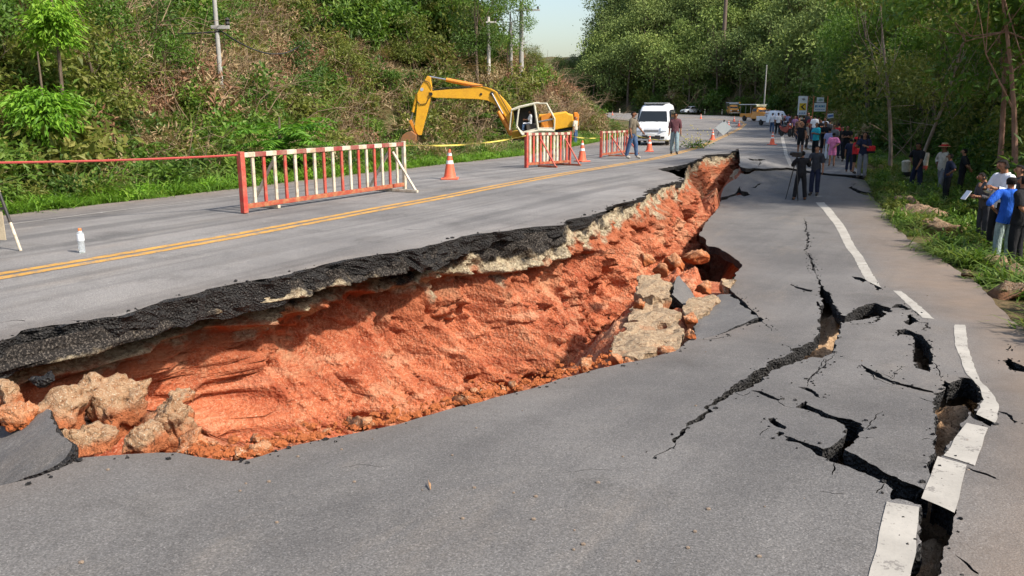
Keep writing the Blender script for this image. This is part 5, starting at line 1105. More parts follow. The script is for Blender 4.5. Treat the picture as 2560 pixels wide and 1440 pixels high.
boom = MB().prism(EP([(425, 345), (480, 338), (650, 322), (900, 308), (1090, 283), (1200, 296), (1300, 350), (1420, 470), (1505, 580), (1515, 700), (1490, 800), (1455, 760), (1420, 680), (1350, 580), (1270, 505), (1180, 462), (1050, 445), (750, 435), (490, 428), (430, 405)]), .05, .50, bev=.025).build('boom', YEL, ex)
for x, y, r in ((445, 380, .10), (1240, 375, .12), (1100, 380, .07)): a, z = E(x, y); MB().tube((a, .01, z), (a, .54, z), r, n=14).build('pin', BLACK, boom)
stick = MB().prism(EP([(400, 150), (438, 160), (452, 300), (440, 430), (400, 560), (350, 720), (298, 905), (262, 905), (232, 860), (215, 800), (240, 650), (262, 480), (262, 370), (330, 255)]), .10, .45, bev=.02).build('stick', YEL, ex)
a, z = E(325, 320); MB().tube((a, .085, z), (a, .12, z), .10, n=16).build('maker_plate', paint('plate_grey', (.45, .47, .52), .4, .2), stick)
MB().tube(e3(640, 198, .27), e3(1110, 288, .27), .12, n=12).build('arm_cylinder', YELO, ex, True); MB().tube(e3(425, 160, .27), e3(645, 199, .27), .055, n=10).build('arm_rod', CHROME, ex, True)
MB().tube(e3(255, 380, .27), e3(195, 610, .27), .10, n=12).build('bucket_cylinder', YEL, ex, True); MB().tube(e3(196, 605, .27), e3(150, 735, .27), .05, n=10).build('bucket_rod', CHROME, ex, True)
MB().prism(EP([(140, 720), (175, 705), (250, 890), (225, 905)]), .14, .24, bev=.01).build('bucket_link', YELO, ex); 
MB().prism(EP([(60, 905), (110, 870), (175, 850), (245, 905), (235, 985), (160, 1090), (40, 1080), (20, 985)]), -.1, .65, bev=.03).build('bucket', paint('dirty_bucket', (.30, .13, .05), .7, .6), ex)
MB().tube(e3(1240, 372, -.02), e3(1380, 630, -.02), .05, n=10).build('boom_rod', CHROME, ex, True); MB().tube(e3(1320, 600, .0), e3(1495, 905, -.02), .12, n=12).build('boom_cylinder', YELO, ex, True)
MB().tube(e3(1240, 372, .57), e3(1495, 905, .57), .10, n=12).build('boom_cylinder', YELO, ex, True)
body = MB().prism(EP([(1500, 860), (1840, 800), (1850, 640), (2010, 628), (2200, 600), (2240, 628), (2290, 640), (2312, 790), (2280, 820), (2050, 845), (2040, 940), (1500, 950)]), -.1, 2.0, bev=.05).build('body', YEL, ex)
MB().prism(EP([(2015, 640), (2205, 608), (2240, 634), (2285, 646), (2305, 785), (2055, 830)]), -.75, -.1, bev=.05).build('engine_cover', YEL, ex)
MB().prism(EP([(2060, 838), (2290, 800), (2285, 835), (2070, 865)]), -.65, 1.9, bev=.02).build('under_frame', BLACK, ex)
MB().prism(EP([(2310, 612), (2350, 612), (2375, 650), (2365, 780), (2340, 800), (2312, 790)]), .3, 1.9, bev=.03).build('counterweight', YELO, ex)
for hp_ in ([(1480, 640, .0), (1300, 330, -.02), (1120, 270, .0), (640, 300, .02), (470, 330, .06), (420, 230, .05), (340, 200, .08)], [(1490, 660, .55), (1310, 335, .55), (1120, 278, .53), (650, 310, .53), (455, 335, .5)], [(420, 420, .07), (380, 500, .06), (300, 510, .06), (262, 470, .08)]): MB().path([e3(*q_) for q_ in hp_], .022, 6).build('hose', BLACK, boom)
cab = MB().path([e3(1600, 545, -.95), e3(1572, 780, -.95), e3(1645, 892, -.95)], .055, 8).build('cab_frame', CREAM, ex)
for pts, r in ([[(1505, 580), (1600, 542), (1830, 492), (1870, 500)], .06], [[(1795, 505), (1845, 815)], .06], [[(1870, 500), (1950, 498), (2000, 590), (2055, 690), (2050, 835)], .05], [[(1645, 892), (1850, 835), (2050, 838)], .07], [[(1505, 580), (1480, 830)], .035]):
    MB().path([e3(*p, -.95) for p in pts], r, 8).build('pillar', CREAM, cab, True); MB().path([e3(*p, -.12) for p in pts], r, 8).build('pillar', CREAM, cab, True)
MB().prism(EP([(1500, 578), (1610, 536), (1840, 486), (1955, 492), (1955, 506), (1840, 502), (1610, 556), (1500, 594)]), -1.0, -.06, bev=.015).build('roof', CREAM, ex)
MB().prism(EP([(1520, 600), (1610, 560), (1795, 520), (1838, 800), (1650, 860), (1560, 800)]), -.16, -.10).build('cab_dark_backing', BLACK, ex)  # black panel added to stand for the shaded cab interior
MB().prism(EP([(1560, 800), (1645, 895), (2050, 842), (2050, 800), (1850, 800), (1650, 850)]), -.93, -.12, bev=.01).build('cab_floor', CREAM, ex)
MB().prism(EP([(1690, 760), (1830, 745), (1840, 820), (1700, 835)]), -.80, -.25, bev=.03).build('seat', paint('seat_fabric', (.06, .055, .05), .9), ex)
MB().prism(EP([(1800, 620), (1838, 610), (1850, 760), (1812, 765)]), -.78, -.27, bev=.03).build('seat_back', MATS['seat_fabric'], ex)
MB().prism(EP([(1880, 650), (2005, 615), (2040, 800), (1880, 815)]), -.6, -.13, bev=.03).build('engine_housing', YELO, ex); MB().path([e3(1850, 730, -.93), e3(2045, 690, -.93)], .05, 6).build('grab_rail', GREY, ex)
for sd in (-.55, 1.75):
    zt_ = E(0, 955)[1]; zb_ = gz0 - exo.z - .03; x0_, x1_ = E(1480, 0)[0], E(2330, 0)[0]; hh = max(.5, zt_ - zb_); r_ = hh / 2; zc_ = zb_ + r_
    prof_ = [(x0_ + r_ - r_ * math.sin(a_), zc_ + r_ * math.cos(a_)) for a_ in np.linspace(0, math.pi, 9)] + [(x1_ - r_ + r_ * math.sin(a_), zc_ - r_ * math.cos(a_)) for a_ in np.linspace(0, math.pi, 9)]
    tk = MB().prism(prof_, sd - .25, sd + .25, bev=.03).build('track', DARK, ex)
    for k in range(6): xx = x0_ + r_ + (x1_ - x0_ - 2 * r_) * k / 5; MB().tube((xx, sd - .27, zc_), (xx, sd - .24, zc_), r_ * .55, n=14).build('track_wheel', YELO, tk)
MB().tube((E(1900, 0)[0], .6, zc_), (E(1900, 0)[0], .6, E(0, 945)[1]), .7, n=18).build('turntable', BLACK, ex)

# ================================================================== vehicles
VWHITE = paint('van_white', (.74, .75, .77), .3, .08, 2, spec=.5); VLAMP = paint('lamp_glass', (.62, .66, .70), .15, .05, metallic=.2); PLATE = paint('number_plate', (.70, .70, .66), .5, .15); TYRE = paint('tyre_rubber', (.02, .02, .02), .85, .3); RIM = paint('wheel_rim', (.38, .38, .39), .4, .2, metallic=.6)
def loft(secs, name, mat, parent, smooth=True):
    """secs: list of (y, half width bottom, half width top, z0, z1, corner) rings, front first"""
    k = bmesh.new(); rings = []
    for y, wb, wt, z0, z1, c in secs:
        pts = [(-wb, z0 + c * .5), (-wb + c * .5, z0), (wb - c * .5, z0), (wb, z0 + c * .5), ((wb + wt) / 2 + .02, z0 + (z1 - z0) * .5), (wt, z1 - c), (wt - c * .4, z1 - c * .3), (wt - c * 1.3, z1), (0, z1 + c * .12), (-wt + c * 1.3, z1), (-wt + c * .4, z1 - c * .3), (-wt, z1 - c), (-(wb + wt) / 2 - .02, z0 + (z1 - z0) * .5)]
        rings.append([k.verts.new((a, y, b_)) for a, b_ in pts])
    for A_, B_ in zip(rings, rings[1:]):
        n_ = len(A_)
        for i in range(n_): k.faces.new((A_[i], A_[(i + 1) % n_], B_[(i + 1) % n_], B_[i]))
    k.faces.new(rings[0][::-1]); k.faces.new(rings[-1]); m = MB(); m.b.free(); m.b = k; return m.build(name, mat, parent, smooth)
def wheel(parent, x, y, r, w_=.2):
    sg = 1 if x > 0 else -1; wh = MB().lathe([(r * .6, -w_ / 2), (r * .92, -w_ / 2), (r, -w_ * .3), (r, w_ * .3), (r * .92, w_ / 2), (r * .6, w_ / 2)], 20).build('wheel', TYRE, parent, True, (x, y, r), (0, R(90), 0))
    MB().lathe([(0, -w_ * .30), (r * .3, -w_ * .36), (r * .6, -w_ * .46), (r * .62, w_ * .46), (r * .3, w_ * .36), (0, w_ * .30)], 16).build('rim', RIM, wh, True); return wh
vp = gp((1627, 364)); van = thing('passenger_van', vp, R(-16), 'white passenger van facing the camera in the left lane', 'van')
loft([(.0, .78, .76, .30, .72, .10), (.06, .86, .82, .26, .95, .14), (.30, .90, .84, .24, 1.10, .14), (.48, .92, .85, .24, 1.20, .12), (1.30, .94, .78, .24, 2.10, .16), (1.62, .94, .76, .24, 2.22, .18), (3.2, .94, .76, .24, 2.27, .18), (4.75, .93, .75, .26, 2.24, .18), (4.9, .90, .72, .34, 2.10, .2)], 'body', VWHITE, van)
MB().quad([(-.80, .56, 1.28), (.80, .56, 1.28), (.70, 1.06, 1.84), (-.70, 1.06, 1.84)]).build('windscreen', GLASS, van).modifiers.new('s', 'SOLIDIFY').thickness = .025
MB().box((0, 2.6, 2.285), (1.2, 2.6, .03), None, .01).build('roof_panel', paint('roof_pale_blue', (.70, .72, .75), .3, .05), van)  # roof panel in its own even pale blue paint
for sg in (-1, 1):
    MB().box((sg * .64, .085, .86), (.36, .16, .24), (R(-22), 0, sg * R(14)), .04).build('headlight', VLAMP, van); MB().box((sg * .62, .0, .44), (.20, .06, .12), None, .02).build('fog_lamp', BLACK, van)
    MB().box((sg * 1.05, .66, 1.34), (.20, .12, .28), None, .03).build('mirror', BLACK, van)
    for y0, y1 in ((1.25, 2.0), (2.08, 3.3), (3.38, 4.6)): MB().quad([(sg * .895, y0, 1.28), (sg * .895, y1, 1.28), (sg * .845, y1, 1.92), (sg * .845, y0 + .12, 1.92)]).build('side_window', GLASS, van).modifiers.new('s', 'SOLIDIFY').thickness = .06
    wheel(van, sg * .80, .95, .34); wheel(van, sg * .80, 4.0, .34)
MB().box((0, .025, .80), (.78, .08, .13), None, .02).build('grille', GREY, van); MB().box((0, -.01, .46), (1.0, .06, .20), None, .02).build('air_intake', BLACK, van); MB().box((0, -.05, .58), (.40, .02, .14), None, .005).build('number_plate', PLATE, van)
for sg in (-.35, .35): MB().path([(sg - .3, .50, 1.22), (sg + .25, .62, 1.38)], .012, 4).build('wiper', BLACK, van)
cp = gp((1706, 284)); sc_ = 1.0; car = thing('parked_car', cp, R(-62), 'small white car half hidden behind the white van on the far bend', 'car', None, 1.05)
loft([(.0, .70, .68, .30, .62, .10), (.3, .84, .74, .24, .82, .12), (1.1, .86, .72, .22, .92, .10), (1.6, .86, .62, .22, 1.30, .12), (2.0, .86, .60, .22, 1.45, .14), (3.0, .86, .60, .22, 1.44, .14), (3.6, .86, .66, .22, 1.10, .12), (4.2, .82, .70, .28, .98, .12), (4.3, .74, .66, .34, .80, .1)], 'body', VWHITE, car)
MB().quad([(-.62, 1.08, .95), (.62, 1.08, .95), (.54, 1.60, 1.33), (-.54, 1.60, 1.33)]).build('windscreen', GLASS, car).modifiers.new('s', 'SOLIDIFY').thickness = .05
for sg in (-1, 1):
    MB().quad([(sg * .80, 1.3, .96), (sg * .80, 3.4, .96), (sg * .70, 2.95, 1.34), (sg * .70, 1.75, 1.34)]).build('side_window', GLASS, car).modifiers.new('s', 'SOLIDIFY').thickness = .05
    MB().box((sg * .58, .06, .62), (.30, .12, .14), None, .03).build('headlight', VLAMP, car); wheel(car, sg * .76, .85, .31); wheel(car, sg * .76, 3.4, .31)
MB().box((0, -.02, .45), (.9, .06, .16), None, .02).build('grille', BLACK, car)
def taxi_truck(px_, rz, sc, label, body, roof, canopy_panel):
    t = thing('taxi_truck', gp(px_), rz, label, 'truck', 'covered pickup buses waiting on the bend', sc)
    loft([(.0, .74, .70, .42, 1.0, .08), (.25, .86, .74, .36, 1.18, .12), (1.15, .90, .76, .34, 1.26, .10), (1.6, .90, .68, .34, 1.80, .12), (2.6, .90, .66, .34, 1.84, .12), (2.75, .88, .66, .36, 1.5, .1)], 'body', body, t)
    MB().quad([(-.68, 1.12, 1.28), (.68, 1.12, 1.28), (.60, 1.58, 1.74), (-.60, 1.58, 1.74)]).build('windscreen', GLASS, t).modifiers.new('s', 'SOLIDIFY').thickness = .05
    MB().box((0, 3.9, .78), (1.72, 2.4, .5), None, .03).build('load_bed', body, t); MB().box((0, 3.5, 2.22), (1.9, 3.6, .10), None, .04).build('canopy_roof', roof, t); MB().box((0, 1.72, 2.10), (1.6, .06, .30), None, .02).build('front_board', canopy_panel, t)
    for sg in (-1, 1):
        for y in (2.8, 3.9, 5.0): MB().tube((sg * .84, y, .9), (sg * .84, y, 2.2), .03, n=6).build('canopy_post', GREY, t)
        MB().box((sg * .60, .03, .86), (.26, .12, .2), None, .03).build('headlight', VLAMP, t); MB().box((sg * 1.02, 1.25, 1.4), (.18, .08, .3), None, .02).build('mirror', body, t); wheel(t, sg * .8, .9, .38, .24); wheel(t, sg * .8, 4.1, .38, .24)
        MB().quad([(sg * .83, 1.5, 1.32), (sg * .83, 2.5, 1.32), (sg * .74, 2.45, 1.72), (sg * .74, 1.75, 1.72)]).build('side_window', GLASS, t).modifiers.new('s', 'SOLIDIFY').thickness = .05
    MB().box((0, -.03, .78), (.86, .06, .22), None, .02).build('grille', BLACK, t); MB().box((0, -.08, .48), (1.7, .12, .18), None, .03).build('bumper', WHT, t); MB().box((0, -.15, .52), (.4, .02, .13)).build('number_plate', PLATE, t); return t
TOR = paint('truck_orange', (.68, .27, .025), .4, .15); TGW = paint('roof_grey_white', (.60, .62, .62), .5, .2); TCR = paint('board_cream', (.62, .62, .45), .5, .15)
t1 = taxi_truck((1836, 289), R(-8), 1.05, 'orange pickup bus parked on the outside of the bend, left of the other one', TOR, TGW, TGW); t2 = taxi_truck((1922, 304), R(22), 1.0, 'yellow orange pickup bus with a white canopy just beyond the pair in white shirts', TOR, TGW, TCR)
o = MB().path([(0, 0, 0), (0, 0, .5)], .02, 5).build('pennant_pole', GREY, t1, False, (.8, 1.6, 1.9)); MB().quad([(0, 0, .5), (.35, .05, .42), (.32, .02, .12), (0, 0, .2)]).build('pennant', YEL, o)
pk = thing('pickup_truck', gp((1966, 316)), R(14), 'white pickup with a red bonnet and people in its bed behind the motorcycles', 'truck', None, .98)
loft([(.0, .74, .70, .42, .95, .08), (.25, .86, .74, .36, 1.08, .12), (1.25, .88, .76, .34, 1.14, .10)], 'bonnet', RED, pk); loft([(1.2, .88, .76, .34, 1.14, .10), (1.75, .88, .66, .34, 1.66, .12), (2.7, .88, .64, .34, 1.70, .12), (2.9, .88, .66, .36, 1.2, .1)], 'cabin', VWHITE, pk)
MB().quad([(-.68, 1.22, 1.16), (.68, 1.22, 1.16), (.60, 1.72, 1.60), (-.60, 1.72, 1.60)]).build('windscreen', GLASS, pk).modifiers.new('s', 'SOLIDIFY').thickness = .05
MB().box((0, 3.95, .80), (1.70, 2.1, .52), None, .03).build('load_bed', VWHITE, pk); MB().box((0, -.03, .74), (.9, .06, .2), None, .02).build('grille', BLACK, pk); MB().box((0, -.08, .48), (1.7, .12, .18), None, .03).build('bumper', VWHITE, pk)
for sg in (-1, 1): MB().box((sg * .60, .03, .80), (.26, .12, .18), None, .03).build('headlight', VLAMP, pk); wheel(pk, sg * .78, .9, .36); wheel(pk, sg * .78, 4.0, .36)
def motorcycle(px_, rz, label, colr):
    t = thing('motorcycle', gp(px_), rz, label, 'motorcycle', 'motorcycles parked by the crowd')
    for y in (0, 1.22):
        wh = MB().lathe([(.23, -.045), (.28, -.045), (.29, 0), (.28, .045), (.23, .045)], 18).build('wheel', TYRE, t, True, (0, y, .29), (0, R(90), 0)); MB().lathe([(0, -.03), (.05, -.03), (.05, .03), (0, .03)], 10).build('hub', RIM, wh)
        for k in range(5): a_ = k * 1.2566; MB().path([(0, 0, 0), (.24 * math.cos(a_), .24 * math.sin(a_), 0)], .01, 4).build('spoke', RIM, wh)
    MB().path([(0, 0, .29), (0, .12, .72), (0, .18, .95)], [.035, .04, .035], 7).build('fork', GREY, t); MB().path([(-.33, .22, 1.02), (-.1, .18, .98), (.1, .18, .98), (.33, .22, 1.02)], .016, 6).build('handlebar', BLACK, t)
    MB().prism([(.1, .55), (.02, .95), (.22, 1.02), (.42, .75), (.95, .62), (1.45, .78), (1.5, .68), (1.1, .42), (.5, .30), (.3, .34)], -.11, .11, 'x', .03).build('body', colr, t); MB().box((0, .88, .77), (.24, .72, .09), (R(4), 0, 0), .03).build('saddle', BLACK, t)
    MB().ball((0, .02, .90), .09, 2, (1, .6, 1)).build('headlight', VLAMP, t, True); MB().box((0, -.02, .60), (.14, .34, .03), (R(-20), 0, 0), .01).build('mudguard', colr, t)
    for sg in (-1, 1): MB().path([(sg * .22, .2, 1.0), (sg * .3, .18, 1.18)], .008, 4).build('mirror_stem', BLACK, t); MB().ball((sg * .31, .17, 1.2), .055, 1, (1, .35, .8)).build('mirror', BLACK, t)
    return t
motorcycle((1974, 342), R(10), 'red motorcycle facing the camera nearest the edge line', RED); motorcycle((1963, 331), R(-14), 'dark motorcycle behind the red one at the crowd', BLACK); motorcycle((1990, 336), R(25), 'black motorcycle hemmed in by the crowd', BLACK)

# ================================================================== signs, posts, poles
def board(name, c, w_, h, rz, mat, th=.03, label=None, cat='sign', legs=True, zground=None, leg_mat=GREY):
    t = thing(name, c, rz, label, cat); MB().box((0, 0, 0), (w_, th, h), None, .006).build('panel', mat, t)
    if legs:
        for sg in (-.35, .35): MB().tube((sg * w_, th, -h / 2 - (c.z - zground)), (sg * w_, th, h / 2 - .05), .035, n=7).build('post', leg_mat, t)
    return t
SW = paint('sign_white', (.72, .74, .74), .45, .12); SY = paint('sign_yellow', (.74, .47, .03), .45, .08); SB = paint('sign_blue', (.05, .17, .38), .5, .1); STEAL = paint('sign_teal', (.12, .40, .42), .5, .1)
Y_ = 74.; c = at_depth(2007, 264, Y_); zg = float(zA(np.array([c.x]), np.array([c.y]))[0]); t = board('chevron_sign', c, .84, 1.66, R(-6), SW, .04, 'tall white sign with a yellow and black chevron above the crowd', 'sign', True, zg)
MB().box((.405, -.03, 0), (.045, .012, 1.6)).build('red_edge', RED, t); MB().box((0, -.026, -.10), (.60, .012, .62), None, .004).build('chevron_field', SY, t); MB().prism([(.14, .16), (.24, .16), (-.02, -.10), (.24, -.36), (.10, -.36), (-.20, -.10)], -.045, -.036).build('chevron', BLACK, t)
MB().prism([(-.16, .60), (0, .44), (.2, .50), (.1, .60), (.16, .68), (-.02, .64)], -.032, -.024).build('emblem', GREY, t)
for k in range(3): MB().box((-.22 + .2 * k, -.028, -.66), (.13, .012, .09)).build('lettering', SB, t)
c = at_depth(2050, 268, 72.); t = board('notice_board', c, 1.0, .72, R(-4), SW, .04, 'white notice board with blue lettering between orange posts above the crowd', 'sign', False)
for sg in (-.58, .62): MB().tube((sg, .03, -1.9), (sg, .03, .95), .05, n=8).build('post', paint('orange_post', (.55, .16, .05), .6, .3), t)
MB().box((-.02, 0, .62), (.62, .04, .42), None, .02).build('top_plaque', SW, t); MB().prism([(-.20, .55), (0, .50), (.2, .58), (.15, .72), (-.1, .74)], -.032, -.022).build('emblem', paint('emblem_green', (.30, .42, .36)), t); MB().box((0, .02, .39), (1.2, .03, .05)).build('cross_bar', BLACK, t)
for k, (w_, h_) in enumerate([(.13, .2), (.06, .2), (.12, .14), (.1, .2), (.13, .16), (.07, .2)]): MB().box((-.36 + .145 * k, -.026, .08), (w_, .012, h_)).build('lettering', [SB, STEAL][k % 2], t)
for k in range(5): MB().box((-.34 + .17 * k, -.026, -.20), (.1, .012, .07)).build('lettering', SB, t)
c = at_depth(2076, 290, 66.); t = thing('cloth_banner', c, 0, 'small blue and white cloth banner under the notice board', 'banner'); MB().prism([(-.25, .16), (.22, .22), (.26, -.14), (-.2, -.2)], -.012, .012).build('cloth', SW, t); MB().prism([(-.2, .06), (.2, .12), (.22, -.04), (-.17, -.1)], -.02, -.013).build('blue_stripe', paint('banner_blue', (.10, .20, .55)), t); MB().tube((-.25, 0, -1.6), (-.25, 0, .22), .02, n=6).build('pole', GREY, t)
c = gp((1737, 283)); t = thing('warning_sign', c, 0, 'yellow warning sign on a post beyond the van', 'sign'); MB().tube((0, .03, 0), (0, .03, 1.3), .04, n=6).build('post', GREY, t); MB().box((0, 0, 1.25), (.95, .03, 1.25), None, .02).build('plate', SY, t); MB().prism([(.05, 1.55), (.2, 1.55), (-.05, 1.27), (.2, 1.0), (.05, 1.0), (-.22, 1.27)], -.03, -.02).build('chevron', BLACK, t)
c = gp((1808, 341)); t = thing('diamond_sign', c, R(-8), 'grey white diamond sign propped up on the road beyond the chasm', 'sign'); k_ = .62
MB().prism([(0, .08), (k_, .08 + k_ * .9), (0, .08 + k_ * 1.8), (-k_, .08 + k_ * .9)], -.02, .02).build('plate', paint('sign_back_grey', (.56, .60, .60), .35, .15, metallic=.2), t)
for sg in (-1, 1): MB().path([(sg * .1, .04, 1.1), (sg * .42, .30, 0)], .02, 6).build('leg', BLACK, t)
MB().box((0, 0, 1.16), (.10, .06, .16)).build('lamp', BLACK, t)
def guide_post(base, h, lean, label, bands=((.0, .35, 'w'), (.35, .55, 'k'), (.55, 1, 'w')), r=.075):
    t = thing('guide_post', base, 0, label, 'guide post', 'striped guide posts along the verge', 1.0, (lean[0], lean[1], 0))
    for a_, b_, cl in bands: MB().lathe([(r * .98, a_ * h + .001), (r, a_ * h + .01), (r, b_ * h - .01), (r * .98, b_ * h)] if b_ < 1 else [(r, a_ * h + .001), (r, b_ * h - .04), (r * .7, b_ * h), (0, b_ * h)], 10).build('band', WHT if cl == 'w' else (RED if cl == 'r' else BLACK), t, True)
    return t
guide_post(px_on_G(2265, 462), .95, (.05, -.12), 'black and white guide post under the hand of the person in the black polo', r=.16); guide_post(px_on_G(2307, 445), 1.05, (0, .06), 'white and red guide post behind the person in the black polo', ((0, .3, 'w'), (.3, .5, 'r'), (.5, 1, 'w')), r=.11); guide_post(px_on_G(2104, 392), 1.0, (0, .1), 'black and white guide post at the legs of the person with folded arms', ((0, .3, 'w'), (.3, .5, 'k'), (.5, .8, 'w'), (.8, 1, 'k')), r=.13)
for a, b_, lb in [(1762, 285, 'white guide post on the outer edge of the bend right of the warning sign'), (1805, 286, 'white guide post beside the left pickup bus'), (1897, 296, 'white guide post just left of the second pickup bus'), (1549, 284, 'white guide post on the far bend left of the van')]: guide_post(gp((a, b_)), 1.0, (0, 0), lb, ((0, .6, 'w'), (.6, .8, 'k'), (.8, 1, 'w')), r=.11)
CONC = paint('concrete_pole', (.36, .35, .33), .9, .35, 1.2, (.2, .18, .15)); WOODP = paint('brown_pole', (.14, .10, .08), .9, .4, 1.2)
def pole(px_, Y, h, r, label, mat=CONC, arm=None, name='power_pole', ins=2, lean=0, hill=True):
    P_ = Vector(px_on_G(*px_)) if hill else at_depth(px_[0], px_[1], Y); z = P_.z; zg = min(float(G(np.array([P_.x]), np.array([P_.y]))[0]), z); t = thing(name, P_, 0, label, 'pole', None, 1.0, (0, lean, 0)); MB().tube((0, 0, zg - z - .5), (0, 0, h), r * 1.15, r * .8, n=10).build('shaft', mat, t, True)
    for az, aw in (arm or []):
        a_ = MB().box((aw * .25, -r, az), (aw, .10, .12), None, .01).build('cross_arm', mat, t)
        for k in range(ins): MB().lathe([(.05, 0), (.09, .05), (.05, .12), (.09, .17), (.04, .24), (0, .25)], 8).build('insulator', BLACK, a_, False, (aw * .25 + aw * (.42 - .5 * k), -r, az + .06))
    return t
p1_ = pole((551, 192), 28, 4.4, .075, 'grey concrete pole rising out of the left slope behind the long barrier', CONC, [(1.59, .6)], ins=1, hill=False); pole((1303, 232), 78, 7.2, .20, 'grey power pole with a cross arm and two insulators against the sky', CONC, [(6.5, 2.0)]); pole((1277, 215), 84, 5.0, .16, 'thin grey pole just left of the power pole against the sky', CONC)
pole((1222, 212), 68, 5.0, .15, 'whitish pole behind the dark leaning tree above the boom', paint('pale_pole', (.50, .48, .44), .9, .2), [(4.6, .8)], ins=1); pole((1807, 138), 178, 13, .45, 'tall brown bare pole standing in the wood above the van', WOODP, name='tall_pole', hill=False); pole((1912, 236), 128, 4.4, .10, 'pale pole in the wood left of the pickup with people', CONC, hill=False)
pole((1708, 232), 185, 3.2, .2, 'short pale pole in the wood above the white van', CONC, hill=False)
t = pole((1408, 232), 85, 2.1, .13, 'grey sign post with a dark back plate on the bank left of the van', GREY, name='sign_post'); MB().box((-.1, .1, 2.2), (.42, .05, .5), None, .02).build('plate', BLACK, t)
def wire(pts, r, label): o = MB().path(pts, r, 4).build('cable', BLACK); return tag(o, label, 'cable')
w0 = at_depth(553, 78, 28); wire(catenary(at_depth(160, 40, 26), w0, .25, 14) + catenary(w0, at_depth(760, 105, 48), .7, 16)[1:], .028, 'black sagging cable hanging from the pole on the left slope')
wire(catenary(at_depth(1328, 68, 78), at_depth(1230, 5, 60), .5, 12), .02, 'thin cable running from the power pole to the left'); wire(catenary(at_depth(1280, 68, 78), at_depth(1225, 72, 68), .2, 10), .02, 'thin cable between the power pole and the whitish pole')
# cut branch laid on the road as a warning
q = gp((1742, 371)); t = thing('cut_branch', q, 0, 'leafy cut branch with yellow flowers laid on the yellow line as a warning', 'branch'); add('leaves', bush('leaves', 91, 260, (1.0, .5, .22), .16, .07, L_GREEN), t); add('stems', twigs('stems', 92, 12, 1.1, K_TWIG, .012, .35, .9), t)
m = MB(); g = np.random.default_rng(5)
for k in range(60): m.ball((g.normal() * .55 - .4, g.normal() * .3, abs(g.normal()) * .45 + .25), .028, 1)
tag(m.build('flowers', paint('yellow_flower', (.60, .52, .12)), t), kind='stuff')
# ================================================================== people
SKIN = cloth('skin', (.36, .18, .11), 20); SKIN_D = cloth('skin_tan', (.26, .125, .075), 20); HAIR = cloth('black_hair', (.014, .012, .011), 30); SHOE = paint('dark_shoe', (.03, .026, .024), .6, .3); EYE = paint('eye_dark', (.02, .015, .012), .3, 0); SANDAL = paint('pale_shoe', (.42, .38, .33), .6, .3)
TMP = bpy.data.scenes.new('shaping')        # bodies are grown in a scene of their own, removed at the end
def V3(*a): return np.array(a, float)
def arm_pose(kind, sg):
    """elbow and wrist offsets of the arm on side sg; front is -Y"""
    P_ = {'down': ((.05, .02, -.285), (.02, -.06, -.24)), 'hip': ((.20, .09, -.20), (-.15, -.12, -.13)), 'behind': ((.09, .13, -.25), (-.17, .08, -.12)), 'crossed': ((.06, -.06, -.27), (-.22, -.13, .05)),
          'phone': ((.06, -.07, -.27), (-.10, -.22, .08)), 'camera': ((.10, -.14, -.20), (-.10, -.18, .16)), 'reach': ((.05, -.14, -.24), (.0, -.16, -.18)), 'fwd': ((.04, -.18, -.22), (-.04, -.23, .03)), 'head': ((.12, -.14, .06), (-.14, -.05, .19)), 'swing': ((.04, .09, -.27), (.02, -.05, -.24)), 'lap': ((.05, -.12, -.25), (-.05, -.22, .0))}
    e, w_ = P_[kind]; return V3(e[0] * sg, e[1], e[2]), V3(w_[0] * sg, w_[1], w_[2])
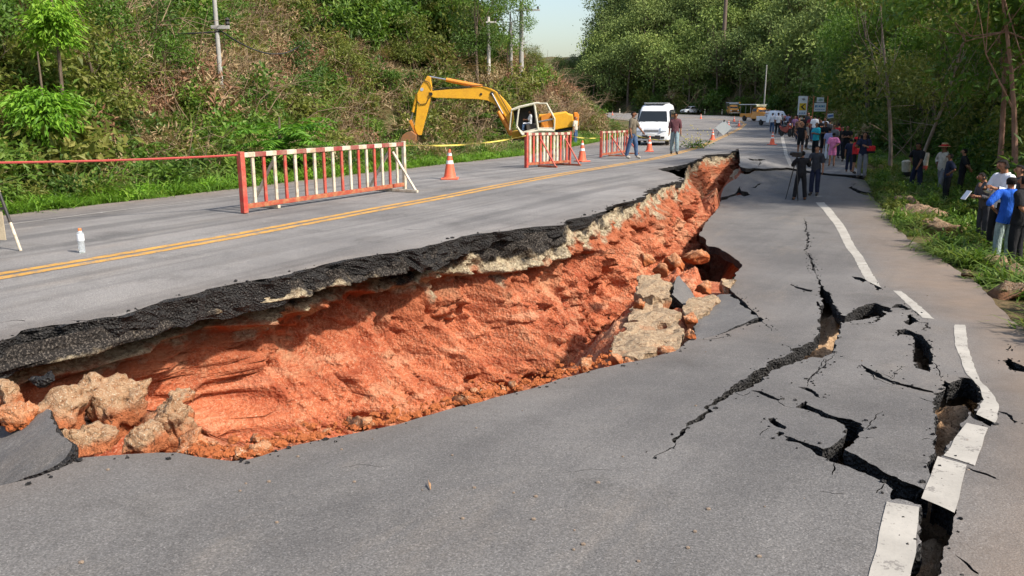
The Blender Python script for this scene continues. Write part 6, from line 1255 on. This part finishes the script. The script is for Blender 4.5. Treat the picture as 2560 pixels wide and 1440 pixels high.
def person(loc, h, rz, label, shirt, trousers, arms=('down', 'down'), legs='stand', sleeve=.5, pant=.97, hem=-.06, hair='short', skin=None, shoe=None, lean=0., head=0., group='onlookers along the broken road', lod=1, slim=1., nod=0.):
    """one continuous skinned body; clothing and hair are shells lifted off it"""
    s_ = h / 1.72; skin = skin or SKIN
    J = {}; J['pel'] = V3(0, 0, .95); J['sp'] = V3(0, .005, 1.12); J['ch'] = V3(0, 0, 1.30); J['nb'] = V3(0, .015, 1.435); J['nk'] = V3(0, .0, 1.505); J['hd'] = V3(0, -.02, 1.60); J['ht'] = V3(0, -.01, 1.675)
    RAD = {'pel': (.148 * slim, .105), 'sp': (.128 * slim, .098), 'ch': (.155 * slim, .108), 'nb': (.072, .065), 'nk': (.050, .052), 'hd': (.076, .092), 'ht': (.058, .072)}
    seg = [('pel', 'sp', 'torso'), ('sp', 'ch', 'torso'), ('ch', 'nb', 'torso'), ('nb', 'nk', 'neck'), ('nk', 'hd', 'head'), ('hd', 'ht', 'head')]
    for sg, kd, nm in ((1, arms[0], 'l'), (-1, arms[1], 'r')):
        J[nm + 'sh'] = V3(.168 * sg * slim, .01, 1.395); e, w_ = arm_pose(kd, sg); J[nm + 'el'] = J[nm + 'sh'] + e; J[nm + 'wr'] = J[nm + 'el'] + w_; dd = unit(w_); J[nm + 'pa'] = J[nm + 'wr'] + dd * .075
        RAD[nm + 'sh'] = (.062, .062); RAD[nm + 'el'] = (.043, .043); RAD[nm + 'wr'] = (.028, .030); RAD[nm + 'pa'] = (.024, .036)
        seg += [('ch', nm + 'sh', 'torso'), (nm + 'sh', nm + 'el', 'uarm'), (nm + 'el', nm + 'wr', 'farm'), (nm + 'wr', nm + 'pa', 'hand')]
        J[nm + 'hp'] = V3(.088 * sg, 0, .885); RAD[nm + 'hp'] = (.088 * slim, .094)
        if legs == 'sit': kn, an = V3(.12 * sg, -.42, .90), V3(.12 * sg, -.44, .48)
        elif legs == 'walk': kn, an = V3(.095 * sg, -.10 * sg, .49), V3(.10 * sg, -.16 * sg + .03, .085)
        elif legs == 'wide': kn, an = V3(.14 * sg, -.02, .49), V3(.18 * sg, .01, .085)
        else: kn, an = V3(.10 * sg, -.015, .49), V3(.105 * sg, .02, .085)
        J[nm + 'kn'], J[nm + 'an'] = kn, an; J[nm + 'to'] = an + V3(.02 * sg, -.15, -.045)
        RAD[nm + 'kn'] = (.060, .062); RAD[nm + 'an'] = (.040, .044); RAD[nm + 'to'] = (.038, .026)
        seg += [('pel', nm + 'hp', 'hips'), (nm + 'hp', nm + 'kn', 'thigh'), (nm + 'kn', nm + 'an', 'shin'), (nm + 'an', nm + 'to', 'foot')]
    if lean or nod:
        for k in J:
            if k[-2:] in ('sp', 'ch', 'nb', 'nk', 'hd', 'ht', 'sh', 'el', 'wr', 'pa'):
                p = J[k] - J['pel']; c_, n_ = math.cos(lean), math.sin(lean); J[k] = J['pel'] + V3(p[0], p[1] * c_ - p[2] * n_, p[1] * n_ + p[2] * c_)
        for k in ('hd', 'ht'): J[k] = J[k] + V3(0, -.5 * nod * (1 if k == 'hd' else 1.6), -.05 * nod)
    names = list(J); ix = {k: i for i, k in enumerate(names)}
    me = bpy.data.meshes.new('body'); me.from_pydata([tuple(J[k]) for k in names], [(ix[a], ix[b_]) for a, b_, _ in seg], []); tmp = bpy.data.objects.new('body', me); TMP.collection.objects.link(tmp)
    md = tmp.modifiers.new('s', 'SKIN'); md.use_smooth_shade = True; md.branch_smoothing = .6
    for k, v in zip(names, me.skin_vertices[0].data): v.radius = RAD[k]; v.use_root = k == 'pel'
    sb = tmp.modifiers.new('u', 'SUBSURF'); sb.levels = sb.render_levels = lod
    with bpy.context.temp_override(scene=TMP, view_layer=TMP.view_layers[0]): dg = bpy.context.evaluated_depsgraph_get()
    dg.update(); ev = tmp.evaluated_get(dg); m2 = ev.to_mesh(); nv = len(m2.vertices)
    Vv = np.empty(nv * 3); m2.vertices.foreach_get('co', Vv); Vv = Vv.reshape(-1, 3); Fv = [tuple(p.vertices) for p in m2.polygons]; Nn = np.empty(nv * 3); m2.vertices.foreach_get('normal', Nn); Nn = Nn.reshape(-1, 3)
    ev.to_mesh_clear(); bpy.data.objects.remove(tmp); bpy.data.meshes.remove(me)
    best = np.full(nv, 1e9); which = np.zeros(nv, int); tt = np.zeros(nv)
    for i, (a, b_, _) in enumerate(seg):
        d = J[b_] - J[a]; t_ = np.clip(((Vv - J[a]) @ d) / (d @ d), 0, 1); q = J[a] + t_[:, None] * d; ds = np.linalg.norm(Vv - q, axis=1) - np.interp(t_, [0, 1], [max(RAD[a]), max(RAD[b_])]) * .9
        if _ in ('uarm', 'farm', 'hand'): ds = np.where(ds > (.045 if _ == 'uarm' else .030), ds + 5, ds)
        k = ds < best; best = np.where(k, ds, best); which = np.where(k, i, which); tt = np.where(k, t_, tt)
    part = np.array([s[2] for s in seg])[which]
    root = thing('person', loc, rz, label, 'person', group, s_)
    # face, ears, fingers added to the body mesh
    m = MB(); hd = J['hd']; m.prism([(-.016, -.028), (.016, -.028), (.007, .025), (-.007, .025)], -.105 + hd[1], -.07 + hd[1]); 
    for v in m.b.verts: v.co.z += hd[2] - .005
    for sg in (-1, 1): m.ball((sg * .078, hd[1] + .015, hd[2] - .005), .026, 1, (.45, .8, 1.2))
    for nm, sg in (('l', 1), ('r', -1)):
        wv = unit(J[nm + 'pa'] - J[nm + 'wr']); sd = unit(np.cross(wv, V3(sg, .2, .1))); pl = unit(np.cross(sd, wv)); p0 = J[nm + 'pa']
        for q, (o_, ln) in enumerate(((-.027, .066), (-.009, .078), (.009, .074), (.026, .058))):
            a = p0 + sd * o_; m.path([a - wv * .02, a + wv * ln * .5 - pl * .006 * sg, a + wv * ln * .85 - pl * .028 * sg], [.010, .009, .007], 5)
        a = J[nm + 'wr'] + wv * .03 + sd * -.028; m.path([a, a + (wv * .7 - sd * .7) * .035, a + (wv * .9 - sd * .5) * .065], [.012, .010, .008], 5)
    k_ = m.mesh('x'); ex_v = np.array([v.co for v in k_.vertices]); ex_f = [tuple(i + nv for i in p.vertices) for p in k_.polygons]; bpy.data.meshes.remove(k_)
    bm_ = mesh_np('body', np.r_[Vv, ex_v], Fv + ex_f, skin, True); add('body', bm_, root)
    def shell(name, sel, off, mat, wob=.010, freq=7.0, flare=None):
        fs = [f for f in Fv if all(sel[i] for i in f)]
        if not fs: return None
        ids = sorted({i for f in fs for i in f}); mp = {i: k for k, i in enumerate(ids)}; P_ = Vv[ids]; o = off[ids] if hasattr(off, '__len__') else off
        P_ = P_ + Nn[ids] * (o + wob * fbm(P_ * V3(1, 1, .5) + len(label), freq, 3, 3))[:, None]
        if flare is not None: P_ = flare(P_)
        return add(name, mesh_np(name, P_, [tuple(mp[i] for i in f) for f in fs], mat, True), root)
    tz = Vv[:, 2]
    leglen = np.where(part == 'thigh', tt * .5, np.where(part == 'shin', .5 + tt * .5, np.where(part == 'hips', 0, 2)))
    armlen = np.where(part == 'uarm', tt * .52, np.where(part == 'farm', .52 + tt * .48, 2))
    if trousers is not None: shell('trousers', ((part == 'hips') | (leglen <= pant) | ((part == 'torso') & (tz < 1.0))), .013 + .014 * np.clip(leglen, 0, 1), trousers, .012)
    if hem < -.25:
        shell('dress', ((part == 'torso') | (part == 'hips') | ((armlen <= sleeve)) | ((leglen < .42)) | ((part == 'neck') & (tt < .15))), .024 + .03 * np.clip(leglen, 0, .45), shirt, .012)
    else: shell('shirt', ((part == 'torso') & (tz > .95 + hem - .1)) | ((part == 'hips') & (tz > .95 + hem)) | ((part == 'thigh') & (tz > .95 + hem)) | (armlen <= sleeve) | ((part == 'neck') & (tt < .2)), np.where(part == 'torso', .030, .028), shirt, .013)
    hz = hd[2]; back = Vv[:, 1] - hd[1]
    hs = (part == 'head') & ((tz > hz + .040) | ((back > -.02) & (tz > hz - .06)))
    if hair == 'long': hs |= (part == 'head') & (back > .0) | ((part == 'neck') & (back > -.02))
    if hair: shell('hair', hs, .026 if hair == 'short' else .034, HAIR, .016, 22.)
    for sg in (-1, 1):
        shell('shoe', (part == 'foot') & (Vv[:, 0] * sg > 0), .014, shoe or SHOE, .002)
        MB().ball((sg * .030, hd[1] - .083, hd[2] + .008), .009, 1, (1.5, .6, .8)).build('eye', EYE, root)
    MB().box((0, hd[1] - .083, hd[2] - .045), (.042, .014, .008)).build('mouth', paint('lips', (.28, .09, .07), .6, 0), root)
    if legs == 'sit': root.location = Vector(loc) - Vector((0, 0, .80 * s_))
    return root
def hgt(foot, top, surf):
    f_ = onto([foot], surf)[0]; t_ = at_depth(foot[0], top, f_[1]); return Vector(f_), t_.z - f_[2]
def stand_px(px_, foot, top, surf, rz, label, shirt, trousers, hmin=0., **kw):
    f_, h = hgt((px_, foot), top, surf); return person(f_, max(h, hmin) / 1.015, R(rz), label, shirt, trousers, **kw)
C_BLK = cloth('black_cloth', (.017, .017, .019)); C_CHAR = cloth('charcoal_cloth', (.045, .045, .052)); C_NAVY = cloth('navy_cloth', (.022, .026, .050)); C_WHITE = cloth('white_cloth', (.70, .71, .74)); C_CREAM = cloth('cream_cloth', (.52, .46, .38)); C_JEAN = cloth('blue_jeans', (.060, .105, .20)); C_PJEAN = cloth('pale_jeans', (.22, .30, .33)); C_GREY = cloth('grey_cloth', (.19, .19, .20)); C_OLIVE = cloth('grey_olive_cloth', (.14, .12, .09)); C_MAROON = cloth('maroon_check', (.13, .055, .065), 30)
C_TURQ = cloth('turquoise_cloth', (.03, .38, .46)); C_PINK = cloth('pink_cloth', (.72, .22, .42)); C_RED = cloth('red_cloth', (.55, .03, .035)); C_BLUE = cloth('bright_blue_cloth', (.03, .13, .60)); C_LAV = cloth('lavender_cloth', (.30, .31, .48)); C_PURP = cloth('purple_cloth', (.14, .08, .16)); C_BROWN = cloth('brown_cloth', (.16, .09, .06)); C_PATT = cloth('patterned_cloth', (.34, .42, .40), 26); C_DGREY = cloth('dark_grey_cloth', (.085, .08, .085)); C_DRED = cloth('dark_red_cloth', (.25, .03, .04))
# by the van
stand_px(1580, 397, 275, zA, 62, 'person in a grey olive shirt and blue jeans stepping past the third barrier', C_OLIVE, C_JEAN, arms=('reach', 'down'), legs='walk', shoe=SANDAL, lod=2, skin=SKIN_D, sleeve=.55)
stand_px(1685, 385, 279, zA, -8, 'person in a maroon checked shirt and pale jeans in front of the van', C_MAROON, C_PJEAN, arms=('down', 'down'), legs='walk', lod=2, skin=SKIN_D, sleeve=.6)
P_ = at_depth(1438, 366, 47); P_.z = float(G(np.array([P_.x]), np.array([P_.y]))[0]); top_ = at_depth(1438, 290, 47).z; person(P_, max(1.55, min(1.8, top_ - P_.z)), R(60), 'person in a pale shirt and jeans behind the tail of the excavator', C_CREAM, C_JEAN, arms=('hip', 'down'), sleeve=.55)
bpy.context.view_layer.update(); E_ = e3(1745, 775, -.52); op = person(ex.matrix_world @ E_, 1.66, R(-95), 'excavator operator in a white shirt sitting in the cream cab', C_WHITE, C_JEAN, arms=('lap', 'lap'), legs='sit', lod=2, sleeve=.55, group=None)
# the pair with the tripod
stand_px(1998, 501, 374, zB, 172, 'camera operator all in black bent over a tripod on the sunken lane', C_BLK, C_BLK, arms=('camera', 'camera'), legs='wide', sleeve=.95, lod=2, lean=.06, slim=1.08)
stand_px(2034, 489, 361, zB, -38, 'person in a charcoal shirt and dark jeans beside the camera operator', C_CHAR, C_NAVY, arms=('down', 'phone'), legs='stand', lod=2, slim=1.05)
q = Vector(onto([(1984, 500)], zB)[0]); t = thing('camera_tripod', q, R(20), 'black tripod with a video camera left of the camera operator', 'tripod')
for k in range(3): a_ = k * 2.094 + .4; MB().path([(.04 * math.cos(a_), .04 * math.sin(a_), 1.15), (.24 * math.cos(a_), .24 * math.sin(a_), .0)], [.020, .012], 6).build('leg', BLACK, t)
MB().tube((0, 0, 1.1), (0, 0, 1.32), .025, n=8).build('centre_column', BLACK, t); MB().box((0, 0, 1.40), (.13, .34, .15), None, .02).build('video_camera', BLACK, t); MB().tube((0, .17, 1.41), (0, .27, 1.41), .05, .06, n=12).build('lens', BLACK, t)
# the crowd
CR_ = [
 (1929, 331, 281, 165, 'person in a white shirt and blue jeans at the far end of the crowd', C_WHITE, C_JEAN, dict(legs='walk')),
 (1943, 336, 280, 175, 'person in a white shirt and black trousers walking at the far end of the crowd', C_WHITE, C_BLK, dict(legs='walk')),
 (1975, 331, 287, 30, 'person in maroon behind the red motorcycle', C_MAROON, C_NAVY, dict()),
 (1984, 344, 288, 20, 'person in purple between the motorcycles', C_PURP, C_BLK, dict(arms=('fwd', 'down'))),
 (1994, 352, 293, -20, 'person in brown beside the black motorcycle', C_BROWN, C_NAVY, dict(arms=('hip', 'down'))),
 (2006, 349, 288, 160, 'person in black seen from behind under the chevron sign', C_BLK, C_BLK, dict()),
 (2017, 345, 279, -30, 'tall person in dark clothes right of the chevron sign', C_CHAR, C_BLK, dict()),
 (2023, 352, 287, -50, 'person in a dark red shirt behind the one in turquoise', C_DRED, C_NAVY, dict(arms=('crossed', 'crossed'))),
 (2033, 354, 286, 150, 'person in a white and blue shirt with their back to the camera', C_WHITE, C_JEAN, dict()),
 (2049, 356, 298, -40, 'person in black with a dark hat behind the one with folded arms', C_BLK, C_NAVY, dict(arms=('fwd', 'down'))),
 (1953, 322, 284, 150, 'person in grey at the far end between the white shirts and the red motorcycle', C_GREY, C_NAVY, dict()),
 (1968, 324, 284, -20, 'person in pale blue beyond the red motorcycle', C_LAV, C_BLK, dict(arms=('fwd', 'down'))),
 (1990, 327, 285, 160, 'person in dark red beyond the black motorcycle', C_DRED, C_BLK, dict()),
 (2000, 331, 286, 20, 'person in cream just left of the chevron sign post', C_CREAM, C_NAVY, dict(arms=('crossed', 'crossed'))),
 (2012, 334, 287, -60, 'person in turquoise and black far back under the chevron sign', C_TURQ, C_BLK, dict()),
 (2043, 344, 289, 170, 'person in brown under the notice board', C_BROWN, C_NAVY, dict()),
 (2058, 352, 293, -30, 'person in white under the right post of the notice board', C_WHITE, C_BLK, dict(arms=('hip', 'down'))),
 (2070, 362, 299, 140, 'person in dark grey behind the pair by the child in pink', C_DGREY, C_BLK, dict()),
 (1999, 388, 304, -35, 'person in a black vest over white sleeves and black shorts', C_BLK, C_BLK, dict(pant=.48, arms=('down', 'hip'), sleeve=.2)),
 (2015, 374, 306, 60, 'person in a pale grey shirt half hidden by the one in turquoise', C_GREY, C_BLK, dict()),
 (2036, 392, 304, -65, 'person in a long turquoise shirt and black trousers', C_TURQ, C_BLK, dict(hem=-.2, arms=('crossed', 'crossed'), skin=SKIN_D)),
 (2057, 396, 301, -45, 'person in a black shirt and shorts with folded arms right of the turquoise shirt', C_BLK, C_BLK, dict(pant=.5, arms=('crossed', 'crossed'), skin=SKIN_D)),
 (2068, 402, 318, 140, 'person in a lavender shirt and white trousers beside the child in pink', C_LAV, C_WHITE, dict(arms=('down', 'behind'))),
 (2079, 398, 308, -30, 'person in a grey shirt directly behind the child in pink', C_GREY, C_BLK, dict()),
 (2091, 390, 305, 120, 'person in a bright red shirt behind the one with folded bare arms', C_RED, C_NAVY, dict(arms=('hip', 'hip'))),
 (2099, 396, 313, 10, 'person with black hair and black shirt looking out between two others', C_BLK, C_NAVY, dict()),
 (2112, 404, 311, -25, 'person in a black shirt with folded bare arms at the striped post', C_BLK, C_BLK, dict(arms=('crossed', 'crossed'), sleeve=.35)),
 (2078, 416, 329, 165, 'small child in a pink dress with bare legs', C_PINK, None, dict(hem=-.4, arms=('down', 'behind'), shoe=SANDAL, lod=2)),
 (2121, 430, 344, 150, 'person in navy just behind the one with the red cap', C_NAVY, C_NAVY, dict()),
 (2132, 434, 341, 70, 'person in a red shirt, red cap and black shorts, hand at the cap', C_RED, C_BLK, dict(pant=.45, arms=('phone', 'head'), hair='long', lod=2)),
 (2153, 446, 327, -40, 'person in a navy shirt and grey trousers with a red shoulder bag', C_NAVY, C_GREY, dict(arms=('phone', 'fwd'), lod=2, pant=.97)),
]
SU = lambda x, y: np.where(pip(np.stack([np.ravel(x), np.ravel(y)], 1), polyB), zB(np.ravel(x), np.ravel(y)), np.where(np.ravel(y) > 27, np.maximum(zA(np.ravel(x), np.ravel(y)), G(np.ravel(x), np.ravel(y))), G(np.ravel(x), np.ravel(y)))).reshape(np.shape(x))
ppl = {}
for a, f_, tp, rz, lb, sh, tr, kw in CR_: ppl[lb] = stand_px(a, f_, tp, SU, rz, lb, sh, tr, **kw)
def cap_on(p, mat, name='cap', brim=.10, label=None):
    s_ = p.scale[0]; o = MB().lathe([(.096, 0), (.098, .03), (.085, .07), (.045, .095), (0, .10)], 16).build(name, mat, p, True, (0, -.012, 1.625)); MB().box((0, -.115, .008), (.13, brim, .012), None, .005).build('peak', mat, o); return o
cap_on(ppl['person in a red shirt, red cap and black shorts, hand at the cap'], C_RED)
pb = ppl['person in a navy shirt and grey trousers with a red shoulder bag']; q = pb.location + Vector((.17, -.16, .98)); t = thing('shoulder_bag', q, .3, 'red and black shoulder bag hanging on the person in navy and grey', 'bag'); MB().box((0, 0, .02), (.27, .14, .18), None, .05).build('pouch', C_RED, t); MB().box((0, 0, -.10), (.26, .15, .07), None, .03).build('bag_base', C_BLK, t); MB().path([(-.14, 0, .12), (-.18, .06, .40), (-.08, .12, .56)], .014, 5).build('strap', C_BLK, t)
q = pb.location + Vector((.10, .22, 1.22)); t = thing('backpack', q, R(-40), 'black backpack on the person in navy and grey', 'bag'); MB().box((0, 0, 0), (.30, .17, .42), None, .06).build('pack', C_BLK, t)
for sg in (-1, 1): MB().path([(sg * .11, -.07, .19), (sg * .13, -.20, .22), (sg * .14, -.28, .05)], .016, 5).build('strap', C_BLK, t)
pr_ = ppl['person in a red shirt, red cap and black shorts, hand at the cap']; q = pr_.location + Vector((.05, -.28, .78)); t = thing('waist_bag', q, .2, 'red pouch held in front by the person with the red cap', 'bag'); MB().box((0, 0, 0), (.30, .13, .20), None, .04).build('pouch', C_RED, t); MB().path([(-.14, 0, .08), (-.1, .1, .3), (.02, .14, .42)], .010, 5).build('strap', C_BLK, t)
# on the right bank
def bank(px_, Y, top, h, rz, label, shirt, tr, **kw):
    P_ = at_depth(px_, 500, Y); z = float(G(np.array([P_.x]), np.array([P_.y]))[0]); P_.z = z; tz_ = at_depth(px_, top, Y).z; kw.setdefault('lod', 2); return person(P_, min(max(tz_ - z, h * .9), h * 1.12) / 1.015, R(rz), label, shirt, tr, **kw)
bank(2285, 28.0, 353, 1.68, -62, 'person in a black polo shirt leaning a hand on the striped guide post', C_BLK, C_NAVY, arms=('reach', 'hip'), legs='wide', lean=.10, skin=SKIN_D)
hm = bank(2347, 26.5, 358, 1.66, -75, 'person in a striped straw hat cream shirt and grey trousers', C_CREAM, C_GREY, legs='walk', arms=('down', 'hip'), sleeve=.9, skin=SKIN_D)
STRAW = paint('straw', (.50, .36, .18), .8, .2); o = MB().lathe([(.19, -.02), (.185, 0), (.10, .01), (.098, .06), (.085, .10), (0, .115)], 18).build('straw_hat', STRAW, hm, True, (0, -.012, 1.655)); MB().lathe([(.101, .014), (.102, .055)], 18).build('hat_band', C_RED, o, True); MB().lathe([(.188, .004), (.14, .012)], 18).build('brim_stripe', C_RED, o, True)
bank(2363, 24.6, 380, 1.55, -105, 'short person in navy, hand on hip, in front of the straw hat', C_NAVY, C_BLK, arms=('hip', 'hip'), skin=SKIN_D)
bank(2397, 25.6, 368, 1.64, -125, 'person in black with both hands behind the back facing away', C_BLK, C_BLK, arms=('behind', 'behind'))
wm = bank(2502, 15.6, 381, 1.70, -78, 'person in a white long sleeved shirt and black trousers looking at a phone', C_WHITE, C_BLK, arms=('phone', 'phone'), sleeve=.92, nod=.10, hem=-.02)
gm = bank(2466, 17.2, 414, 1.42, -85, 'short person in dark grey bending over a white device', C_DGREY, C_CHAR, arms=('phone', 'phone'), sleeve=.85, lean=.22, nod=.08)
bank(2541, 16.4, 399, 1.62, -95, 'person with black hair standing behind the one in bright blue', C_CHAR, C_BLK, arms=('down', 'down'))
bank(2523, 14.4, 425, 1.46, 168, 'person in a bright blue top and patterned trousers seen from behind', C_BLUE, C_PATT, arms=('hip', 'behind'), hem=-.16, sleeve=.6, slim=1.05)
bank(2556, 14.0, 432, 1.52, -150, 'person all in black at the right edge with hands clasped behind', C_BLK, C_BLK, arms=('behind', 'behind'), hem=-.14, sleeve=.5, slim=1.1)
def in_hands(p, off, label, size, name='mobile_phone', cat='phone', mat=None):
    bpy.context.view_layer.update(); q = p.matrix_world @ Vector(off); t = thing(name, q, p.rotation_euler[2], label, cat, None, 1.0, (R(-35), 0, p.rotation_euler[2])); MB().box((0, 0, 0), size, None, .004).build('case', mat or BLACK, t); MB().box((0, size[1] * .5 + .002, 0), (size[0] * .86, .003, size[2] * .86)).build('screen', GLASS, t)
in_hands(wm, (0, -.40, 1.25), 'dark phone in the hands of the person in the white shirt', (.075, .012, .15)); in_hands(gm, (0, -.52, 1.16), 'white tablet in the hands of the bending person in grey', (.16, .014, .22), 'tablet', 'tablet', VWHITE)
# riding in the pickup bed
bpy.context.view_layer.update()
for k, (x, y, cl, lb) in enumerate([(-.5, 3.3, C_WHITE, 'passenger in white at the left side of the pickup bed'), (.05, 3.7, C_CREAM, 'passenger in cream in the middle of the pickup bed'), (.55, 3.4, C_BLUE, 'passenger in blue at the right side of the pickup bed')]):
    person(pk.matrix_world @ Vector((x, y, 1.02)), 1.62, R(14 + 20 * k), lb, cl, C_JEAN, arms=('lap', 'lap'), legs='sit', group='passengers in the pickup bed')
bpy.data.scenes.remove(TMP)
